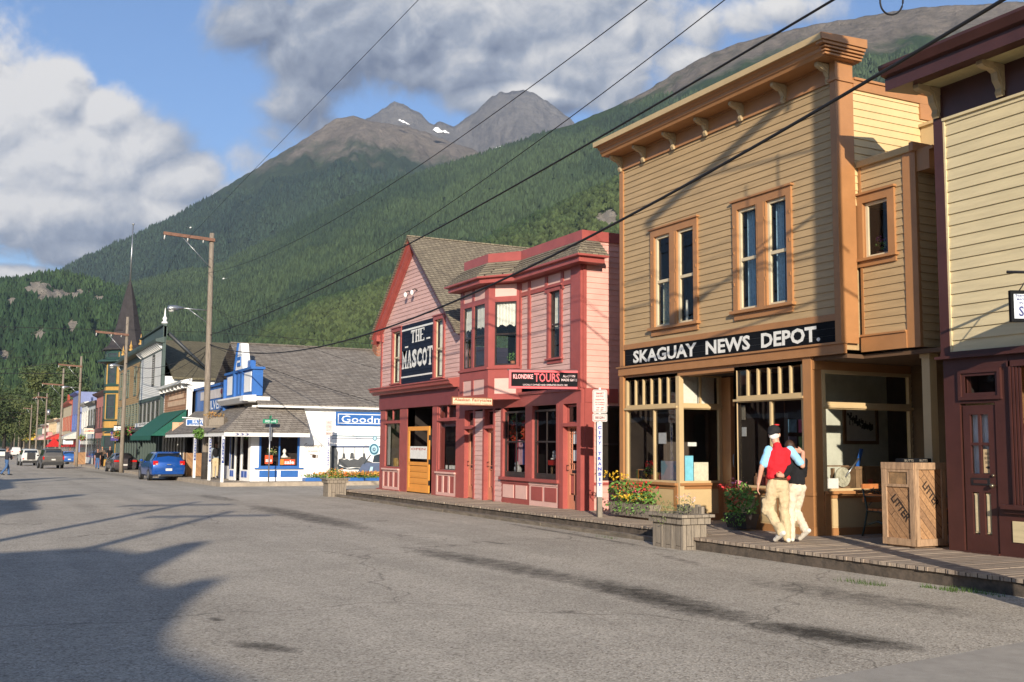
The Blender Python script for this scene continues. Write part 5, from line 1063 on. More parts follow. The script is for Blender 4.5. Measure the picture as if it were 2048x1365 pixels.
mb.build('photograph', mat('dark_photo', (.06, .07, .06), .6, .5, 20), Kp)
# ground floor of the bay store
zfk = .09
d1 = (-27.60, -27.02); d2 = (-26.28, -25.72)
s1 = (-25.12, -23.82); s2 = (-23.44, -22.20); d3 = (-21.86, -21.20)
mb = MB(T); siding(mb, -27.0, -26.36, zfk-.1, 2.55, .133); siding(mb, -25.64, -25.2, zfk-.1, 2.55, .133); mb.build('lower_wall', M_pink, kd)
mb = MB(T)
mb.box(kL, kR, -.05, .03, 2.60, 2.95); mb.box(kL, kR, .03, .07, 2.9, 2.97); mb.box(kL, kL+.3, -.2, .03, zfk-.1, 2.6)
for a, b in ((d1[1], d1[1]+.1), (d2[0]-.1, d2[0]), (d2[1], d2[1]+.1), (d1[0]-.1, d1[0]), (s1[0]-.12, s1[0]), (s1[1], s2[0]), (s2[1], s2[1]+.12), (d3[0]-.20, d3[0])): mb.box(a, b, -.15, .03, (.78 if a in (s1[1], s1[0]-.12, s2[1]) else zfk-.1), 2.6)
mb.box(d3[1]+.02, kR, -.15, .05, zfk-.1, 2.6); mb.box(s1[0]-.12, d3[0]-.2, -.12, .09, .70, .78); mb.box(d3[0]-.24, d3[0]-.18, -.1, .03, zfk-.1, .7)
mb.build('shopfront_trim', M_red, kd)
mb = MB(T)
def pan(a0, a1, mi0, mi1):
    mb.m = mi0; mb.box(a0, a1, -.05, 0, zfk-.1, .70); w = (a1-a0-.36)/2; mb.m = mi1
    for k in range(2): x_ = a0+.12+k*(w+.12); mb.box(x_, x_+w, .001, .015, .24, .58)
    mb.m = mi0; mb.box(a0, a1, .0, .02, .62, .69)
pan(s1[0]-.12, (s1[1]+s2[0])/2, 0, 1); pan((s1[1]+s2[0])/2, d3[0]-.24, 1, 0); mb.build('bulkhead', [M_red, M_pinkl], kd)
for s_ in (s1, s2):
    mb = MB(T); mb.rfrm(s_[0], s_[1], .78, 2.5, .05, -.09, -.04); mb.box((s_[0]+s_[1])/2-.018, (s_[0]+s_[1])/2+.018, -.08, -.05, .83, 2.45); mb.box(s_[0]+.05, s_[1]-.05, -.085, -.045, 1.68, 1.72); mb.box(s_[0]+.05, s_[1]-.05, -.08, -.04, .83, .92); P = mb.build('window', M_sash, kd)
    mb = MB(T); mb.poly([(s_[0], -.06, .8), (s_[1], -.06, .8), (s_[1], -.06, 2.5), (s_[0], -.06, 2.5)]); mb.build('pane', G_shop, P)
def door(fr, par, d, z0, z1, m1, m2, n=-.1, lattice=False):
    a0, a1 = d; w = .10; mb = MB(fr); mb.rfrm(a0, a1, z0, z1, w, n-.04, n); mb.box(a0+w, a1-w, n-.04, n, .93, 1.05); mb.box((a0+a1)/2-.03, (a0+a1)/2+.03, n-.04, n, z0+.2, .93); mb.box(a0+w, a1-w, n-.04, n, z0+.1, z0+.34)
    if lattice:
        for i in range(1, 8): z = 1.05+(z1-w-1.05)*i/8; mb.box(a0+w, a0+w+.08, n-.03, n-.01, z-.01, z+.01)
        mb.box(a0+w+.08, a0+w+.10, n-.03, n-.01, 1.05, z1-w); mb.box(a0+w, a1-w, n-.03, n-.01, 1.17, 1.19); mb.box(a0+w, a1-w, n-.03, n-.01, z1-w-.14, z1-w-.12)
        for i in range(1, 5): a = a0+w+(a1-a0-2*w)*i/5; mb.box(a-.01, a+.01, n-.03, n-.01, 1.05, 1.17); mb.box(a-.01, a+.01, n-.03, n-.01, z1-w-.12, z1-w)
    D = mb.build('door', m1, par)
    mb = MB(fr); mb.box(a0+w+.02, (a0+a1)/2-.05, n-.035, n-.02, z0+.37, .90); mb.box((a0+a1)/2+.05, a1-w-.02, n-.035, n-.02, z0+.37, .90); mb.build('panel', m2, D)
    mb = MB(fr); mb.poly([(a0+w, n-.025, 1.05), (a1-w, n-.025, 1.05), (a1-w, n-.025, z1-w), (a0+w, n-.025, z1-w)]); mb.build('pane', G_shop, D)
    mb = MB(fr); mb.tube([(a0+.05, n, 1.02), (a0+.05, n+.05, 1.02), (a0+.05, n+.05, 1.14), (a0+.05, n, 1.14)], .01, 6); mb.build('handle', M_iron, D)
    mb = MB(fr); mb.box((a0+a1)/2-.1, (a0+a1)/2+.1, n, n+.008, .96, 1.03); mb.build('letter_slot', M_iron, D)
    return D
M_sal = mat('salmon_door_paint', (.56, .22, .13), .5, .06, 3)
door(T, kd, d1, zfk+.02, 2.05, M_sal, M_red); door(T, kd, d2, zfk+.02, 2.05, M_sal, M_red); D3 = door(T, kd, d3, zfk+.02, 2.12, M_sal, M_red, lattice=True)
mb = MB(T); mb.box(d3[0]+.25, d3[1]-.12, -.118, -.115, 1.65, 1.95); mb.box(d3[0]+.25, d3[1]-.12, -.118, -.115, 1.25, 1.50); mb.build('door_notice', M_paper, D3)
for d in (d1, d2, d3):
    mb = MB(T); mb.rfrm(d[0], d[1], 2.12, 2.58, .05, -.13, -.09); mb.box(d[0]-.02, d[1]+.02, -.1, .05, 2.06, 2.14); P = mb.build('transom_window', M_red, kd)
    mb = MB(T); mb.poly([(d[0], -.11, 2.15), (d[1], -.11, 2.15), (d[1], -.11, 2.58), (d[0], -.11, 2.58)]); mb.build('pane', G_shop, P)
mb = MB(T); mb.box(kL+.1, kR-.1, -1.6, -1.5, 0, 2.8); mb.box(kL+.1, kR-.1, -1.5, 0, 2.62, 2.66); mb.box(kR-.12, kR-.06, -1.5, -.2, 0, 2.6); mb.box(kL+.1, kR-.1, -1.5, -.1, .05, .10); mb.build('shop_back_wall', M_dark, kd)
mb = MB(T); mb.box(s1[0], s1[1], -.7, -.1, .80, .84); mb.box(s2[0], s2[1], -.7, -.1, .80, .84); mb.m = 1; mb.box(s2[0], s2[0]+.5, -.75, -.7, .84, 1.7); mb.build('display_shelf', [M_sash, mat('orange_wood', (.50, .24, .06), .6)], kd)
mb = MB(T); mb.box(kL, kR, -9.1, -9, 0, 6.4); mb.box(kL+.01, kL+.08, -9, 0, 5.0, 6.35); mb.build('back_wall', M_pink, kd)
# things in its windows
for i, (a_, z_) in enumerate(((s1[0]+.30, 2.02), (s1[0]+.95, 2.05))):
    o = thing('wreath', 'big red and orange flower wreath hanging in the shop window, the %s of two' % ('left' if i == 0 else 'right'), 'wreath', T.w(a_, -.16, z_), 'flower wreaths in the shop window'); c = T.w(a_, -.17, z_)
    mb = MB(); mb.leaf((c.x, c.y, c.z+.1), (.06, .26, .36), 110, .06, shell=.4); mb.build('foliage', mat('wreath_green', (.06, .12, .04), .7, .4, 20), o)
    mb = MB(); mb.leaf((c.x-.02, c.y, c.z-.06), (.06, .18, .30), 170, .05); mb.build('flowers', mat('wreath_orange', (.62, .13, .03), .6, .3, 12, col2=(.60, .03, .03)), o)
def toy(a, n, z, s, label, cols, fr=T):
    o = thing('plush_toy', label, 'toy', fr.w(a, n, z)); c = fr.w(a, n, z); mb = MB()
    mb.ball((c.x, c.y, c.z+s*.42), (s*.36, s*.38, s*.42), 10, 8); mb.ball((c.x-.02, c.y, c.z+s*1.0), (s*.28, s*.30, s*.27), 10, 8)
    for d in (-1, 1): mb.ball((c.x-s*.3, c.y+d*s*.3, c.z+s*.15), (s*.25, s*.13, s*.13), 8, 6); mb.ball((c.x-s*.12, c.y+d*s*.38, c.z+s*.55), (s*.12, s*.12, s*.25), 8, 6)
    mb.m = 1
    for d in (-1, 1): mb.ball((c.x, c.y+d*s*.22, c.z+s*1.24), (s*.07, s*.09, s*.09), 6, 5); mb.ball((c.x-s*.27, c.y+d*s*.09, c.z+s*1.05), s*.05, 6, 5)
    mb.ball((c.x-s*.31, c.y, c.z+s*.95), s*.06, 6, 5); b = mb.build('body', cols, o); return o
M_plw = mat('white_plush', (.72, .70, .66), .95, .08, 30); M_plb = mat('brown_plush', (.22, .11, .05), .95, .1, 30)
toy(s1[0]+.28, -.3, .84, .27, 'white plush bear with dark ears low in the left red shop window', [M_plw, M_black]); toy(s1[0]+.92, -.3, .84, .29, 'white plush bear sitting to the right of another in the left red shop window', [M_plw, M_plw])
toy(s2[0]+.52, -.35, 1.25, .18, 'white plush toy on the red stand in the right shop window', [M_plw, M_black]); toy(s2[0]+.92, -.35, .84, .26, 'brown plush bear in the lower right of the right shop window', [M_plb, M_black]); toy(s2[0]+.88, -.42, 1.32, .2, 'yellowish plush toy high in the right shop window', [mat('yellow_plush', (.5, .3, .1), .95), M_black])
o = thing('display_stand', 'red topped wooden stand in the right shop window', 'stand', T.w(s2[0]+.5, -.35, .84)); mb = MB(T); mb.box(s2[0]+.25, s2[1]-.25, -.5, -.28, 1.12, 1.24); mb.build('top', mat('bright_red', (.5, .03, .02), .6), o); mb = MB(T)
for q_ in (.3, .9): mb.box(s2[0]+q_, s2[0]+q_+.06, -.45, -.35, .84, 1.12)
mb.build('leg', M_crt, o)
mb = MB(T); mb.fr = None; c = T.w(s1[0]+.5, -.55, 1.5)
o = thing('clothing_rack', 'pink, red and dark shirts hanging between the wreaths and the plush bears', 'clothes', c); cs2 = [(.55, .05, .1), (.6, .35, .4), (.08, .10, .3), (.6, .6, .6), (.45, .30, .08)]
for k in range(5): drape(T, o, s1[0]+.12+.22*k, s1[0]+.32+.22*k, 1.1, 1.75, -.30, mat('shirt_%d' % k, cs2[k], .9), .03, .08, name='shirt')
# projecting signs
def psign(px0, pyT, pyB, px1, dirv, anchor, name, label, bm_, fm, thick=.05, rim=.025):
    fr = Frame(anchor, dirv); a0, b1 = fr.q(px0, pyT); a1, b0 = fr.q(px1, pyB); o = thing(name, label, 'sign', fr.w((a0+a1)/2, 0, b0))
    mb = MB(fr); mb.box(a0, a1, -thick, 0, b0, b1); mb.build('board', bm_, o)
    if fm: mb = MB(fr); mb.rfrm(a0-rim*.2, a1+rim*.2, b0-rim*.2, b1+rim*.2, rim, -thick-.01, .012); mb.build('frame', fm, o)
    return fr, o, a0, a1, b0, b1
fr, o, a0, a1, b0, b1 = psign(1019, 741, 778, 1162, (.93, -.37), (FX, 21.1), 'hanging_sign', 'black sign in a bright red frame reading KLONDIKE TOURS over the red shop windows', M_black, mat('bright_red_frame', (.62, .03, .045), .4), .08, .05)
M_rl = mat('red_letters', (.62, .05, .07), .5); h = b1-b0; w = a1-a0; M_pl = mat('pinkish_white_letters', (.66, .50, .50), .5)
lettering(fr, o, 'TOURS', a0+w*.345, a0+w*.70, b0+h*.36, b0+h*.86, M_rl, .006, .02); lettering(fr, o, 'KLONDIKE', a0+w*.05, a0+w*.325, b0+h*.52, b0+h*.78, M_rl, .006, .03); lettering(fr, o, 'KLONDIKE', a0+w*.055, a0+w*.33, b0+h*.53, b0+h*.79, M_pl, .008, -.005)
lettering(fr, o, 'ALASKAN', a0+w*.745, a0+w*.915, b0+h*.64, b0+h*.78, M_pl, .006, .02); lettering(fr, o, 'MADE GIFTS', a0+w*.725, a0+w*.945, b0+h*.42, b0+h*.56, M_pl, .006, .02); lettering(fr, o, 'LOCALLY OWNED AND OPERATED SINCE 1982', a0+w*.19, a0+w*.81, b0+h*.14, b0+h*.24, M_pl, .006, .01)
mb = MB(fr); mb.box(a0-.05, a1+.1, -.05, -.01, b1+.0, b1+.03); mb.build('bracket', M_iron, o)
fr, o, a0, a1, b0, b1 = psign(904, 794, 812, 985, (1, 0), (FX, 24.75), 'hanging_sign', 'cream sign with brown lettering Alaskan Fairytales under the bay window', mat('cream_sign', (.66, .55, .38), .5, .05, 4), mat('brown_frame', (.25, .08, .04), .5), .05, .025)
h = b1-b0; w = a1-a0; M_br = mat('brown_letters', (.33, .07, .03), .6)
lettering(fr, o, 'Alaskan Fairytales', a0+w*.05, a1-w*.04, b0+h*.38, b0+h*.86, M_br, .014, .012); lettering(fr, o, "Children's Clothing and Other Treasures", a0+w*.03, a1-w*.05, b0+h*.12, b0+h*.30, M_br, .014, .005)

def goods(fr, par_label, a0, a1, n, b0, k, seed, cat='goods', hmax=.3):
    random.seed(seed); o = thing('shop_goods', par_label, cat, fr.w((a0+a1)/2, n, b0)); cs_ = [(.55, .5, .42), (.5, .12, .08), (.1, .18, .35), (.55, .35, .1), (.15, .3, .12), (.5, .48, .5), (.3, .15, .08)]
    a = a0
    while a < a1-.05:
        w = random.uniform(.06, .16); h = random.uniform(.1, hmax); c = cs_[random.randrange(7)]; q = n-random.uniform(0, .15); mb = MB(fr)
        if random.random() < .5: mb.box(a, a+w, q-.1, q, b0, b0+h); mb.box(a+w*.15, a+w*.85, q, q+.004, b0+h*.35, b0+h*.75)
        else: p = fr.w(a+w/2, q-.05, b0); mb.lathe(p, [(w*.3, 0), (w*.45, h*.3), (w*.4, h*.7), (w*.15, h*.85), (w*.18, h)], 8)
        mb.build('boxed_item' if len(mb.f) < 20 else 'jar', mat('goods_%d' % (int(c[0]*100)), c, .5, .2, 9), o); a += w+random.uniform(.01, .05)
goods(T, 'mixed souvenirs on the sill of the far left window of the gabled store', x[1]+.1, x[2]-.02, -.2, .86, 9, 3); goods(T, 'small things on the upper shelf of the far left window of the gabled store', x[1]+.25, x[2]-.02, -.85, 1.28, 9, 4)
goods(T, 'jars and boxes along the sill of the right display window of the tan store', aE+.1, aP0-.1, -.2, .88, 9, 5); goods(T, 'small boxes at the left end of the left display window of the tan store', aL+.9, aL+1.3, -.15, .88, 9, 6, hmax=.2)
goods(TS, 'small souvenirs on the right side of the south window shelf', FX+1.5, XB-.2, -.25, .88, 9, 8, hmax=.18)
def poster(fr, nm, px0, py0, px1, py1, n, m, label): a0, a1, b0, b1 = rp(fr, px0, py0, px1, py1, n); flat(fr, nm, label, 'poster', a0, a1, n, b0, b1, m)
poster(T, 'poster', 1475, 812, 1490, 840, -.10, mat('faded_poster', (.35, .30, .22), .7, .3, 9), 'faded poster in the upper left of the right display window'); poster(T, 'poster', 1474, 855, 1492, 873, -.10, M_paper, 'white notice under the faded poster in the right display window')
# ================================================================ WHITE AND BLUE CORNER STORE
GK = Frame((0, 47.0), (1, 0)); GX = 10.9; GF = Frame((GX, 0), (0, -1))
wd = thing('store_building', 'white corner store with royal blue trim, grey shingle roof, porch and a train mural', 'shop building', (GX, 50, 0))
bw = (11.12, 12.92, .57, 2.02)
mb = MB(GK); mb.box(10.75, bw[0], -.12, 0, -.4, 3.3); mb.box(bw[0], bw[1], -.12, 0, -.4, bw[2]); mb.box(bw[0], bw[1], -.12, 0, bw[3], 3.3); mb.box(bw[1], 32, -.12, 0, -.4, 3.3); mb.box(11.0, 32, -12, -11.9, -.4, 3.3); mb.box(31.9, 32, -11.9, -.12, -.4, 3.3)
mb.build('wall', mat('bright_white_wall', (.88, .87, .84), .6, .03, 1), wd)
mb = MB(GK); mb.box(10.9, 32.3, -.02, .34, 3.24, 3.27); mb.box(10.9, 32.3, .34, .38, 3.22, 3.36); mb.build('eave_board', M_white, wd)
mb = MB(GK)
def slope(x0, x1, n0, b0, n1, b1, t=.06): mb.add([mb.P(x0, n0, b0), mb.P(x1, n0, b0), mb.P(x1, n1, b1), mb.P(x0, n1, b1), mb.P(x0, n0, b0-t), mb.P(x1, n0, b0-t), mb.P(x1, n1, b1-t), mb.P(x0, n1, b1-t)], [(0, 1, 2, 3), (7, 6, 5, 4), (0, 4, 5, 1), (1, 5, 6, 2), (2, 6, 7, 3), (3, 7, 4, 0)])
slope(10.9, 32.4, .40, 3.38, -6.0, 6.62); slope(10.9, 32.4, -12.4, 3.38, -6.0, 6.62); mb.m = 0; mb.box(10.9, 32.4, -6.12, -5.88, 6.60, 6.66); mb.build('roof', M_shing, wd)
cx0 = GK.q(757, 700, -5.2)[0]
mb = MB(GK); mb.box(cx0-.1, cx0+.75, -5.9, -5.2, 6.0, 6.9); mb.box(cx0-.16, cx0+.81, -5.96, -5.14, 6.9, 7.05); mb.build('chimney', M_brk, wd)
# false front on the main street
mb = MB(GF); mb.box(-62, -53.0, -.3, 0, -.4, 4.66); mb.m = 1; mb.box(-60.3, -54.0, .002, .03, 3.95, 4.42); mb.m = 0; mb.box(-62.2, -53.0, -.35, .10, 4.58, 4.70); mb.box(-53.05, -52.9, -.3, .25, 3.2, 4.75); mb.build('false_front', [M_blue, mat('cream_panel', (.55, .50, .47), .6, .1, 2)], wd)
mb = MB(GF); mb.ball((-54.5, .05, 4.25), (.2, .03, .13), 8, 6); mb.build('rose_mark', mat('rose_red', (.6, .12, .12), .6), wd)
sl = tag(thing('shop_sign', 'blue wall sign with white letters SILVER IMPORTS on the corner store front', 'sign', GF.w(-56.5, 0, 3.2)))
mb = MB(GF); mb.box(-60.3, -53.9, .001, .05, 2.7, 3.9); mb.build('board', M_blue, sl); M_w2 = mat('white_letters', (.75, .77, .8), .5)
lettering(GF, sl, 'SILVER', -58.0, -54.3, 3.38, 3.85, M_w2, .055, .02); lettering(GF, sl, 'IMPORTS', -58.4, -54.1, 2.82, 3.22, M_w2, .055, .02)
# turret parapet
mb = MB(GF); mb.box(-52.95, -47.3, -.35, .12, 3.76, 5.02); mb.box(-53.05, -47.2, -.42, .22, 4.95, 5.06); mb.m = 1
for (x0, x1) in ((457.6+3, 471), (494.5, 508)): a0 = GF.q(x0, 770)[0]; a1 = GF.q(x1, 770)[0]; mb.box(a0, a1, .121, .15, 3.95, 4.85)
mb.m = 0; mb.box(GF.q(474, 770)[0], GF.q(477, 770)[0], .12, .22, 3.78, 4.95); mb.box(GF.q(490, 770)[0], GF.q(492.5, 770)[0], .12, .22, 3.78, 4.95); mb.box(GF.q(483, 770)[0]-.05, GF.q(483, 770)[0]+.05, .12, .16, 3.9, 4.9)
g0, g1 = -51.0, -49.3
mb.m = 1; mb.prism([(g0, 5.04), (g1, 5.04), ((g0+g1)/2+.15, 6.35), ((g0+g1)/2-.15, 6.35)], -.25, .12)
mb.m = 0; mb.prism([(g0-.12, 5.04), (g0, 5.04), ((g0+g1)/2-.12, 6.37), ((g0+g1)/2-.26, 6.37)], -.1, .2); mb.box((g0+g1)/2-.35, (g0+g1)/2+.35, .12, .16, 5.25, 5.70); mb.box(-49.2, -48.6, -.3, -.05, 5.05, 5.45); mb.m = 1; mb.box((g0+g1)/2-.25, (g0+g1)/2+.25, .16, .17, 5.42, 5.52)
mb.build('turret', [M_blue, M_white], wd)
mb = MB(GF); mb.prof([(0, 3.45), (.35, 3.45), (.55, 3.66), (.55, 3.74), (0, 3.78)], -53.1, -47.0); mb.m = 0; mb.build('turret_eave', M_white, wd)
mb = MB(); mb.add([(10.3, 46.9, 3.5), (11.5, 46.9, 3.5), (11.5, 46.9, 3.7), (10.3, 46.9, 3.7), (10.3, 47.6, 3.5), (11.5, 47.6, 3.5), (11.5, 47.6, 3.7), (10.3, 47.6, 3.7)], [(0, 1, 2, 3), (7, 6, 5, 4), (0, 3, 7, 4), (1, 5, 6, 2), (3, 2, 6, 7), (0, 4, 5, 1)]); mb.build('cornice_return', M_white, wd)
# porch roof (hipped round the corner)
mb = MB(); V = [(9.27, 45.75, 2.12), (13.05, 45.75, 2.12), (13.1, 46.98, 3.22), (10.55, 46.98, 3.22), (9.27, 62, 2.12), (10.88, 62, 3.40), (10.88, 47.3, 3.3)]
mb.add(V+[(x, y, z-.05) for x, y, z in V], [(0, 1, 2, 3), (4, 0, 3, 6, 5), (7, 10, 9, 8), (7, 8, 1, 0), (11, 7, 0, 4), (8, 9, 2, 1)]); mb.build('porch_roof', M_shing, wd)
mb = MB(); mb.box(9.3, 13.05, 45.76, 45.80, 1.90, 2.075); mb.box(9.30, 9.34, 45.8, 62, 1.90, 2.075); mb.build('porch_fascia', M_white, wd)
mb = MB(GK); mb.prof([(.02, 2.45), (.10, 2.45), (1.15, 1.95), (1.15, 1.88), (1.05, 1.88)], 12.85, 12.95); mb.build('porch_brace', M_white, wd)
lettering(Frame((9.3, 45.755), (1, 0)), wd, '333', .45, 1.05, 1.935, 2.045, M_bl2, .008, .02)
for i, (px, yy) in enumerate(((438, 45.9), (425, 49.4), (404, 53.2))):
    fr = Frame((0, yy), (1, 0)); x_ = 9.42 if i else 9.30
    mb = MB(fr); mb.box(x_-.06, x_+.06, -.12, 0, -.1, 1.92); P = mb.build('post', M_white, wd)
    mb = MB(fr); mb.box(x_-.045, x_+.045, .002, .02, .75, 1.78); mb.build('post_sign', mat('deep_blue_sign', (.02, .05, .22), .5), P)
    ob = vlettering(fr, P, 'IMPORTS' if i else 'SILVER', x_, .06, .80, 1.73, M_w2, .024, .02)
# display window
mb = MB(GK); mb.rfrm(bw[0]-.02, bw[1]+.02, bw[2]-.05, bw[3]+.05, .09, -.06, .03); mb.box((bw[0]+bw[1])/2-.03, (bw[0]+bw[1])/2+.03, -.05, .02, bw[2], bw[3]); mb.box(bw[0]-.2, bw[1]+.2, .0, .12, bw[2]-.10, bw[2]-.04); mb.box(bw[0]+.02, (bw[0]+bw[1])/2-.08, .002, .02, .10, .40); mb.box((bw[0]+bw[1])/2+.08, bw[1]-.02, .002, .02, .10, .40)
P = mb.build('window', M_blue, wd)
mb = MB(GK); mb.poly([(bw[0], -.03, bw[2]), (bw[1], -.03, bw[2]), (bw[1], -.03, bw[3]), (bw[0], -.03, bw[3])]); mb.build('pane', G_shop, P); room(GK, P, bw[0]-.2, bw[1]+.2, .4, 2.2, .9)
so1 = thing('sale_sign', 'red and orange sale placard under flowers in the left pane of the blue window', 'placard', GK.w(11.7, -.1, .6)); M_or = mat('orange_red_placard', (.70, .09, .02), .5)
a0, b1 = GK.q(530, 911, -.08); a1, b0 = GK.q(545, 928, -.08); mb = MB(GK); mb.box(a0, a1, -.10, -.08, b0, b1); mb.build('card', M_or, so1); lettering(GK, so1, 'sale', a0+.03, a1-.03, b0+.08, b0+.25, M_w2, -.076, .03)
so1 = thing('sale_sign', 'wide red sale banner at the foot of the right pane of the blue window', 'placard', GK.w(12.4, -.1, .6))
a0, b1 = GK.q(560, 919, -.08); a1, b0 = GK.q(590, 930, -.08); mb = MB(GK); mb.box(a0, a1, -.10, -.08, b0, b1); mb.m = 1; mb.box(a0, a0+.17, -.079, -.077, b0, b1); mb.build('card', [M_or, mat('orange_card', (.75, .28, .04), .5)], so1); lettering(GK, so1, 'sale', a0+.2, a1-.04, b0+.03, b1-.04, M_w2, -.074, .03)
o = thing('bouquet', 'bunch of white and yellow flowers above the sale placard', 'flowers', GK.w(11.7, -.3, 1.1)); c = GK.w(11.75, -.3, 1.2)
mb = MB(); mb.leaf(c, (.28, .1, .16), 60, .045); mb.build('foliage', mat('leaf_green', (.07, .15, .03)), o); mb = MB(); mb.leaf((c.x+.05, c.y-.05, c.z+.1), (.32, .08, .2), 40, .04); mb.build('flowers', mat('cream_petals', (.7, .62, .3), .6), o)
o = thing('display_bust', 'white jewellery bust on a small stand behind the right pane', 'bust', GK.w(12.33, -.3, 1.0)); c = GK.w(12.33, -.3, .98); mb = MB(); mb.lathe(c, [(.17, 0), (.17, .05), (.10, .08), (.05, .16), (.045, .2)], 12); mb.ball((c.x, c.y, c.z+.28), (.085, .08, .11), 10, 8); mb.build('bust', M_white, o); mb = MB(GK); mb.box(12.1, 12.6, -.4, -.2, .93, .98); mb.build('stand', M_crt, o)
# recessed corner entry with white frames
mb = MB(); e0 = Vector((10.75, 47.0, 0)); 
EN = Frame((10.75, 47.0), (-.25, -1)); EN = Frame((10.35, 49.6), (.15, -.99))
mb = MB(EN)
L_ = 2.6
for (u0, u1, z0, z1, m_) in ((0, L_, 2.0, 2.6, 0), (0, .10, -.3, 2, 0), (.62, .72, -.3, 2.0, 0), (1.35, 1.5, -.3, 2.0, 0), (2.3, L_, -.3, 2.0, 0), (1.5, 2.3, -.3, .42, 0), (.1, .62, -.3, .42, 0)): mb.m = m_; mb.box(u0, u1, -.08, 0, z0, z1)
mb.m = 1; mb.box(1.58, 1.86, .001, .02, .08, .36); mb.box(1.94, 2.22, .001, .02, .08, .36); mb.box(.15, .34, .001, .02, .08, .36); mb.box(.40, .58, .001, .02, .08, .36); mb.box(.11, .16, .0, .03, .42, 2.0)
P = mb.build('entry_wall', [M_white, mat('blue_panel', (.05, .11, .36), .5)], wd)
mb = MB(EN); mb.poly([(0, -.05, 0), (L_, -.05, 0), (L_, -.05, 2), (0, -.05, 2)]); mb.build('pane', G_shop, P); room(EN, P, 0, L_, -.2, 2.1, .5)
mb = MB(GF); mb.box(-62, -49.9, .02, .08, -.3, .5); mb.box(-62, -49.9, .02, .08, 2.0, 3.2)
for k in range(9): a = -62+1.45*k; mb.box(a, a+.14, .02, .08, .5, 2.0)
mb.m = 1; mb.box(-62, -49.9, .005, .02, .5, 2.0); mb.build('street_windows', [M_white, M_dark], wd)
# Goodmark board
o = thing('shop_sign', 'long blue board with white letters Goodmark under the eave of the white wall', 'sign', GK.w(16.4, 0, 2.5))
mb = MB(GK); mb.box(14.60, 18.15, .0, .06, 2.46, 3.10); mb.m = 1; mb.box(14.69, 18.06, .06, .066, 2.55, 3.01); mb.m = 0; mb.box(14.73, 18.02, .066, .07, 2.59, 2.97); mb.build('board', [M_blue, M_w2], o)
def serifword(fr, par, word, a0, a1, b0, b1, m, n): return lettering(fr, par, word, a0, a1, b0, b1, m, n, .006)
serifword(GK, o, 'Goodmark', 14.86, 17.85, 2.60, 2.93, M_w2, .076)
o = thing('wall_lettering', 'small grey painted words Goodmark Jewelers with a pointing hand on the white wall', 'lettering', GK.w(13.6, 0, 1.2)); M_gy = mat('faded_grey_paint', (.22, .19, .16), .7); M_hd = mat('hand_brown', (.05, .025, .012), .7)
a0, b1 = GK.q(609, 887); a1, b0 = GK.q(645, 896); lettering(GK, o, 'Goodmark', a0, a1, b0, b1, M_gy, .016, .008)
a0, b1 = GK.q(615, 899); a1, b0 = GK.q(640, 907); lettering(GK, o, 'Jewelers', a0, a1, b0, b1, M_gy, .016, .008)
a0, b1 = GK.q(619, 909); a1, b0 = GK.q(635, 917); h = b1-b0; w = a1-a0; mb = MB(GK); mb.prism([(a0, b0+h*.8), (a0+w*.35, b0+h*.75), (a0+w*.3, b0+h*.2), (a0+w*.6, b0), (a0+w*.8, b0+h*.1), (a0+w*.8, b0+h*.9), (a0+w*.5, b0+h), (a0, b0+h*.95)], .004, .012); mb.box(a0+w*.88, a1, .004, .012, b0, b0+h*.9); mb.build('pointing_hand', M_hd, o)
# mural: train, passengers, rocks
o = thing('mural', 'painted mural of a blue steam engine and grey rocks and passengers on the white wall', 'mural', GK.w(15.5, 0, .5))
def mpoly(nm, pts, m, n, par=o):
    mb = MB(GK); q = [GK.q(*p) for p in pts]; mb.prism(q, n, n+.003); return mb.build(nm, m, par)
MG = mat('mural_grey', (.075, .08, .085), .7, .1, 8); MGd = mat('mural_dark', (.02, .035, .05), .7); MT = mat('mural_teal', (.03, .13, .20), .7); ML = mat('mural_light_blue', (.42, .66, .75), .7); MV = mat('mural_slate', (.09, .12, .20), .7)
mpoly('rocks', [(659, 965), (660, 895), (664, 892), (672, 894), (676, 905), (675, 918), (676, 965)], MG, .004)
mpoly('rocks', [(675, 932), (678, 918), (683, 917), (688, 920), (694, 918), (699, 921), (708, 918), (716, 920), (722, 914), (730, 915), (736, 922), (745, 925), (730, 932), (720, 936), (705, 935), (690, 936), (680, 930)], MG, .004)
mpoly('shadow', [(675, 930), (682, 933), (695, 938), (712, 936), (722, 937), (738, 930), (740, 936), (722, 940), (676, 939)], MGd, .008)
mpoly('roof_band', [(664, 892), (770, 892), (770, 896), (664, 896)], MV, .004); mpoly('stripe', [(664, 871), (775, 873.5), (775, 875), (664, 873)], MT, .004); mpoly('stripe', [(664, 876), (775, 877), (775, 878.5), (664, 877.5)], MV, .004)
for x_ in (686, 709, 727): mpoly('bar', [(x_, 896), (x_+1.2, 896), (x_+1.2, 916), (x_, 916)], MGd, .003)
for x_, s_ in ((687.5, 1), (704, 1.35), (728, 1)): mpoly('figure', [(x_-3.6*s_, 918), (x_-2.6*s_, 915-2*s_), (x_-2.6*s_, 912-2*s_), (x_-1.8*s_, 910-3*s_), (x_+2*s_, 910-3*s_), (x_+2.8*s_, 912-2*s_), (x_+2.8*s_, 915-2*s_), (x_+4*s_, 918)], MG, .0075)
mpoly('cowcatcher', [(714, 946), (725, 929), (733, 926), (800, 926), (800, 952), (714, 950)], MV, .010); mpoly('pilot', [(738, 944), (741, 934), (746, 934), (744, 944)], ML, .014); mpoly('boiler', [(745, 925), (748, 912), (770, 905), (800, 905), (800, 926)], MGd, .009)
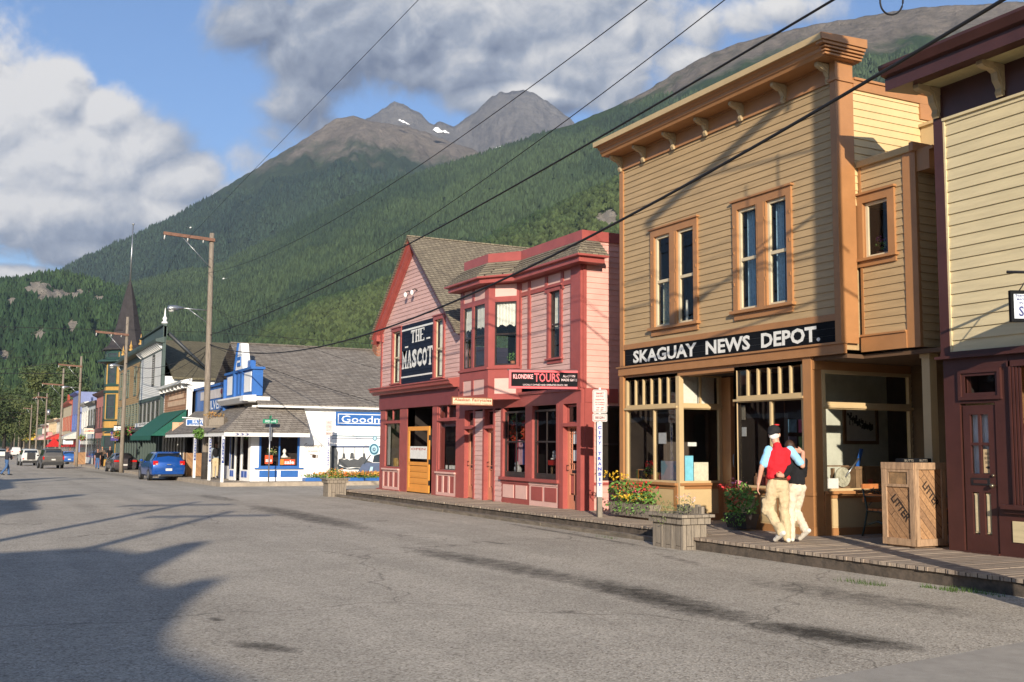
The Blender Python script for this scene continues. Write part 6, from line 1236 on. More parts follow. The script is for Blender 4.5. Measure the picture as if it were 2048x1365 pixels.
for r, m_, n_ in ((10.5, ML, .012), (9.2, MT, .016), (6.4, ML, .020), (3.0, MV, .024), (1.4, ML, .028)): mpoly('lamp', [(748+r*math.cos(t/16*6.283), 899+r*1.18*math.sin(t/16*6.283)) for t in range(16)], m_, n_)
for r, m_, n_ in ((4.4, MT, .012), (3.0, ML, .016)): mpoly('smokestack_lamp', [(749.5+r*math.cos(t/12*6.283), 877+r*1.2*math.sin(t/12*6.283)) for t in range(12)], m_, n_)
mpoly('strut', [(727, 928), (740, 910), (742, 911), (729, 929)], MGd, .011)
# flower bed along the wall
fb = thing('flower_bed', 'low bed of orange and yellow flowers along the foot of the mural wall', 'flower bed', (14.8, 46.4, 0))
mb = MB(GK); z0 = GZ(46)+.16
for (x0, x1) in ((13.05, 14.4), (14.45, 15.8), (15.85, 17.3), (17.35, 18.8)): mb.box(x0, x1, .18, .72, z0, z0+.16)
mb.build('planter_box', M_blue, fb)
mb = MB(); mb.leaf((15.9, 46.5, z0+.24), (3.0, .34, .14), 2000, .06); mb.build('foliage', mat('bed_green', (.13, .20, .035), .7, .4, 12), fb)
mb = MB(); mb.leaf((15.9, 46.4, z0+.34), (3.0, .34, .12), 1000, .05); mb.build('flowers', mat('bed_orange', (.52, .10, .025), .7, .3, 4, col2=(.62, .36, .06)), fb)
# porch roof box of flowers
o = thing('planter_box', 'wooden box of dried flowers on the porch roof behind the tall pole', 'planter', (9.2, 48, 2.2)); q_ = Frame((9.1, 48.5), (.7, -.7)); a0, b1 = q_.q(418, 833); a1, b0 = q_.q(447, 852); mb = MB(q_); mb.box(a0, a1, -.3, 0, b0, b1-.05); mb.build('box', M_gw, o); c = q_.w((a0+a1)/2-.2, -.15, b1+.05); mb = MB(); mb.leaf(c, (.5, .4, .16), 160, .05); mb.build('flowers', mat('dry_flowers', (.45, .18, .06), .8, .4, 9, col2=(.25, .22, .08)), o)
mb = MB(q_); mb.box(a0-.4, a1-.1, -.02, .02, b0-.08, b0-.02); mb.build('bracket', M_gw, o)

# ================================================================ TOUR SHOP
X2 = 10.5; F2 = Frame((X2, 0), (0, -1))
td = thing('store_building', 'small brown clapboard store with a white cornice and green awning', 'shop building', (X2, 65, -.3))
M_brw = mat('brown_siding', (.36, .19, .10), .7, .15, 3)
mb = MB(F2); siding(mb, -70.8, -62.0, 2.6, 4.95, .15, lap=.03); mb.m = 1; mb.box(-70.8, -62.0, -8, -.4, -.4, 4.6); mb.box(-70.8, -62, -.38, -.02, -.5, 2.6); mb.build('wall', [M_brw, M_dark], td)
mb = MB(F2); mb.prof([(-.1, 4.95), (.5, 5.0), (.55, 5.14), (-.1, 5.3)], -71.1, -61.6); mb.box(-62.1, -61.9, -.2, .1, 2.0, 4.9)
for k in range(7): a = -70.4+1.35*k; mb.box(a, a+.12, 0, .4, 4.75, 4.95)
mb.build('cornice', M_white, td)
mb = MB(F2)
for k in range(24): mb.box(-69.2+.27*k, -69.2+.27*k+.17, .032, .045, 3.85+.0*k, 4.15); mb.box(-68.9+.23*k, -68.9+.23*k+.15, .032, .045, 4.25, 4.5)
mb.build('faded_lettering', mat('faded_cream', (.42, .30, .21), .8), td)
mb = MB(F2); n = 12
for i in range(6):
    u0, u1 = i/6, (i+1)/6; z0, z1 = 3.55-1.55*u0, 3.55-1.55*u1; n0, n1 = 2.0*u0**.9, 2.0*u1**.9
    mb.poly([(-70.9, n0, z0), (-61.9, n0, z0), (-61.9, n1, z1), (-70.9, n1, z1)])
mb.poly([(-61.9, 0, 3.55), (-61.9, 2.0, 2.0), (-61.9, 0, 2.0)]); mb.poly([(-70.9, 0, 3.55), (-70.9, 2.0, 2.0), (-70.9, 0, 2.0)])
for k in range(18): a = -70.9+.5*k; mb.poly([(a, 2.0, 2.0), (a+.5, 2.0, 2.0), (a+.5, 2.0, 1.78), (a+.25, 2.0, 1.70), (a, 2.0, 1.78)])
mb.build('awning', M_awn, td)
mb = MB(F2)
for k in range(8): a = -70.5+1.1*k; mb.box(a, a+.12, -.02, .05, -.4, 2.1)
mb.m = 1
for k in range(7): a = -70.3+1.1*k; mb.box(a, a+.85, .0, .02, .4, 1.7)
mb.build('shop_windows', [M_white, mat('shop_goods', (.12, .10, .08), .7, .8, 3, col2=(.02, .015, .012))], td)
fr, o, a0, a1, b0, b1 = psign(345, 845, 864, 403, (1, -.12), (9.5, 60.5), 'hanging_sign', 'tan sign reading ONE TOUR SHOP hanging under the green awning', mat('tan_board', (.50, .30, .17), .6), None)
h = b1-b0; w = a1-a0; lettering(fr, o, 'ONE', a0+w*.22, a0+w*.52, b0+h*.70, b0+h*.9, M_br, .01, .01); lettering(fr, o, 'TOUR', a0+w*.3, a0+w*.70, b0+h*.34, b0+h*.62, M_br, .01, .01); lettering(fr, o, 'SHOP', a0+w*.35, a0+w*.65, b0+h*.08, b0+h*.26, mat('orange_letters', (.5, .14, .04)), .01, .01)
fr, o, a0, a1, b0, b1 = psign(373, 839, 852, 413, (1, 0), (9.5, 52.0), 'hanging_sign', 'blue and white SILVER sign hanging in front of the tan tour sign', M_blue, M_w2, .05, .03)
h = b1-b0; w = a1-a0; lettering(fr, o, 'SILVER', a0+w*.28, a1+w*.05, b0+h*.38, b0+h*.85, M_w2, .014, .02); lettering(fr, o, 'IMPORTS', a0+w*.15, a1, b0+h*.12, b0+h*.28, M_w2, .014, .01)
mb = MB(fr); mb.tube([(a0-.2, -.02, b1+.08), (a1+.2, -.02, b1+.03)], .03, 5); mb.build('bracket', M_white, o)

# ================================================================ GREEN AND WHITE HALL
hd = thing('hall_building', 'two storey white clapboard hall with dark green trim and an olive gable roof', 'building', (X2, 77, -.3))
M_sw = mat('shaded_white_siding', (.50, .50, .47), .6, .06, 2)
ft = 7.75
WS = Frame((0, 72.0), (1, 0))
mb = MB(WS); mb.box(X2+.1, 30, -.1, 0, -.4, 6.0); mb.box(X2+.1, 30, -16, -15.9, -.4, 6.0); mb.build('side_wall', mat('hall_white_side', (.74, .73, .70), .6, .05, 2), hd)
mb = MB(WS); slope(X2+.6, 31, .35, 5.95, -8.0, 9.15, .15); slope(X2+.6, 31, -16.3, 5.95, -8, 9.15, .15); mb.build('roof', M_olive, hd)
mb = MB(F2); siding(mb, -82.9, -72.15, 4.75, ft, .16, lap=.03); mb.build('wall', mat('white_siding', (.66, .65, .61), .6, .06, 2), hd)
mb = MB(F2); mb.box(-72.2, -71.9, -.1, .1, -.4, 9.5); mb.box(-83, -82.9, 0, .06, 2.6, ft); mb.box(-83, -72, 0, .08, 4.5, 4.75); mb.box(-83, -72, 0, .3, 2.62, 2.8); mb.box(-82.9, -72.2, -.02, .03, ft, 8.25); mb.prof([(0, 8.2), (.55, 8.25), (.6, 8.42), (0, 8.6)], -83.1, -71.8); mb.box(-83.1, -71.9, -.15, .05, 8.6, 9.3); mb.prof([(-.1, 9.3), (.18, 9.35), (.2, 9.45), (-.1, 9.5)], -83.1, -71.8)
for k in range(9): mb.box(-82.6+1.2*k, -82.6+1.2*k+.1, .03, .06, 4.8, 2.9) if 0 else None
mb.build('trim', mat('green_grey_paint', (.05, .075, .065), .5, .1, 3), hd)
for k in range(14): a = -82.7+.78*k; mb = MB(F2); mb.prof([(.02, 7.85), (.10, 7.85), (.45, 8.18), (.45, 8.22), (.02, 8.22)], a, a+.12); mb.build('bracket', M_white, hd)
mb = MB(); c = (X2+.0, 72.1, 9.5); mb.lathe(c, [(.2, 0), (.2, .1), (.1, .16), (.15, .34), (.06, .5), (.03, .95), (.01, 1.05)], 8); mb.build('finial', M_white, hd)
def fwin(fr, par, a0, a1, b0, b1, cm, gm=None):
    mb = MB(fr); mb.rfrm(a0-.1, a1+.1, b0-.1, b1+.1, .1, 0, .06); P = mb.build('window', cm, par); mb = MB(fr); mb.box(a0, a1, .002, .02, b0, b1); mb.m = 1; mb.box(a0, a1, .02, .035, (b0+b1)/2-.03, (b0+b1)/2+.03); mb.build('pane', [gm or M_wg, cm], P)
M_wg = mat('dark_window_glass', (.03, .035, .04), .12, .2, 3, spec=.8)
fwin(F2, hd, -76.6, -75.8, 5.6, 7.6, mat('dark_frame', (.05, .05, .045)))
for k in range(5): fwin(F2, hd, -82.3+2.05*k, -81.3+2.05*k, 2.95, 4.35, mat('dark_frame', (.05, .05, .045)))
mb = MB(F2); mb.box(-82.9, -72.2, -.3, .0, 2.8, 4.5); mb.build('first_floor_wall', M_sw, hd)
mb = MB(F2); mb.box(-83, -72, -.6, -.5, -.5, 2.6); mb.m = 1
for k in range(9): a = -82.9+1.32*k; mb.box(a, a+.16, -.5, .02, -.5, 2.6)
mb.build('shopfront', [M_wg, mat('green_grey_paint', (.05, .075, .065))], hd)
o = thing('shop_sign', 'long cream sign board low on the white siding of the hall', 'sign', F2.w(-77, .1, 2.5)); mb = MB(F2); mb.box(-82.7, -72.6, .05, .12, 2.06, 2.6) if 0 else mb.box(-82.2, -72.6, .31, .36, 2.72, 3.0); mb.build('board', M_white, o); lettering(F2, o, 'JEWELRY', -80, -74, 2.76, 2.96, M_ink, .365, .01)
mb = MB(F2); mb.prof([(-.2, 2.55), (1.0, 2.35), (1.05, 2.5), (-.2, 2.75)], -83, -71.7); mb.build('canopy', mat('green_grey_paint', (.05, .075, .065)), hd)
p0 = F2.w(-72.4, -.3, 8.9); q0 = WS.q(400, 747, 0); mb = MB(); mb.tube([p0, (13.6, 72.6, 6.45)], [.14, .10], 4); mb.build('roof_brace', mat('dark_lead', (.04, .045, .05), .5), hd)
# tan half
nd_ = thing('hall_building', 'two storey tan clapboard building with green windows next to the white hall', 'building', (X2, 88, -.4)); M_tb = mat('mustard_tan', (.36, .235, .10), .6, .08, 2)
mb = MB(F2); siding(mb, -97, -83.05, 2.8, ft, .16, lap=.03); mb.m = 1; mb.box(-97, -83.1, -10, -.1, -.4, 7.6); mb.build('wall', [M_tb, M_dark], nd_)
mb = MB(F2); mb.box(-97, -83.05, -.02, .03, ft, 8.2); mb.prof([(0, 8.2), (.55, 8.25), (.6, 8.42), (0, 8.6)], -97, -83.12); mb.box(-97, -83.12, -.15, .05, 8.6, 9.0); mb.build('cornice', mat('green_grey_paint', (.05, .075, .065)), nd_)
for a in (-84.5, -90.5, -95.8):
    mb = MB(); c = F2.w(a, -.1, 9.1); mb.lathe(c, [(.16, 0), (.16, .12), (.08, .2), (.13, .38), (.05, .55), (.01, .85)], 8); mb.build('finial', M_yel, nd_)
M_gf = mat('green_frame', (.10, .14, .115), .5)
for k in range(3): fwin(F2, nd_, -95.5+4.6*k, -94.3+4.6*k, 5.3, 7.4, M_gf)
for k in range(7): fwin(F2, nd_, -96.3+1.9*k, -95.2+1.9*k, 3.0, 4.5, M_gf)
mb = MB(F2); mb.box(-97, -83, -.4, -.3, -.6, 2.8); mb.m = 1; mb.prof([(-.2, 2.55), (1.0, 2.35), (1.05, 2.5), (-.2, 2.75)], -97, -83.1)
for k in range(10): mb.box(-96.9+1.5*k, -96.7+1.5*k, -.3, .02, -.6, 2.6)
mb.build('shopfront', [M_wg, mat('green_grey_paint', (.05, .075, .065))], nd_)

# ================================================================ YELLOW TOWER HOTEL
hd2 = thing('tower_building', 'golden yellow corner tower with green trim and a tall dark pointed spire', 'building', (11.4, 101, -.4))
c = (11.3, 101, 0); mb = MB(); mb.lathe(c, [(1.65, -.5), (1.65, 9.9)], 8, R_(22.5)); mb.fr = F2; mb.box(-113, -99, -12, -1.0, -.5, 9.0); mb.build('wall', M_yel, hd2)
mb = MB()
for z, h in ((2.6, .3), (3.5, .15), (6.0, .25), (6.6, .2), (9.1, .15), (9.7, .25)): mb.lathe((c[0], c[1], z), [(1.72, 0), (1.76, h)], 8, R_(22.5))
mb.build('band', M_grn, hd2)
mb = MB(); mb.lathe((c[0], c[1], 8.7), [(1.65, 0), (2.4, .1), (2.4, .25), (1.65, .4)], 8, R_(22.5)); mb.build('balcony_eave', M_grn, hd2)
for k in range(8):
    t = R_(45*k); u = Vector((math.cos(t), math.sin(t), 0)); fr = Frame((c[0]+u.x*1.53, c[1]+u.y*1.53), (-u.y, u.x))
    if fr.N.dot(u) < 0: fr = Frame((c[0]+u.x*1.53, c[1]+u.y*1.53), (u.y, -u.x))
    if u.dot(Vector((-.4, -.9, 0))) < -.1: continue
    fwin(fr, hd2, -.38, .38, 3.8, 5.8, M_grn); fwin(fr, hd2, -.36, .36, 6.9, 8.5, M_grn); fwin(fr, hd2, -.5, .5, 9.15, 9.6, M_grn); fwin(fr, hd2, -.5, .5, .2, 2.1, M_grn)
mb = MB(); mb.lathe((c[0]+.2, c[1], 9.9), [(2.2, 0), (2.2, .15), (1.7, .5), (1.38, 1.3), (1.05, 2.4), (.68, 4.2), (.32, 5.7), (.1, 6.5)], 8, R_(22.5)); mb.build('spire', mat('dark_spire_shingle', (.030, .026, .028), .8, .2, 3), hd2)
mb = MB(); mb.tube([(c[0]+.2, c[1], 16.3), (c[0]+.25, c[1], 21.7)], [.09, .05], 6); mb.ball((c[0]+.25, c[1], 21.75), .12, 6, 4); mb.build('flagpole', M_metal, hd2)
# ================================================================ SHOPS FARTHER DOWN THE STREET
def yq(px): return F2.q(px, 880)[0]
def farshop(label, px0, px1, top, wallc, trimc, n, lowc=None, gap=False, kind=0, bl=2.6):
    a0, a1 = yq(px0), yq(px1); zt = F2.q(px1, top)[1]; ob = thing('shop_building', label, 'shop building', (X2, -(a0+a1)/2, -.6)); M1 = mat('wall_%d' % n, wallc, .6, .08, 2); M2 = mat('trim_%d' % n, trimc, .5, .08, 2)
    mb = MB(F2); mb.box(a0, a1, -11, 0, -1.2, zt); mb.build('wall', M1, ob)
    mb = MB(F2); mb.prof([(0, zt-.35), (.4, zt-.15), (.5, zt), (0, zt+.12)], a0, a1+.1); mb.box(a0, a1, 0, .1, bl-.4, bl); mb.box(a1-.15, a1+.05, -.1, .06, -1.1, zt-.3)
    if kind == 1: am = (a0+a1)/2; mb.prism([(a0, zt), (a1, zt), (a1-.2, zt+.3), (am+.6, zt+.5), (am, zt+1.3), (am-.6, zt+.5), (a0+.2, zt+.3)], -.2, .1)
    mb.build('cornice', M2, ob)
    k = max(2, int((a1-a0)/2.6))
    if zt > 4.6:
        for i in range(k): x0 = a0+(a1-a0)*(i+.3)/k; fwin(F2, ob, x0, x0+(a1-a0)*.38/k, 3.2, min(5, zt-.8), M2)
    mb = MB(F2); mb.m = 0
    for i in range(k): x0 = a0+(a1-a0)*(i+.12)/k; mb.box(x0, x0+(a1-a0)*.76/k, .01, .05, .0, 2.0)
    mb.build('shop_window', M_wg, ob)
    if lowc: mb = MB(F2); mb.prof([(0, 2.9), (1.5, 2.2), (1.5, 1.95), (0, 2.0)], a0+.2, a1-.2); mb.build('awning', mat('awn_%d' % n, lowc, .8), ob)
    return ob
farshop('pink two storey shop with dark trim just past the yellow tower', 190, 213.5, 782, (.46, .17, .14), (.09, .03, .03), 1, None, bl=3.0)
farshop('pale grey two storey shop with a black cornice beyond the pink shop', 174, 189.5, 804, (.52, .53, .52), (.08, .08, .07), 2, None, bl=3.4)
farshop('white sided shop left of the street pole in front of the pale shop', 161, 173.7, 806, (.70, .69, .66), (.55, .54, .5), 3, None)
farshop('lavender blue false front shop half way down the street', 142, 154, 786, (.17, .20, .36), (.07, .12, .36), 4, (.5, .48, .42))
farshop('cream shop with a rust red peaked cornice beyond the blue one', 124, 141.5, 806, (.50, .42, .28), (.30, .06, .03), 5, None, kind=1)
farshop('low pale shop behind the red tents', 112, 123.5, 838, (.58, .54, .46), (.4, .38, .33), 6, (.45, .03, .02))
farshop('cream two storey shop with a flat cornice far down the street', 97, 111.5, 838, (.55, .43, .26), (.48, .36, .22), 7, None)
farshop('reddish shop with a white sign far down the street', 84, 96.5, 848, (.42, .16, .12), (.5, .45, .4), 8, (.5, .3, .3))
farshop('dark green roofed shop near the far end of the row', 72, 83.5, 850, (.42, .36, .24), (.06, .10, .09), 9, None)
farshop('yellow shop with an arched top near the far end of the row', 57, 71.5, 868, (.52, .36, .07), (.5, .30, .06), 10, (.6, .4, .05))
farshop('small pale shop at the very end of the row', 44, 56.5, 876, (.45, .42, .36), (.3, .3, .28), 11, None)
def farsign(px0, py0, px1, py1, Y, bcol, txt, tcol, label, rows=1):
    fr = Frame((0, Y), (1, 0)); a0, b1 = fr.q(px0, py0); a1, b0 = fr.q(px1, py1); o = thing('shop_sign', label, 'sign', fr.w((a0+a1)/2, 0, b0)); mb = MB(fr); mb.box(a0, a1, -.1, 0, b0, b1); mb.build('board', mat('sb_%s' % str(bcol), bcol, .5), o)
    if txt: lettering(fr, o, txt, a0+(a1-a0)*.1, a1-(a1-a0)*.1, b0+(b1-b0)*.3, b1-(b1-b0)*.25, mat('sl_%s' % str(tcol), tcol, .5), .01, .01)
    mb = MB(fr); mb.tube([(a0, -.05, b1+.06), (a1+.8, -.05, b1+.06)], .04, 5); mb.build('bracket', M_iron, o); return o
farsign(228, 853, 261, 867, 92, (.70, .70, .68), 'TOURS', (.1, .1, .1), 'white sign over the pavement in front of the yellow tower')
farsign(222, 864, 236, 882, 90, (.05, .03, .18), 'SHOP', (.6, .6, .6), 'dark purple sign beside the second street pole')
farsign(168, 857, 193, 868, 118, (.62, .52, .42), 'COMPANY', (.5, .06, .05), 'cream sign with red letters in front of the pink shop')
farsign(92, 865, 107, 872, 190, (.6, .2, .2), None, None, 'small red and white sign far down the street')
farsign(126, 880, 146, 889, 140, (.66, .68, .66), None, None, 'plain white sign panel above the parked blue car')
farsign(270, 861, 278, 874, 84, (.6, .42, .40), None, None, 'small pink sign on the post before the green shopfront')
# red tent tops
o = thing('market_tent', 'bright red tent roof by the pavement behind the pickup truck', 'tent', (9.2, 165, -.6)); fr = Frame((0, 165), (1, 0)); a0, z0 = fr.q(93, 894); a1, z1 = fr.q(114, 876); am = (a0+a1)/2
mb = MB(); V = [(a0, 163, z0), (a1+.8, 163, z0), (a1+.8, 168, z0), (a0, 168, z0), (am+.3, 165.5, z1)]; mb.add(V, [(0, 1, 4), (1, 2, 4), (2, 3, 4), (3, 0, 4), (3, 2, 1, 0)]); mb.build('canopy', mat('tent_red', (.55, .02, .015), .7), o)
mb = MB()
for (x_, y_) in ((a0+.1, 163.1), (a1+.7, 163.1), (a0+.1, 167.9), (a1+.7, 167.9)): mb.tube([(x_, y_, -.7), (x_, y_, z0)], .05, 5)
mb.build('pole_frame', M_metal, o)
# ================================================================ POLES AND WIRES
def pole_at(pxt, pyt, pyb, H=10.4, pxb=None):
    """street pole whose top shows at the given direction; distance from its height"""
    dep = H*FPX/(pyb-pyt); d = ray(pxt, (pyt+pyb)/2); f = Vector((math.sin(-YAW), math.cos(YAW), 0)); p = CAM+d*(dep/d.dot(f)); return p.x, p.y
def utility_pole(name, label, x, y, H, r=.15, lean=0.0, arm=None, lamp=None, cable=True, dark=0.0, grp='utility poles along the street', k=10):
    z0 = GZ(y); o = thing(name, label, 'utility pole', (x, y, z0), grp)
    mb = MB(); n = 8; mb.tube([(x+lean*H*i/n, y, z0-.1+(H+.1)*i/n) for i in range(n+1)], [r*(1-.32*i/n) for i in range(n+1)], k); mb.build('shaft', M_pole, o)
    if dark: mb = MB(); mb.tube([(x, y, z0-.05), (x+lean*dark, y, z0+dark)], [r*1.04, r*1.02], k); mb.build('tarred_base', M_poled, o)
    fr = Frame((x, y), (1, 0))
    if arm:
        za, l, rr = arm; xa = lean*za; mb = MB(fr); mb.prism([(xa-l, z0+za+.06), (xa+rr, z0+za-.06), (xa+rr, z0+za+.09), (xa-l, z0+za+.21)], .08, .20); A_ = mb.build('crossarm', M_cross, o)
        mb = MB(fr); mb.tube([(xa-l*.62, .14, z0+za+.03), (xa-.05, .14, z0+za-1.35)], .022, 5); mb.build('brace', M_metal, o)
        mb = MB(fr)
        for u in (.97, .5, .18): mb.tube([(xa-l*u, .14, z0+za+.08), (xa-l*u-.02, .14, z0+za-.16)], .035, 6)
        mb.build('insulator', mat('porcelain', (.5, .5, .48), .3), A_)
    if lamp:
        zl, l = lamp; xa = lean*zl; mb = MB(fr); mb.tube([(xa-.1, .0, z0+zl), (xa-l+.5, 0, z0+zl+.04)], .03, 6); mb.tube([(xa-l*.5, 0, z0+zl), (xa-.1, 0, z0+zl-.6)], .022, 5); L_ = mb.build('lamp_arm', M_metal, o)
        mb = MB(fr); mb.tube([(xa-l+.75, 0, z0+zl+.04), (xa-l+.35, 0, z0+zl+.03), (xa-l+.1, 0, z0+zl-.02), (xa-l, 0, z0+zl-.05)], [.05, .13, .15, .06], 8); mb.m = 1; mb.ball((xa-l+.18, 0, z0+zl-.10), (.14, .12, .10), 8, 6); mb.build('lamp_head', [M_metal, mat('lamp_lens', (.5, .5, .46), .15)], L_)
    return o
px_, py_ = ground(409, 966).x, ground(409, 966).y
p1x, p1y = pole_at(416, 466, 966, 10.9); p1x, p1y = ground(409, 966).x, ground(409, 966).y
FP = Frame((0, p1y), (1, 0)); tz = FP.q(423, 467)[1]; H1 = tz-GZ(p1y); lean = (FP.q(424, 467)[0]-p1x)/H1
az_, lz_ = FP.q(380, 474)[1]-GZ(p1y)-.1, FP.q(395, 620)[1]-GZ(p1y)
utility_pole('utility_pole', 'tall weathered pole with a tarred foot and street lamp by the blue corner store', p1x, p1y, H1, .165, lean, arm=(az_, FP.q(425, 474)[0]-FP.q(327, 474)[0], .12), lamp=(lz_, FP.q(416, 619)[0]-FP.q(331, 619)[0]), dark=1.45, k=14)
mb = MB()  # conduit and clamps on the first pole
P1 = lambda z: Vector((p1x+lean*(z-GZ(p1y)), p1y, z))
labs = ['second street pole from the right with a reddish crossarm before the yellow tower', 'slim grey pole with a street lamp on its left side before the white sided shop', 'leaning grey pole with crossed braces behind the pickup truck', 'grey pole with a white transformer can beyond the pickup', 'thin pole left of the transformer pole with a crossarm', 'thin distant pole with its crossarm against the dark trees', 'distant pole above the white SUV', 'thin distant pole left of the white SUV', 'very distant thin pole near the end of the street', 'farthest thin pole at the end of the street']
PP = []
for i, (pxt, pyt, pyb, arm, lamp) in enumerate(((249, 634, 928, (9.7, 2.1, .1), (7.5, 1.1)), (158, 713, 922, (9.9, 2.1, .1), (7.8, 1.7)), (123, 737, 918, (9.0, 2.2, .1), None), (91, 787, 915, (9.8, 1.6, .1), None), (74, 785, 913, (9.7, .8, .5), None), (61, 810, 910, (9.6, 1.6, .1), None), (49, 824, 908, (9.6, 1.2, .1), None), (38, 833, 907, (9.6, 2.0, .1), None), (29, 843, 905, (9.6, 1.4, .1), None), (24, 866, 904, (9.6, .7, .1), None))):
    x, y = pole_at(pxt, pyt, pyb); PP.append((x, y)); utility_pole('utility_pole', labs[i], x, y, Frame((0, y), (1, 0)).q(pxt, pyt)[1]-GZ(y), .15, 0, arm, lamp, k=8 if i > 2 else 10)
x, y = PP[3]; o = tag(MB().tube([(x+.35, y, GZ(y)+7.0), (x+.35, y, GZ(y)+7.9)], .28, 10).build('transformer', M_metal, None, (x+.35, y, GZ(y)+7)), 'white transformer can hung on a distant pole', 'transformer')
# poles out of the picture that shade the tan store and the road
NX, NY = 9.4, 6.3
utility_pole('utility_pole', 'tall weathered pole at the kerb right of the view', NX, NY, 10.9, .17, 0, arm=(10.3, 2.5, .15), lamp=(7.9, 2.2), dark=1.4)
for i, (x, y, h) in enumerate(((-7.0, -1.0, 9.3), (-7.3, 3.2, 9.6), (-7.2, 34, 9.6))): utility_pole('utility_pole', ['weathered pole on the near left kerb', 'weathered pole on the left kerb ahead', 'weathered pole far along the left kerb'][i], x, y, h, .15, 0, arm=(h-.6, 1.6, 1.4))
def wire(label, x0, x1, samples, r, ends=None, ext=(6.3, None), m=None, n=40, deg=2):
    """overhead line: a sagging curve fitted to a few sightings on its vertical plane"""
    ys = []; zs = []
    for (px, py) in samples:
        y = 20.0
        for _ in range(12):
            X = x0+(x1-x0)*(y-6.3)/(p1y-6.3); d = ray(px, py); t = X/d.x; y = d.y*t
        ys.append(y); zs.append(EYE+d.z*t)
    c = np.polyfit(ys, zs, deg); y0 = -25 if ext[0] is None else ext[0]; y1 = ext[1] or p1y
    pts = [(x0+(x1-x0)*(y-6.3)/(p1y-6.3), y, float(np.polyval(c, y))) for y in np.linspace(y0, y1, n)]
    o = tag(MB().tube(pts, r, 6).build('overhead_wire', m or M_wire, None, pts[-1]), label, 'wire', 'overhead wires'); return pts
ax = lambda u: p1x+lean*10-u
wa_ = wire('thick black cable crossing low over both pink stores', 9.3, p1x, [(1990, 6), (1680, 195), (1245, 440), (1113, 507), (920, 604), (773, 656), (600, 698), (425, 692)], .022, ext=(5, None))
wb_ = wire('black cable passing just above the peak of the gabled pink store', 9.1, p1x, [(1645, 3), (1340, 197), (1180, 290), (1100, 336), (819, 486), (553, 618), (430, 668)], .017, ext=(5, None))
wc_ = wire('thin wire over the mountain slope ending low on the tall pole', 8.8, p1x+.1, [(1446, 0), (1320, 97), (1100, 269), (859, 440), (671, 545), (440, 640)], .008, ext=(5, None))
wd_ = wire('thin wire running above the far peak to the tall pole', 8.2, p1x-.2, [(1294, 0), (1100, 145), (956, 252), (790, 365), (640, 455), (447, 540)], .008, ext=(5, None))
we_ = wire('thin wire falling steeply to the crossarm of the tall pole', 7.3, ax(1.15), [(838, 0), (700, 140), (500, 349), (385, 468)], .007, ext=(5, None))
def line(label, pts, r=.01, sag=0.0, n=14):
    P = []; 
    for i in range(len(pts)-1):
        a, b = Vector(pts[i]), Vector(pts[i+1])
        for k in range(n): u = k/n; q = a.lerp(b, u); q.z -= sag*4*u*(1-u); P.append(q)
    P.append(Vector(pts[-1])); return tag(MB().tube(P, r, 5).build('overhead_wire', M_wire, None, P[0]), label, 'wire', 'overhead wires')
def at(px, py, Y): d = ray(px, py); return CAM+d*(Y/d.y)
kn = P1(FP.q(420, 690)[1])
line('service wire falling from the tall pole across the shingle roof to the mural wall', [kn, at(762, 808, 46.2), at(800, 818, 46.2)], .014, .15)
line('thin wire from the tall pole over the shingle roof', [P1(FP.q(420, 613)[1]), at(560, 672, 47.5), at(770, 742, 48.5)], .009, .1)
line('wire from the tall pole down to the brown tour shop', [kn, F2.w(-64, .1, 4.9)], .012, .4)
line('wire from the tall pole down to the white hall', [P1(FP.q(420, 700)[1]), F2.w(-74, .1, 4.6)], .012, .4)
line('wire along the street from the tall pole to the second pole', [kn, (PP[0][0], PP[0][1], 7.2)], .02, .7)
line('lower wire along the street from the tall pole to the second pole', [P1(6.1), (PP[0][0], PP[0][1], 6.4)], .012, .7)
line('upper wire from the first crossarm to the second crossarm', [P1(FP.q(424, 474)[1])+Vector((-1.15, 0, 0)), (PP[0][0]-1, PP[0][1], GZ(80)+9.8)], .007, .9)
for i, (py0, py1, Y, lb, r) in enumerate(((654, 668, 80, 'pale wire crossing the street at the second pole', .02), (739, 722, 112, 'wire crossing the street at the third pole', .03), (747, 748, 110, 'dark wire crossing the street under the third crossarm', .03), (718, 700, 100, 'thin wire crossing high above the shops on the left', .018), (800, 798, 132, 'wire crossing the street at the leaning pole', .025), (826, 826, 185, 'low wire crossing the street far away', .03), (826-34, 786, 185, 'wire crossing at the transformer pole', .02))):
    x_ = 246 if i in (0, 3) else (158 if i in (1, 2) else (122 if i == 4 else 92)); line(lb, [at(-500, py0-8, Y), at(0, py0, Y), at(x_, py1 if i else 661, Y)], r, 0)
line('pale wire passing behind the tall pole over the shingle roofs', [at(250, 660, 80), at(420, 665, 80), at(770, 690, 80)], .018, 0)
# loose loop of cable by the top edge
c = Frame((0, 9.2), (1, 0)); L0 = []
for k in range(17): t = math.pi*k/16; a, z = c.q(1783-23*math.cos(t), -2+32*math.sin(t)**.8); L0.append(c.w(a, 0, z))
L0 = [L0[0]+Vector((0, 0, 1.2))]+L0+[L0[-1]+Vector((0, 0, 1.2))]
tag(MB().tube(L0, .012, 6).build('cable_loop', M_wire, None, L0[0]), 'black loop of cable hanging at the top edge over the rocky ridge', 'cable')
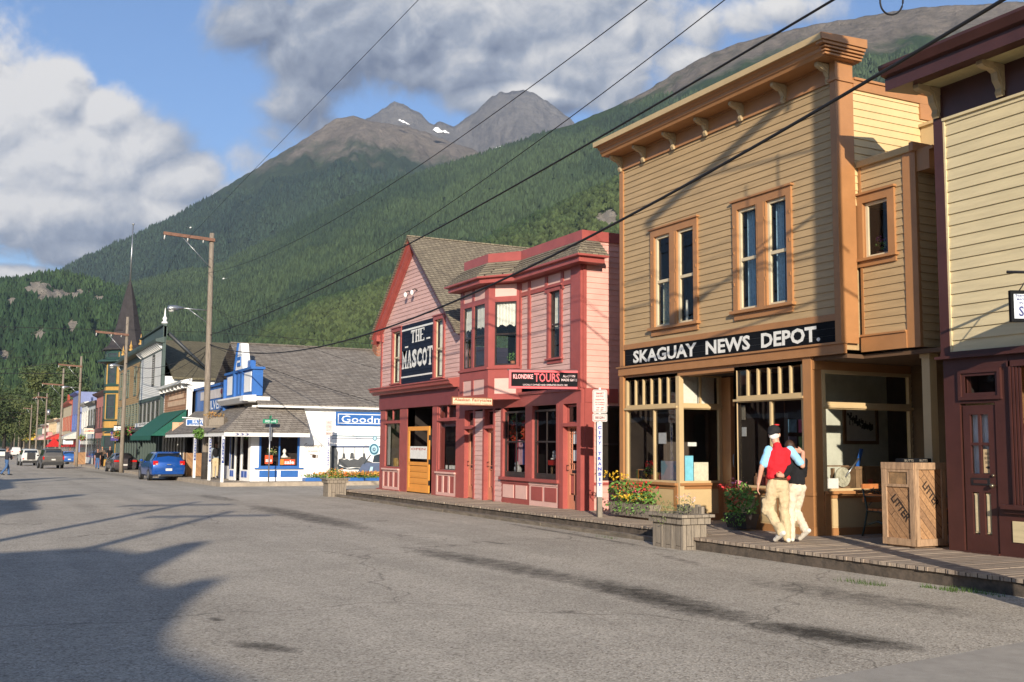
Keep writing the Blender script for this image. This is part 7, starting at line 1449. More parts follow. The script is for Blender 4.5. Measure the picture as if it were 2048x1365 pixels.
# ================================================================ SIGN POSTS
def plate(par, fr, a0, a1, b0, b1, rim, lines, n=.0, tcol=None):
    mb = MB(fr); r = min(a1-a0, b1-b0)*.12; pts = []
    for (cx_, cz_, t0) in ((a1-r, b1-r, 0), (a0+r, b1-r, 90), (a0+r, b0+r, 180), (a1-r, b0+r, 270)):
        for k in range(5): t = R_(t0+22.5*k); pts.append((cx_+r*math.cos(t), cz_+r*math.sin(t)))
    mb.prism(pts, n-.006, n); P = mb.build('plate', mat('plate_white', (.52, .49, .46), .6), par)
    mb = MB(fr); mb.rfrm(a0+.02, a1-.02, b0+.02, b1-.02, .008, n+.001, n+.003); mb.build('rim', rim, P)
    for (tx, u0, u1, w) in lines: lettering(fr, P, tx, a0+(a1-a0)*(.5-w/2), a0+(a1-a0)*(.5+w/2), b0+(b1-b0)*u0, b0+(b1-b0)*u1, tcol or rim, n+.004, .03)
    return P
M_rim = mat('faded_red', (.34, .03, .03), .6)
def transit(x, y, z0, yawdeg, label, s=1.0):
    o = thing('sign_post', label, 'sign post', (x, y, z0)); A = Vector((math.cos(R_(yawdeg)), math.sin(R_(yawdeg)), 0)); fr = Frame((x, y), (A.x, A.y)); fs_ = Frame((x-A.x*.055, y-A.y*.055), (fr.N.x*-1, fr.N.y*-1))
    mb = MB(fr); mb.box(-.055, .055, -.06, .05, z0-.1, z0+.42); mb.build('wood_foot', M_gw, o)
    mb = MB(fr); mb.box(-.056, .056, -.061, .051, z0+.42, z0+1.98); P = mb.build('post', mat('post_white', (.55, .54, .52), .6), o)
    ob = vlettering(fr, P, 'CITY TRANSIT.', 0, .080, z0+.50, z0+1.90, mat('blue_letters', (.015, .035, .34), .5), .056, .06)
    fl = Frame((x-A.x*.057, y-A.y*.057), (-fr.N.x, -fr.N.y)); fl = Frame((x-A.x*.057, y-A.y*.057), (fr.N.x, fr.N.y)) if fl.N.dot(A) > 0 else fl
    ob = vlettering(fl, P, 'CITY TRANSIT.', 0, .05, z0+.45, z0+1.6, mat('pale_blue_letters', (.22, .26, .45), .5), .003, .0)
    plate(o, fr, -.155, .155, z0+2.17, z0+2.66, M_rim, [('SMART', .80, .88, .55), ('BUS STOP', .68, .75, .5), ('PARKING OR', .54, .60, .6), ('NO STOPPING', .42, .48, .66), ('OR STANDING', .33, .39, .62), ('7AM - 6PM', .20, .26, .5), ('MAY - SEPT', .10, .16, .5)], .075)
    plate(o, fr, -.155, .155, z0+1.99, z0+2.155, M_rim, [('BEGIN', .34, .66, .62)], .075, mat('dark_red', (.18, .03, .03)))
    mb = MB(fr); mb.box(-.02, .02, .05, .07, z0+1.95, z0+2.7); mb.build('strap', M_metal, o); return o
transit(11.60, 18.87, GZ(18.87)+.2, -22, 'white post lettered CITY TRANSIT with a red rimmed plate BEGIN by the pink side wall')
g = at(655.5, 960, 45.55); transit(g.x, g.y, GZ(45.5)+.22, -18, 'distant white transit post with red rimmed plates standing before the mural wall')
g = at(537, 960, 45.5); z0 = GZ(45.5)+.2; fr = Frame((g.x, g.y), (1, 0)); o = thing('street_sign', 'grey post with green street name blades 3RD AVE before the blue window', 'street sign', (g.x, g.y, z0))
mb = MB(); zt3 = at(537, 846, 45.5).z; mb.tube([(g.x, g.y, z0-.1), (g.x, g.y, zt3)], .03, 8); mb.build('post', M_metal, o)
zt3 = at(537, 843, 45.5).z; mb = MB(fr); mb.box(-.32, .32, -.01, .01, zt3-.09, zt3+.09); P = mb.build('blade', mat('sign_green', (.0, .22, .11), .5), o); lettering(fr, P, '3RD AVE', -.24, .26, zt3-.05, zt3+.05, M_w2, .016, .01)
fr2 = Frame((g.x, g.y), (.1, 1)); mb = MB(fr2); mb.box(-.3, .3, -.01, .01, zt3+.10, zt3+.25); mb.build('blade', mat('sign_green', (0, .22, .11)), o)
mb = MB(fr); mb.box(-.03, .09, -.03, -.01, zt3-.85, zt3-.25); mb.build('back_plate', M_metal, o)
# ================================================================ PLANTERS, LITTER BIN, BENCH
def planter(label, x0, x1, y0, y1, z0, h, rim, flowers=True):
    o = thing('wooden_planter', label, 'planter', ((x0+x1)/2, (y0+y1)/2, z0)); t = .05
    mb = MB()
    def bx(a0, a1, b0, b1, c0, c1): mb.add([(a, b, c) for c in (c0, c1) for b in (b0, b1) for a in (a0, a1)], [(0, 2, 3, 1), (4, 5, 7, 6), (0, 1, 5, 4), (2, 6, 7, 3), (0, 4, 6, 2), (1, 3, 7, 5)])
    n = max(3, int((y1-y0)/.14)); 
    for k in range(n): a, b = y0+(y1-y0)*k/n, y0+(y1-y0)*(k+1)/n; e = random.uniform(0, .008); bx(x0-e, x0+t, a+.003, b-.003, z0, z0+h); bx(x1-t, x1, a+.003, b-.003, z0, z0+h)
    n = max(3, int((x1-x0)/.14))
    for k in range(n): a, b = x0+(x1-x0)*k/n, x0+(x1-x0)*(k+1)/n; e = random.uniform(0, .008); bx(a+.003, b-.003, y0-e-.001, y0+t, z0, z0+h); bx(a+.003, b-.003, y1-t, y1, z0, z0+h)
    mb.build('box', M_gw, o); mb = MB(); e = .07
    for (zz, hh, e) in ((z0+h-.11, .11, .05), (z0+h, .045, .10)):
        bx(x0-e, x1+e, y0-e, y0+t, zz, zz+hh); bx(x0-e, x1+e, y1-t, y1+e, zz, zz+hh-.002); bx(x0-e, x0+t, y0+t, y1-t, zz, zz+hh-.001); bx(x1-t, x1+e, y0+t, y1-t, zz, zz+hh-.001)
    mb.build('rim', M_gw, o); mb = MB(); bx(x0+t, x1-t, y0+t, y1-t, z0+h-.15, z0+h-.05); mb.build('soil', mat('soil', (.05, .035, .02), .95), o)
    return o
g0 = ground(1367, 1101)
pl = planter('big grey wooden planter with trailing plants at the step in the boardwalk', g0.x, g0.x+.46, g0.y, g0.y+.86, GZ(14.4), .52, True)
zt4 = GZ(14.4)+.52
mb = MB(); cx5, cy5 = g0.x+.24, g0.y+.45
for k in range(7): a = .10*k; w_ = .095; hh = .16+.03*math.sin(k*2.1); mb.add([(g0.x+.46-.02, g0.y+.1+a+dy, zt4+dz) for dz in (0, hh) for dy in (0, w_-.01)]+[(g0.x+.50, g0.y+.1+a+dy, zt4+dz) for dz in (0, hh) for dy in (0, w_-.01)], [(0, 1, 3, 2), (4, 6, 7, 5), (0, 2, 6, 4), (1, 5, 7, 3), (2, 3, 7, 6)])
mb.build('paling', M_gw, pl)
mb = MB(); mb.leaf((cx5-.05, cy5+.15, zt4+.10), (.26, .40, .14), 300, .018); mb.leaf((cx5-.30, cy5+.1, zt4+.0), (.06, .22, .14), 90, .016); mb.leaf((cx5, cy5-.2, zt4+.20), (.16, .20, .14), 120, .016); mb.build('foliage', mat('sage_green', (.16, .19, .07), .7, .4, 20), pl)
mb = MB(); mb.leaf((cx5, cy5-.2, zt4+.30), (.16, .2, .09), 60, .015); mb.build('flowers', mat('pale_pink_petal', (.62, .45, .46), .6, .2, 9), pl)
g1 = ground(656, 994)
p2 = planter('smaller grey wooden planter with flowers at the far corner of the boardwalk', g1.x, g1.x+.62, g1.y, g1.y+.55, GZ(g1.y), .56, True); z5 = GZ(g1.y)+.58; c = (g1.x+.3, g1.y+.3, z5+.14)
mb = MB(); mb.leaf(c, (.34, .32, .2), 300, .035); mb.build('foliage', mat('bed_green', (.13, .20, .035)), p2); mb = MB(); mb.leaf((c[0], c[1]-.1, c[2]+.08), (.36, .3, .18), 110, .03); mb.build('flowers', mat('bed_orange', (.52, .10, .025)), p2)
# flower trough by the tan store
def trough(label, x0, x1, y0, y1, z0, h, boxm, cols, s, hgt, n):
    o = thing('flower_trough', label, 'flower trough', ((x0+x1)/2, (y0+y1)/2, z0)); mb = MB()
    V = [(x0+.05, y0+.05), (x1-.05, y0+.05), (x1-.05, y1-.05), (x0+.05, y1-.05)]; T_ = [(x0, y0), (x1, y0), (x1, y1), (x0, y1)]
    mb.add([(*p, z0) for p in V]+[(*p, z0+h) for p in T_], [(3, 2, 1, 0), (0, 1, 5, 4), (1, 2, 6, 5), (2, 3, 7, 6), (3, 0, 4, 7), (4, 5, 6, 7)]); mb.build('box', boxm, o)
    cx_, cy_ = (x0+x1)/2, (y0+y1)/2
    mb = MB(); mb.leaf((cx_, cy_, z0+h+hgt*.32), ((x1-x0)*.75, (y1-y0)*.62, hgt*.45), int(n*.6), s*1.7); mb.leaf((x0-.02, cy_, z0+h*.7), (.12, (y1-y0)*.55, .14), n//4, s); mb.build('foliage', mat('fresh_leaf_green', (.10, .21, .035), .65, .4, 14), o)
    for i, (col, zz, dx, dy, k) in enumerate(cols):
        mb = MB(); mb.leaf((cx_-dx, cy_+dy, z0+h+zz), ((x1-x0)*.6, (y1-y0)*.42, .10), int(k*.7), s*1.35); mb.build('flowers', mat('petal_%d_%d' % (int(col[0]*99), int(col[1]*99)), col, .6, .2, 12), o)
    return o
zz0 = GZ(18.5)+.2
trough('grey wooden trough brimming with yellow, orange and red flowers under the left display window', 11.92, 12.22, 17.5, 19.05, zz0+.05, .26, M_gw, [((.62, .40, .03), .14, .10, 0, 150), ((.62, .12, .03), .32, .05, .1, 110), ((.60, .36, .02), .55, .02, .8, 90), ((.62, .03, .03), .38, .05, -.5, 60), ((.60, .10, .14), .30, .08, -.2, 40)], .028, .66, 760)
zz0 = GZ(15)+.2
trough('dark round-cornered tub with red and pink flowers by the right display window', 11.98, 12.28, 14.62, 15.25, zz0+.03, .26, mat('dark_tub', (.025, .02, .02), .7), [((.45, .03, .03), .45, .02, .3, 70), ((.50, .10, .06), .25, .08, 0, 50), ((.5, .15, .22), .55, 0, .1, 40)], .026, .72, 620)
# litter bin
B0 = Vector((12.17, 11.06, 0)); zb6 = GZ(11)+.2; LA = Frame((B0.x, B0.y), (1, -.0)); LS = Frame((B0.x, B0.y), (-.10, -.995)); 
LA = Frame((B0.x, B0.y), (1, .03)); hB = 1.24
lb = thing('litter_bin', 'tall cedar litter bin with diagonal boards and stencilled LITTER between the bench and maroon store', 'litter bin', (B0.x+.35, B0.y+.4, zb6))
W1, W2 = .66, .60
def binface(fr, a0, a1, slot):
    mb = MB(fr); mb.box(a0+.05, a1-.05, -.05, -.015, zb6+.06, zb6+hB-.04)
    D = mb.build('panel', M_cedar, lb)
    mb = MB(fr); w = .085; mb.box(a0, a0+w, -.05, .012, zb6+.03, zb6+hB-.10); mb.box(a1-w, a1, -.05, .012, zb6+.03, zb6+hB-.10); mb.box(a0, a1, -.05, .016, zb6+.03, zb6+.13); mb.box(a0, a1, -.05, .018, zb6+hB-.10, zb6+hB)
    if slot: mb.rfrm(a0+w, a1-w, zb6+hB-.36, zb6+hB-.10, .04, -.014, .008)
    mb.build('frame', M_cedf, lb)
    if slot: mb = MB(fr); mb.prism([(a0+w+.05, zb6+hB-.33), (a1-w-.05, zb6+hB-.33), (a1-w-.05, zb6+hB-.13), (a0+w+.05, zb6+hB-.13)], -.014, -.008); mb.build('flap', mat('worn_flap_wood', (.34, .20, .09), .8, .5, 8, col2=(.16, .10, .05)), lb)
    # stencil, running down to the right along the boards
    fr45 = fr; word = 'LITTER'; cu = lettering(fr, None, word, 0, .44, 0, .125, mat('stencil_black', (.03, .018, .012), .8), 0, .035)
    me = cu.data; ang = R_(-50); cxx = (a0+a1)/2+.03; czz = zb6+hB*(.46 if slot else .62); mb = MB(fr); pts = []
    for v in me.vertices:
        l = Vector(v.co)-fr.w(0, 0, 0)+Vector((0, 0, 0)); a = (Vector(v.co)-Vector((fr.o.x, fr.o.y, 0))).dot(fr.A); b = v.co.z; a -= .22; b -= .0625; pts.append(mb.P(cxx+a*math.cos(ang)-b*math.sin(ang), -.011, czz+a*math.sin(ang)+b*math.cos(ang)))
    mb.add(pts, [tuple(p.vertices) for p in me.polygons]); bpy.data.objects.remove(cu); bpy.data.meshes.remove(me); mb.build('lettering', mat('stencil_black', (.03, .018, .012)), lb)
binface(LA, 0, W1, False); LS = Frame((B0.x, B0.y), (.03, -1)); binface(LS, -W2, 0, True)
mb = MB(LA); mb.box(.03, W1-.01, -W2+.02, -.06, zb6+hB-.06, zb6+hB-.01); mb.box(W1-.06, W1-.02, -W2+.02, -.05, zb6+.05, zb6+hB-.05); mb.box(.05, W1-.05, -W2+.03, -.06, zb6, zb6+.05); mb.build('lid', M_cedf, lb)
bt = thing('ash_tray', 'low black ash tray strip lettered BUTTS on top of the litter bin', 'ash tray', (B0.x+.3, B0.y+.2, zb6+hB)); mb = MB(LA); mb.box(.02, .64, -.35, -.22, zb6+hB-.01, zb6+hB+.06); mb.build('tray', M_black, bt); M_gl = mat('grey_letters', (.25, .22, .18), .6); lettering(LA, bt, 'BUTTS', .06, .25, zb6+hB+.012, zb6+hB+.045, M_gl, -.216, .01); lettering(LA, bt, 'BUTTS', .38, .56, zb6+hB+.012, zb6+hB+.045, M_gl, -.216, .01)
# bench against the south window
be = thing('park_bench', 'bench with orange wooden slats and dark green cast iron ends in the alcove', 'bench', (13.9, 13.0, GZ(13)+.2)); zq = GZ(13)+.2; BF = Frame((0, 12.95), (1, 0))
M_sl = mat('orange_slat', (.45, .16, .05), .5, .15, 6); M_ci = mat('green_cast_iron', (.03, .055, .05), .5, .3, 9)
mb = MB(BF)
for k in range(4): mb.box(13.15, 14.65, .02+.11*k, .11+.11*k, zq+.43, zq+.46)
mb.build('seat', M_sl, be)
mb = MB(BF)
for k in range(2): mb.box(13.15, 14.65, -.10-.02*k, -.07-.02*k, zq+.56+.22*k, zq+.64+.22*k)
mb.build('backrest', M_sl, be)
for a in (13.17, 14.60):
    mb = MB(BF)
    for pts in ([(a, -.13, zq+.84), (a, -.06, zq+.6), (a, -.02, zq+.43), (a, -.08, zq+.2), (a, -.14, zq)], [(a, .46, zq), (a, .40, zq+.2), (a, .44, zq+.43), (a, .46, zq+.62), (a, .30, zq+.68), (a, -.04, zq+.66)], [(a, -.02, zq+.42), (a, .45, zq+.42)], [(a, .0, zq+.2), (a, .2, zq+.26), (a, .40, zq+.2)]): mb.tube(pts, .018, 6)
    mb.build('leg', M_ci, be)
mb = MB(BF); mb.box(13.15, 13.19, -.05, .45, zq+.67, zq+.70); mb.build('armrest', M_sl, be)
mb = MB(BF)
for k in range(46):
    a = random.uniform(13.2, 14.6); z = zq+random.uniform(.50, .80); t = random.uniform(0, 3.1); l = .05; mb.tube([(a-l*math.cos(t), -.085, z-l*math.sin(t)), (a, -.08, z+.02), (a+l*math.cos(t), -.085, z+l*math.sin(t))], .008, 4)
mb.build('scrollwork', M_ci, be)
# far litter bins and baskets
def box_thing(name, label, cat, x0, x1, y0, y1, z0, z1, m, grp=None):
    mb = MB(); mb.add([(a, b, c) for c in (z0, z1) for b in (y0, y1) for a in (x0, x1)], [(0, 2, 3, 1), (4, 5, 7, 6), (0, 1, 5, 4), (2, 6, 7, 3), (0, 4, 6, 2), (1, 3, 7, 5)]); o = thing(name, label, cat, ((x0+x1)/2, (y0+y1)/2, z0), grp); mb.build('box', m, o)
    mb = MB(); e = .03
    for (xa, ya) in ((x0, y0), (x1, y0), (x0, y1), (x1, y1)): mb.add([(xa+s*e, ya+t_*e, c) for c in (z0, z1+.03) for t_ in (-1, 1) for s in (-1, 1)], [(0, 2, 3, 1), (4, 5, 7, 6), (0, 1, 5, 4), (2, 6, 7, 3), (0, 4, 6, 2), (1, 3, 7, 5)])
    mb.build('corner_frame', M_cedf, o); return o
g = at(372, 950, 57); zg = GZ(57)+.2; box_thing('litter_bin', 'cedar litter bin beside the blue hatchback in front of the tour shop', 'litter bin', g.x, g.x+.8, 57, 57.8, zg, zg+1.2, M_cedar)
g = at(150, 915, 118); zg = GZ(118)+.1; box_thing('litter_bin', 'distant cedar litter bin on the pavement behind the small blue car', 'litter bin', g.x, g.x+1.0, 118, 119, zg, zg+1.3, M_cedar)
def basket(label, px, py, Y, s, col):
    c = at(px, py, Y); o = thing('hanging_basket', label, 'hanging basket', c); mb = MB(); mb.leaf(c, (s, s, s*.8), 130, s*.22); mb.build('foliage', mat('fresh_leaf_green', (.10, .21, .035)), o); mb = MB(); mb.leaf((c.x, c.y-.05, c.z-.05), (s*1.05, s, s*.8), 90, s*.2); mb.build('flowers', mat('petal_%s' % str(col), col, .6, .2), o)
    mb = MB(); mb.tube([c, c+Vector((0, 0, s*2.2))], .015, 4); mb.build('chain', M_iron, o)
basket('green and pink hanging basket to the left of the tall pole foot', 398, 866, 50.5, .30, (.10, .20, .03)); basket('pink hanging basket right of the second street pole', 257, 861, 79, .42, (.50, .08, .14)); basket('hanging basket left of the second street pole', 234, 869, 79, .35, (.35, .14, .05)); basket('small red hanging basket by the slim third pole', 163, 876, 112, .35, (.5, .06, .05))
# ================================================================ VEHICLES
M_tyre = mat('tyre_rubber', (.012, .012, .013), .85, .1, 9); M_rim2 = mat('wheel_alloy', (.35, .35, .36), .35, .1, 9, metal=.7); M_cg = mat('car_glass', (.012, .016, .018), .06, .1, 2, spec=.9)
M_lr = mat('tail_lamp_red', (.50, .012, .010), .2, .1, 9); M_lw = mat('lamp_white', (.6, .58, .55), .2, .1, 9); M_bp = mat('black_plastic', (.02, .02, .021), .6, .1, 9)
def car(name, label, x, y, st, W, wheels, paint, rot=0.0, glassz=None, extras=(), side_glass=None, wr=.31, plate=(.0, .50), lamps=None, cat='car', grp='cars in the street', rear=None, bumper=None):
    """body lofted through cross-sections; st = (y, half width, z bottom, z belt, half width roof, z roof)"""
    o = thing(name, label, cat, (0, 0, 0), grp); mb = MB(); mb.smooth = True; rings = []
    for (yy, w, zb, zl, rw, zr) in st:
        h = [(0, zb), (w*.80, zb), (w*.97, zb+.10), (w, (zb+zl)/2+.02), (w*.965, zl), (rw+(w*.965-rw)*.06, zr-.06*(zr-zl > .2)-.01), (rw*.86, zr-.005), (0, zr)]
        rings.append([(p[0], yy, p[1]) for p in h]+[(-p[0], yy, p[1]) for p in h[::-1][1:-1]])
    k = len(rings[0]); V = [p for r in rings for p in r]; F = []
    for i in range(len(rings)-1):
        for j in range(k): F.append((i*k+j, i*k+(j+1) % k, (i+1)*k+(j+1) % k, (i+1)*k+j))
    F += [tuple(range(k))[::-1], tuple((len(rings)-1)*k+j for j in range(k))]; mb.add(V, F); B_ = mb.build('body', paint, o)
    bv = B_.modifiers.new('bevel', 'BEVEL'); bv.width = .025; bv.segments = 2; bv.limit_method = 'ANGLE'; bv.angle_limit = R_(35)
    g = MB()
    def q4(i0, i1, f0, f1, s, off=.008):  # glass strip between two stations on one side
        a, b = st[i0], st[i1]
        def P(c, f): w = c[1]*.965; r = c[4]; return (s*(w+(r-w)*(f)+off), c[0], c[3]+(c[5]-c[3])*f)
        g.add([P(a, f0), P(b, f0), P(b, f1), P(a, f1)], [(0, 1, 2, 3) if s > 0 else (3, 2, 1, 0)])
    for (i0, i1) in (side_glass or ()):
        for s in (-1, 1): q4(i0, i1, .10, .84, s)
    (y0, z0, w0, y1, z1, w1) = rear; g.add([(-w0, y0-.012, z0), (w0, y0-.012, z0), (w1, y1-.012, z1), (-w1, y1-.012, z1)], [(0, 1, 2, 3)])
    g.build('window', M_cg, o)
    for (wx, wy) in ((-1, wheels[0]), (1, wheels[0]), (-1, wheels[1]), (1, wheels[1])):
        cx_ = wx*(W/2-.10); t = MB(); disc(t, (cx_, wy, wr), wr, .19, (1, 0, 0), 20); w_ = t.build('wheel', M_tyre, o); t = MB(); disc(t, (cx_+wx*.085, wy, wr), wr*.62, .04, (1, 0, 0), 16); t.build('rim', M_rim2, w_)
        t = MB(); disc(t, (wx*(W/2-.02), wy, wr+.03), wr*1.16, .035, (1, 0, 0), 20); t.build('wheel_arch', M_bp, o)
    yb = st[0][0]
    for s in (-1, 1):
        for (lx, lz, lw, lh, mm) in lamps: t = MB(); xx = s*lx; t.add([(xx-lw/2, yb-.03, lz-lh/2), (xx+lw/2, yb-.03, lz-lh/2), (xx+lw/2, yb-.03, lz+lh/2), (xx-lw/2, yb-.03, lz+lh/2), (xx-lw/2, yb+.12, lz-lh/2), (xx+lw/2, yb+.12, lz-lh/2), (xx+lw/2, yb+.10, lz+lh/2), (xx-lw/2, yb+.10, lz+lh/2)], [(0, 1, 2, 3), (0, 4, 5, 1), (3, 2, 6, 7), (0, 3, 7, 4), (1, 5, 6, 2)]); t.build('tail_lamp', mm, o)
        t = MB(); t.ball((s*(W/2+.04), st[0][0]+W*1.65, st[2][3]+.05), (.10, .06, .07), 8, 6); t.build('mirror', paint if cat != 'truck' else M_bp, o)
    r = Frame((0, yb), (1, 0)); bz = bumper or .42
    t = MB(r); t.box(-W*.44, W*.44, -.10, .055, bz-.10, bz+.08); bm_ = t.build('bumper', paint if cat == 'car' else M_bp, o); b2 = bm_.modifiers.new('bevel', 'BEVEL'); b2.width = .03; b2.segments = 2
    t = MB(r); t.box(-W*.40, W*.40, -.15, .03, bz-.20, bz-.10); t.build('valance', M_bp, o)
    t = MB(r); t.box(-.16, .16, .02, .045 if plate[1] > bz+.1 else .065, plate[1]-.06, plate[1]+.06); t.build('licence_plate', M_lw, o)
    for (nm, m_, a0, a1, n0, n1, b0, b1) in extras: t = MB(r); t.box(a0, a1, n0, n1, b0, b1); t.build(nm, m_, o)
    o.location = (x, y, GZ(y)); o.rotation_euler.z = rot; s_ = (GZ(y+3)-GZ(y-3))/6; o.rotation_euler.x = math.atan(s_); return o
P_blue = mat('metallic_blue_paint', (.012, .085, .36), .22, .05, 3, coat=.6, metal=.35, spec=.6); P_grey = mat('grey_brown_car_paint', (.10, .085, .09), .25, .05, 3, coat=.6, metal=.4)
P_pick = mat('dark_grey_paint', (.085, .08, .075), .35, .1, 3, coat=.3); P_whc = mat('white_car_paint', (.55, .55, .52), .3, .05, 3, coat=.4); P_red = mat('dark_red_car_paint', (.12, .015, .015), .3, coat=.5)
hatch = [(-2.2, .76, .34, .86, .70, .93), (-2.14, .83, .25, .95, .70, 1.02), (-1.85, .85, .22, .97, .58, 1.38), (-1.35, .86, .20, .96, .58, 1.46), (-.2, .865, .2, .93, .58, 1.48), (.45, .865, .2, .92, .56, 1.42), (1.15, .85, .2, .92, .70, .98), (1.9, .82, .22, .84, .66, .88), (2.2, .72, .3, .66, .6, .70)]
sedan = [(-2.3, .74, .36, .84, .66, .92), (-2.22, .82, .26, .92, .68, .98), (-1.75, .85, .22, .95, .66, 1.02), (-1.0, .86, .20, .94, .54, 1.36), (-.2, .865, .2, .92, .55, 1.40), (.4, .865, .2, .91, .54, 1.34), (1.15, .85, .2, .90, .70, .96), (1.95, .82, .22, .80, .64, .84), (2.3, .70, .3, .62, .6, .68)]
suv = [(-2.2, .80, .45, 1.05, .72, 1.10), (-2.15, .86, .40, 1.08, .70, 1.20), (-2.0, .88, .36, 1.08, .68, 1.66), (-1.2, .89, .34, 1.07, .69, 1.74), (.1, .89, .34, 1.05, .68, 1.73), (.6, .88, .34, 1.04, .66, 1.64), (1.15, .87, .34, 1.03, .74, 1.10), (1.95, .85, .36, .98, .72, 1.04), (2.2, .78, .42, .80, .66, .88)]
def rearpos(px, py, half): g = ground(px, py); return g.x, g.y+half
x, y = rearpos(334, 962, 2.2)
car('parked_car', 'bright metallic blue hatchback parked nearest at the kerb', x, y, hatch, 1.72, (-1.30, 1.28), P_blue, 0.03, side_glass=((2, 3), (3, 4), (4, 5)), rear=(-2.13, 1.0, .62, -1.86, 1.36, .53), lamps=((.66, .90, .24, .20, M_lr), (.60, .84, .12, .06, M_lw)), plate=(0, .56), extras=(('spoiler', P_blue, -.55, .55, -.42, -.24, 1.42, 1.46), ('exhaust', M_metal, -.52, -.40, -.1, .06, .24, .31), ('badge', M_metal, -.10, .10, .045, .055, .80, .84)))
x, y = rearpos(248, 945, 2.3)
car('parked_car', 'grey brown sedan parked beyond the blue hatchback', x, y, sedan, 1.72, (-1.35, 1.33), P_grey, 0.03, side_glass=((3, 4), (4, 5)), rear=(-1.70, 1.03, .60, -1.05, 1.33, .50), lamps=((.56, .80, .44, .13, M_lr),), plate=(0, .52), bumper=.40)
x, y = rearpos(103, 938, 2.3)
car('pickup_truck', 'dark grey pickup with a canopy driving away, seen from behind', x, y, suv, 1.80, (-1.35, 1.35), P_pick, 0.06, side_glass=((2, 3), (3, 4), (4, 5)), rear=(-2.14, 1.14, .66, -2.02, 1.60, .60), lamps=((.80, .92, .12, .26, M_lr),), plate=(0, .78), wr=.36, bumper=.50, cat='truck', extras=(('tailgate', P_pick, -.72, .72, .0, .03, .62, 1.02), ('roof_rack', M_metal, -.66, .66, -.9, -.2, 1.74, 1.77)))
x, y = rearpos(137, 929, 2.2)
car('parked_car', 'small blue car with a white roof rack parked behind the pickup', x, y, hatch, 1.72, (-1.30, 1.28), mat('deep_blue_paint', (.02, .09, .30), .3, coat=.5), 0.03, side_glass=((2, 3), (3, 4)), rear=(-2.13, 1.0, .62, -1.86, 1.36, .53), lamps=((.66, .90, .20, .20, M_lr),), plate=(0, .56))
x, y = rearpos(57, 932, 2.2)
car('parked_car', 'white off-road car with a black spare wheel on its back door', x, y, suv, 1.78, (-1.3, 1.3), P_whc, 0.08, side_glass=((2, 3), (3, 4)), rear=(-2.14, 1.16, .66, -2.02, 1.60, .60), lamps=((.72, .72, .14, .12, M_lr),), plate=(.5, .6), wr=.37, bumper=.48, cat='truck', extras=(('spare_wheel_cover', M_bp, -.36, .36, .0, .16, .66, 1.36),))
x, y = rearpos(80, 926, 2.2)
car('parked_car', 'dark red car half hidden left of the dark pickup', x, y+22, hatch, 1.72, (-1.30, 1.28), P_red, 0.03, side_glass=((2, 3), (3, 4)), rear=(-2.13, 1.0, .62, -1.86, 1.36, .53), lamps=((.66, .90, .20, .20, M_lr),))
for (px, py, dd, st_, p_, lb) in ((31, 913, 40, suv, P_whc, 'distant white van coming down the middle of the street'), (19, 912, 45, hatch, P_red, 'tiny red car far down the street'), (3, 916, 10, hatch, P_whc, 'white car cut by the left edge behind the walking man')):
    g = ground(px, py); car('distant_car', lb, g.x, g.y, st_, 1.75, (-1.3, 1.3), p_, 0, side_glass=((2, 3), (3, 4)), rear=(-2.13, 1.05, .6, -1.9, 1.4, .5), lamps=((.66, .9, .2, .2, M_lr),))
# ================================================================ PEOPLE
def capsule(mb, p0, r0, p1, r1, k=12, flat=(1, 1, 1)):
    p0, p1 = Vector(p0), Vector(p1); d = p1-p0; L_ = d.length
    if L_ < 1e-5: mb.ball(p0, (r0*flat[0], r0*flat[1], r0*flat[2]), 12, 8); return
    t = d/L_; u = t.orthogonal().normalized(); v = t.cross(u); prof = []
    for i in range(5): a = math.pi/2*i/4; prof.append((r0*math.sin(a), -r0*math.cos(a)))
    for i in range(5): a = math.pi/2*i/4; prof.append((r1*math.cos(a), L_+r1*math.sin(a)))
    vs = []; fs = []
    for (r, h) in prof:
        for j in range(k): a = 2*math.pi*j/k; q = (u*math.cos(a)+v*math.sin(a))*max(r, 1e-4); q = Vector((q.x*flat[0], q.y*flat[1], q.z*flat[2])); vs.append(p0+t*h+q)
    n = len(prof)
    for i in range(n-1):
        for j in range(k): fs.append((i*k+j, i*k+(j+1) % k, (i+1)*k+(j+1) % k, (i+1)*k+j))
    fs += [tuple(range(k))[::-1], tuple((n-1)*k+j for j in range(k))]; mb.add(vs, fs)
def flesh(name, parts, m, par, vox, sm=4):
    mb = MB()
    for c in parts:
        if len(c) == 2: mb.ball(c[0], c[1], 12, 9)
        else: capsule(mb, c[0], c[1], c[2], c[3], flat=c[4] if len(c) > 4 else (1, 1, 1))
    o = mb.build(name, m, par); r = o.modifiers.new('merge', 'REMESH'); r.mode = 'VOXEL'; r.voxel_size = vox; r.use_smooth_shade = True
    s = o.modifiers.new('soften', 'SMOOTH'); s.iterations = sm; s.factor = .5
    if name in ('vest', 'trousers', 'top', 'shirt') and vox < .014:
        if 'cloth_folds' not in bpy.data.textures: tx = bpy.data.textures.new('cloth_folds', 'CLOUDS'); tx.noise_scale = .085; tx.noise_depth = 2
        d = o.modifiers.new('folds', 'DISPLACE'); d.texture = bpy.data.textures['cloth_folds']; d.strength = .034 if name == 'trousers' else .024; d.mid_level = .5
    return o
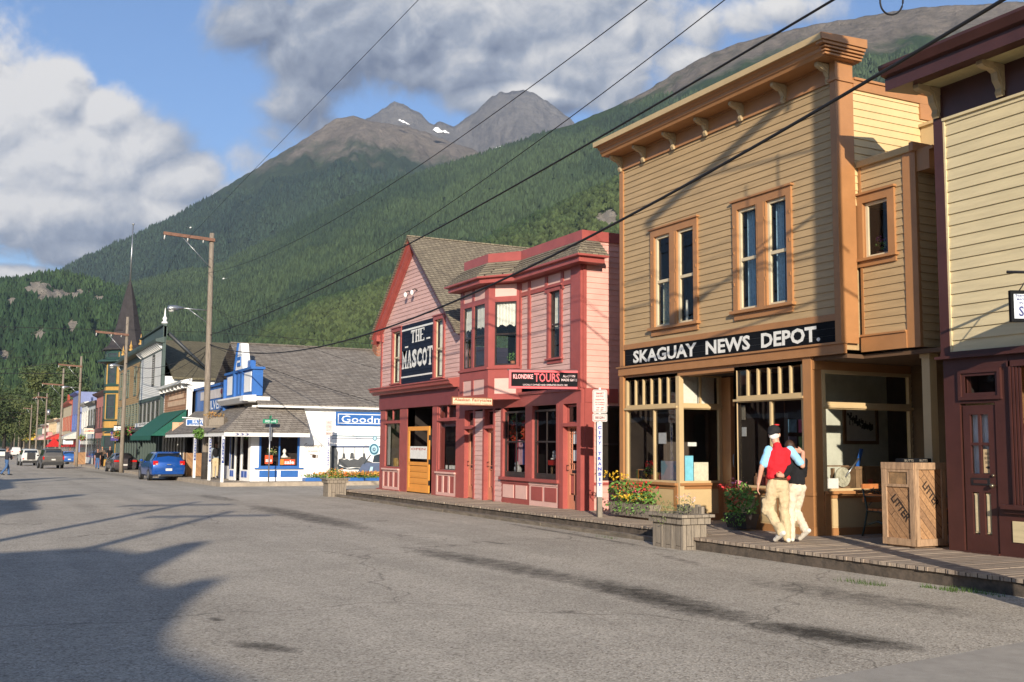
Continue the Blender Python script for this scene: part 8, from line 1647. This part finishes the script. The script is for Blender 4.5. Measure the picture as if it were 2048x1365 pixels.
def hand(wr, dirv, side, curl=.35, s=1.0):
    """palm, four unequal bent fingers and a thumb; dirv = along the hand, side = across it towards the thumb"""
    w = Vector(wr); d = Vector(dirv).normalized(); t = Vector(side).normalized(); n = d.cross(t); P = []
    for k in (-.026, -.009, .009, .026): P.append((w+t*k*.7*s, .016*s, w+d*.085*s+t*k*s, .0125*s))
    for k, (o_, l) in enumerate(((.028, .07), (.010, .08), (-.009, .075), (-.027, .058))):
        b = w+d*.085*s+t*o_*s; c = curl; a1 = (d*math.cos(c)+n*math.sin(c)); m_ = b+a1*l*.5*s; a2 = (d*math.cos(c*2.4)+n*math.sin(c*2.4)); P.append((b, .0098*s, m_, .0088*s)); P.append((m_, .0088*s, m_+a2*l*.5*s, .0072*s))
    b = w+d*.025*s+t*.026*s; m_ = b+(d*.6+t*.7+n*.2)*.035*s; P.append((b, .013*s, m_, .011*s)); P.append((m_, .011*s, m_+(d*.9+t*.25+n*.3)*.032*s, .009*s)); return P
def shoe(a, toe, r=.045):  # ankle point and toe point
    a, toe = Vector(a), Vector(toe); h = a+(a-toe).normalized()*.05+Vector((0, 0, -.02)); return [(h, r*.8, toe, r*.72), (a, r, h, r*.85), (a, r*.9, a.lerp(toe, .55), r*.85)]
def skinmat(n, c): return mat(n, c, .55, .06, 20)
SK = skinmat('skin_light', (.56, .29, .20)); SK2 = skinmat('skin_tan', (.40, .20, .13))
def V3(*a): return Vector(a)
mg = ground(1563, 1086, .2)
man = thing('person', 'man in a red fleece vest, light blue shirt, khaki trousers and black cap walking away', 'person', (0, 0, 0), 'couple walking arm in arm')
hd_c = V3(-.075, .02, 1.64); fdir = V3(.55, .80, -.02).normalized(); rt = V3(fdir.y, -fdir.x, 0)
neck = V3(-.04, 0, 1.47)
LS_, LE, LW = V3(-.205, -.01, 1.40), V3(-.295, -.03, 1.13), V3(-.335, .03, .885)
RS, RE, RW = V3(.185, 0, 1.41), V3(.33, -.05, 1.17), V3(.385, .10, 1.375)
skin = [(hd_c+V3(0, 0, .03), (.078, .092, .10)), (hd_c+fdir*.03+V3(0, 0, -.045), (.062, .07, .07)), (neck, .06, hd_c+V3(0, 0, -.05), .057), (hd_c+fdir*.095+V3(0, 0, -.012), .012, hd_c+fdir*.112+V3(0, 0, -.03), .014)]
skin += [(hd_c+rt*.082+V3(0, 0, .0), (.014, .022, .034)), (hd_c-rt*.082, (.014, .022, .034)), (hd_c+fdir*.085+V3(0, 0, -.065), (.028, .02, .012))]
skin += [(V3(-.04, 0, 1.2), .075, V3(-.04, 0, 1.36), .07), (LS_, .042, LE, .041), (LE, .041, LW, .029), (RS, .042, RE, .041), (RE, .041, RW, .030), (LS_, .04, V3(-.04, 0, 1.36), .05), (RS, .04, V3(-.04, 0, 1.36), .05)]
skin += hand(LW, (-.08, .12, -1), (.25, 1, .1), .3, 1.05)+hand(RW, (-.75, .30, .25), (-.1, -.2, 1), -.35, 1.0)
Lk, La = V3(-.175, .07, .50), V3(-.035, -.13, .15); Rk, Ra = V3(.06, .04, .49), V3(.095, .02, .09)
skin += [(V3(-.04, 0, 1.2), .07, V3(-.03, 0, .93), .07), (V3(-.11, 0, .9), .05, Lk, .045), (Lk, .045, La, .032), (V3(.04, 0, .9), .05, Rk, .045), (Rk, .045, Ra, .032)]
flesh('body', skin, SK, man, .0075, 3)
flesh('vest', [(V3(-.035, 0, 1.06), .150, V3(-.035, 0, 1.22), .150, (1.20, .84, 1)), (V3(-.035, 0, 1.20), .15, V3(-.03, .0, 1.32), .125, (1.42, .92, 1)), (V3(-.185, 0, 1.37), .070, V3(.145, 0, 1.38), .070), (V3(-.04, -.02, 1.38), .09, V3(-.045, -.01, 1.475), .072), (V3(-.17, .0, 1.0), .05, V3(.10, -.0, .985), .05, (1, 2.4, 1)), (V3(-.10, -.055, 1.12), .07, V3(-.08, -.05, 1.34), .08), (V3(.04, -.055, 1.12), .07, V3(.02, -.05, 1.34), .08), (V3(.04, -.07, 1.02), .02, V3(-.09, -.10, 1.20), .02), (V3(-.12, -.08, 1.04), .018, V3(.02, -.105, 1.10), .018)], mat('red_fleece', (.55, .010, .020), .9, .12, 12, .6, 30), man, .012, 4)
flesh('shirt', [(LS_+V3(.03, 0, .01), .066, LS_+V3(-.045, -.01, -.20), .070), (RS+V3(-.03, 0, 0), .064, RS.lerp(RE, .78), .066), (V3(-.12, 0, 1.37), .06, V3(.11, 0, 1.38), .06), (V3(-.045, 0, 1.44), .066, V3(-.05, 0, 1.49), .058)], mat('light_blue_cotton', (.27, .56, .78), .85, .06, 25), man, .011, 4)
M_kh = mat('khaki_cotton', (.52, .41, .25), .9, .10, 14, .5, 25)
flesh('trousers', [(V3(-.045, 0, .97), .135, V3(-.04, 0, .88), .145, (1.1, .82, 1)), (V3(-.115, .0, .86), .098, Lk, .083), (Lk, .083, La+V3(-.01, 0, .03), .066), (V3(.035, -.01, .86), .098, Rk, .080), (Rk, .080, Ra+V3(0, 0, -.01), .072), (Lk+V3(-.03, .0, .12), .07, Lk+V3(-.03, 0, -.02), .078), (La+V3(-.02, 0, .10), .07, La+V3(0, -.01, .02), .07)], M_kh, man, .012, 3)
M_ws = mat('white_shoe', (.66, .62, .54), .7, .1, 12)
flesh('shoe', shoe(La+V3(.0, -.03, .0), (-.10, -.02, .045), .05), M_ws, man, .010, 2); flesh('shoe', shoe(Ra+V3(0, 0, -.035), (.085, .21, .045), .047), M_ws, man, .010, 2)
flesh('hair', [(hd_c+V3(0, 0, .02)-fdir*.025, (.080, .080, .07)), (hd_c-fdir*.040+V3(0, 0, -.030), (.068, .052, .045)), (hd_c+rt*.06-fdir*.01+V3(0, 0, -.01), (.022, .03, .035))], mat('white_hair', (.66, .64, .60), .8, .1, 30), man, .010, 2)
cp = hd_c+V3(0, 0, .085); flesh('cap', [(cp-fdir*.012+V3(0, 0, -.015), (.100, .108, .088)), (cp-fdir*.055+V3(0, 0, -.055), (.082, .058, .045)), (cp+fdir*.09+V3(0, 0, -.02), .03, cp+fdir*.15+V3(0, 0, -.03), .03, (1.5, 1.5, .3))], mat('black_cap', (.010, .010, .012), .85, .1, 20), man, .010, 2)
mb = MB(); mb.ball(cp+fdir*.02+rt*.03+V3(0, 0, .072), (.045, .035, .014), 10, 6); mb.build('cap_patch', mat('red_patch', (.55, .02, .02), .8), man)
mb = MB(); mb.tube([V3(-.19, .0, .985), V3(-.10, -.115, .975), V3(-.03, -.125, .972), V3(.06, -.112, .975), V3(.11, .0, .985)], .017, 8); mb.build('belt', mat('belt_brown', (.12, .07, .035), .6), man)
man.location = (mg.x, mg.y, GZ(mg.y)+.204); man.rotation_euler.z = YAW
wo_ = thing('person', 'woman in a black top and cream trousers holding on to the man in red', 'person', (0, 0, 0), 'couple walking arm in arm')
wc = V3(.13, .12, 1.45); wf = V3(.35, .94, 0).normalized(); wr_ = V3(wf.y, -wf.x, 0)
WL, WE, WW = V3(.11, .07, 1.25), V3(.03, -.15, 1.08), V3(-.055, -.185, 1.02); XS, XE, XW = V3(.35, .12, 1.24), V3(.37, .22, 1.02), V3(.30, .36, .98)
Lh, Lk2, La2 = V3(.16, .10, .82), V3(.13, .14, .46), V3(.125, .12, .09); Rh, Rk2, Ra2 = V3(.28, .10, .82), V3(.25, .24, .46), V3(.30, -.02, .18)
sk = [(wc, (.070, .083, .092)), (wc+wf*.03+V3(0, 0, -.05), (.052, .058, .055)), (V3(.20, .10, 1.3), .05, wc+V3(0, 0, -.05), .045), (wc+wf*.085+V3(0, 0, -.012), .009, wc+wf*.102+V3(0, 0, -.025), .011), (wc+wr_*.072, (.012, .018, .028)), (V3(.22, .1, 1.0), .06, V3(.21, .1, 1.20), .06), (WL, .04, WE, .034), (WE, .033, WW, .022), (XS, .04, XE, .034), (XE, .033, XW, .022), (WL, .035, XS, .035), (V3(.22, .1, 1.0), .06, V3(.22, .1, .85), .07), (Lh, .05, Lk2, .043), (Lk2, .042, La2, .028), (Rh, .05, Rk2, .043), (Rk2, .042, Ra2, .028)]
sk += hand(WW, (-.95, -.02, .12), (.1, .15, .98), -.55, .95)+hand(XW, (-.5, .8, -.1), (0, .2, 1), .4, .9)
flesh('body', sk, SK2, wo_, .0075, 3)
flesh('top', [(V3(.225, .10, .92), .125, V3(.22, .10, 1.10), .118, (1.05, .82, 1)), (V3(.22, .1, 1.10), .118, V3(.22, .1, 1.24), .11, (1.15, .82, 1)), (WL, .058, XS, .058), (WL, .055, WE, .05), (WE, .05, WW+V3(.03, .01, .01), .036), (XS, .056, XE, .048), (XE, .046, XW, .036), (V3(.21, .1, 1.28), .06, V3(.19, .11, 1.33), .048)], mat('black_knit', (.006, .006, .008), .95, .2, 20), wo_, .012, 4)
flesh('trousers', [(V3(.22, .1, .90), .11, V3(.22, .1, .82), .125, (1.1, .85, 1)), (Lh, .086, Lk2, .068), (Lk2, .068, La2, .066), (Rh, .086, Rk2, .066), (Rk2, .066, Ra2+V3(0, 0, .02), .064)], mat('cream_trousers', (.64, .53, .41), .9, .08, 14, .4, 25), wo_, .012, 3)
flesh('shoe', shoe(La2+V3(0, 0, -.035), (.11, .29, .04), .042), M_ws, wo_, .010, 2); flesh('shoe', shoe(Ra2+V3(.02, -.04, 0), (.25, .08, .055), .046), M_ws, wo_, .010, 2)
flesh('hair', [(wc+V3(0, 0, .02)-wf*.02, (.083, .092, .098)), (wc-wf*.04+V3(0, 0, -.07), (.065, .05, .085)), (wc-wf*.03+V3(0, 0, -.13), (.05, .035, .06))], mat('brown_hair', (.045, .020, .010), .6, .3, 40), wo_, .010, 2)
wo_.location = man.location+Vector((.05, -.025, 0)); wo_.rotation_euler.z = YAW
def walker(label, x, y, yaw, top, low, h=1.75, hair=(.03, .02, .015), stride=.25, arms=0, sl=None, bag=None):
    o = thing('person', label, 'person', (0, 0, 0)); s = h/1.78; A = lambda a, b, c: V3(a*s, b*s, c*s)
    f, b = stride, -stride; k1, a1, k2, a2 = A(-.09, f*.45, .49), A(-.09, f*.6, .09), A(.09, b*.15, .50), A(.09, b*1.0, .13)
    if arms == 1: e1, w1_, e2, w2_ = A(-.27, .06, 1.16), A(-.20, .22, 1.18), A(.27, .06, 1.16), A(.16, .24, 1.1)
    else: e1, w1_, e2, w2_ = A(-.24, -.10, 1.13), A(-.24, .04, .90), A(.24, .06, 1.13), A(.23, .2, .92)
    body = [(A(0, .01, 1.66), (.078*s, .09*s, .105*s)), (A(0, .03, 1.60), (.06*s, .065*s, .06*s)), (A(0, .10, 1.64), .012, A(0, .115, 1.625), .013), (A(0, 0, 1.45), .055, A(0, 0, 1.6), .052), (A(0, 0, 1.2), .07, A(0, 0, 1.35), .07), (A(0, 0, .9), .07, A(0, 0, 1.2), .07), (A(-.19, 0, 1.4), .05, e1, .04), (e1, .04, w1_, .027), (A(.19, 0, 1.4), .05, e2, .04), (e2, .04, w2_, .027), (A(-.19, 0, 1.4), .04, A(.19, 0, 1.4), .04), (A(-.09, 0, .9), .05, k1, .05), (k1, .05, a1, .035), (A(.09, 0, .9), .05, k2, .05), (k2, .05, a2, .035)]
    d1 = (w1_-e1).normalized(); d2 = (w2_-e2).normalized(); body += hand(w1_, d1, (.2, 1, .2), .5)+hand(w2_, d2, (-.2, 1, .2), .5)
    flesh('body', body, SK2, o, .009, 2)
    t = [(A(0, 0, 1.0), .135, A(0, 0, 1.3), .145, (1.15, .8, 1)), (A(-.18, 0, 1.39), .065, A(.18, 0, 1.39), .065), (A(-.19, 0, 1.4), .065, (A(-.19, 0, 1.4).lerp(e1, .6) if sl else e1), .058), (A(.19, 0, 1.4), .065, (A(.19, 0, 1.4).lerp(e2, .6) if sl else e2), .058)]
    if not sl: t += [(e1, .055, e1.lerp(w1_, .9), .042), (e2, .055, e2.lerp(w2_, .9), .042)]
    flesh('top', t, top, o, .016, 3)
    flesh('trousers', [(A(0, 0, .95), .13, A(0, 0, .87), .135, (1.1, .85, 1)), (A(-.09, 0, .86), .095, k1, .075), (k1, .075, a1, .062), (A(.09, 0, .86), .095, k2, .075), (k2, .075, a2, .062)], low, o, .016, 3)
    flesh('shoe', shoe(a1+A(0, 0, -.035), a1+A(0, .2, -.055)), M_bp, o, .012, 1); flesh('shoe', shoe(a2+A(0, 0, -.02), a2+A(0, .18, -.075)), M_bp, o, .012, 1)
    flesh('hair', [(A(0, -.02, 1.70), (.086*s, .09*s, .09*s))], mat('hair_%02d' % (hair[0]*999), hair, .7, .2, 20), o, .014, 1)
    if bag: mb = MB(); mb.ball(A(*bag[0]), bag[1], 10, 8); mb.build('bag', bag[2], o)
    o.location = (x, y, GZ(y)+(0 if x < 9 else .2)); o.rotation_euler.z = yaw; return o
DEN = mat('blue_denim', (.05, .11, .24), .9, .15, 15); BLK = mat('black_knit', (.006, .006, .008)); NVY = mat('dark_jacket', (.022, .022, .032), .8, .15, 12)
g = ground(12, 951); walker('man in a dark jacket and blue jeans crossing the street at the left edge', g.x, g.y, R_(-70), NVY, DEN, 1.76, (.10, .06, .05), .33, arms=1, bag=((.0, .27, 1.08), (.10, .07, .13), NVY))
for (px, Y, c1, c2, lb, yw, ar, bg) in ((196, 96, BLK, DEN, 'person in a black shirt and blue trousers standing left of the grey sedan', 180, 0, None), (205, 97, mat('brown_coat', (.10, .07, .05), .8), mat('dark_brown', (.05, .03, .02), .8), 'person in a brown coat next to the person in black and jeans', 160, 1, None), (220, 94, BLK, BLK, 'person in black with a white shirt print right behind the grey sedan', 190, 0, None)):
    p = at(px, 900, Y); walker(lb, p.x, Y, R_(yw), c1, c2, 1.74, stride=.12, arms=ar, sl=True)
p = at(432, 920, 51.5); walker('person in a grey top and khaki trousers with a dark backpack behind the porch posts', p.x, 51.5, R_(-20), mat('grey_blue_top', (.22, .27, .32), .9), M_kh, 1.78, stride=.12, bag=((.0, -.22, 1.25), (.15, .11, .22), BLK))
# ================================================================ LEFT SIDE OF THE STREET (casts the shadows on the road)
E = Frame((-9.0, 0), (0, 1))
def across(label, prof, depth, wallc, n, wins=()):
    o = thing('false_front_building', label, 'building', (-9, (prof[0][0]+prof[-1][0])/2, -.2)); M1 = mat('across_%d' % n, wallc, .6, .1, 2)
    mb = MB(E); mb.prism(prof, -.35, 0); y0, y1 = prof[0][0], prof[-1][0]; mb.box(y0+.05, y1-.05, -depth, -.36, -.5, min(p[1] for p in prof if p[1] > 1)-.6); mb.build('wall', M1, o)
    for (a, b) in wins: fwin(E, o, a, a+1.1, b, b+2, M_white)
    mb = MB(E); mb.box(y0, y1, .0, .25, 3.0, 3.25); mb.build('band', M_white, o); return o
across('tall false-front store with a stepped parapet on the near left side', [(-30, -.5), (-30, 7.9), (-19, 7.9), (-18, 8.05), (-17.2, 8.0), (-14.2, 7.7), (-13.6, 7.75), (-12.9, 8.1), (-12.6, 8.65), (-12.3, 8.2), (-10.6, 8.0), (-10.0, 8.1), (-9.6, 8.6), (-9.2, 9.25), (-8.9, 8.9), (-8.6, 8.35), (-5.6, 7.9), (-3.6, 7.1), (-2, 6.6), (-2, -.5)], 12, (.30, .22, .14), 1)
across('low grey false-front store on the left side past the gap', [(4, -.5), (4, 6.6), (6.5, 7.0), (6.6, 7.6), (10.8, 7.6), (11, 8.9), (11.7, 8.9), (11.9, 7.4), (14, 7.0), (14, -.5)], 12, (.35, .33, .30), 2)
across('wide dark red store with diagonal siding on the left side', [(21, -.5), (21, 6.6), (24, 7.4), (33, 7.4), (34.2, 8.4), (35.5, 9.8), (36.4, 8.4), (38, 7.2), (41, 7.0), (41, -.5)], 12, (.20, .05, .035), 3, [(26, 4.2), (30, 4.2), (35, 4.2)])
across('long dark red building farther along the left side', [(44, -.5), (44, 6.0), (60, 6.0), (66, 8.0), (72, 6.0), (90, 6.0), (90, -.5)], 12, (.16, .045, .035), 4, [(48+4*k, 3.5) for k in range(9)])
# ================================================================ TREES at the end of the street
def tree(label, x, y, h, r, seed, tint):
    random.seed(seed); z0 = GZ(y); o = thing('tree', label, 'tree', (x, y, z0), 'trees at the end of the street'); mb = MB(); mb.tube([(x, y, z0-.3), (x+.1, y, z0+h*.3), (x, y+.1, z0+h*.62)], [h*.03, h*.022, h*.01], 7)
    for k in range(5): t = random.uniform(0, 6.28); mb.tube([(x, y, z0+h*(.25+.07*k)), (x+r*.6*math.cos(t), y+r*.6*math.sin(t), z0+h*(.45+.07*k))], [h*.007, h*.002], 4)
    mb.build('trunk', M_poled, o); mb = MB()
    for k in range(11): t = random.uniform(0, 6.28); q = random.uniform(0, .62); u = random.uniform(.30, .92); s = random.uniform(.28, .48)*(1.15-u*.45); mb.leaf((x+r*q*math.cos(t), y+r*q*math.sin(t), z0+h*u), (r*s*1.2, r*s*1.2, h*s*.42), 330, h*.018)
    mb.build('crown', tint, o)
T1 = mat('deciduous_green', (.065, .095, .03), .8, .5, .8, col2=(.03, .052, .018)); T2 = mat('yellow_green_leaf', (.095, .11, .03), .8, .4, .8, col2=(.045, .065, .02))
desc = ['tallest', 'broad', 'yellowish', 'dark', 'rounded', 'low', 'slender', 'leaning', 'dense', 'small']
for i, (px, Y, h, r) in enumerate(((8, 300, 17, 8), (40, 330, 23, 9), (75, 300, 23, 9), (110, 270, 22, 9), (140, 250, 19, 8), (-25, 280, 18, 9), (58, 250, 12, 6), (165, 230, 15, 7), (95, 350, 27, 10), (24, 420, 20, 9))):
    p = at(px, 880, Y); tree('%s leafy tree %s' % (desc[i], ['at the left edge of the street end', 'above the distant poles', 'above the yellow shop', 'behind the cream shops', 'behind the blue false front', 'just outside the left edge', 'over the far roofs', 'behind the pale grey shop', 'behind the other trees at the street end', 'closing the end of the street'][i]), p.x, Y, h, r, 50+i, T1 if i % 3 else T2)
# gulls over the slope
for px, py in ((381, 456), (447, 558)):
    p = at(px, py, 120); mb = MB(); mb.fr = None; mb.ball(p, (.12, .3, .1), 8, 6); mb.add([p, p+V3(-.55, .1, .15), p+V3(-.3, .25, .1), p+V3(.55, .1, .12), p+V3(.3, .25, .1)], [(0, 1, 2), (0, 4, 3)]); tag(mb.build('gull', M_white, None, p), 'white gull flying %s' % ('above the crossarm of the tall pole' if py < 500 else 'right of the tall pole'), 'bird')
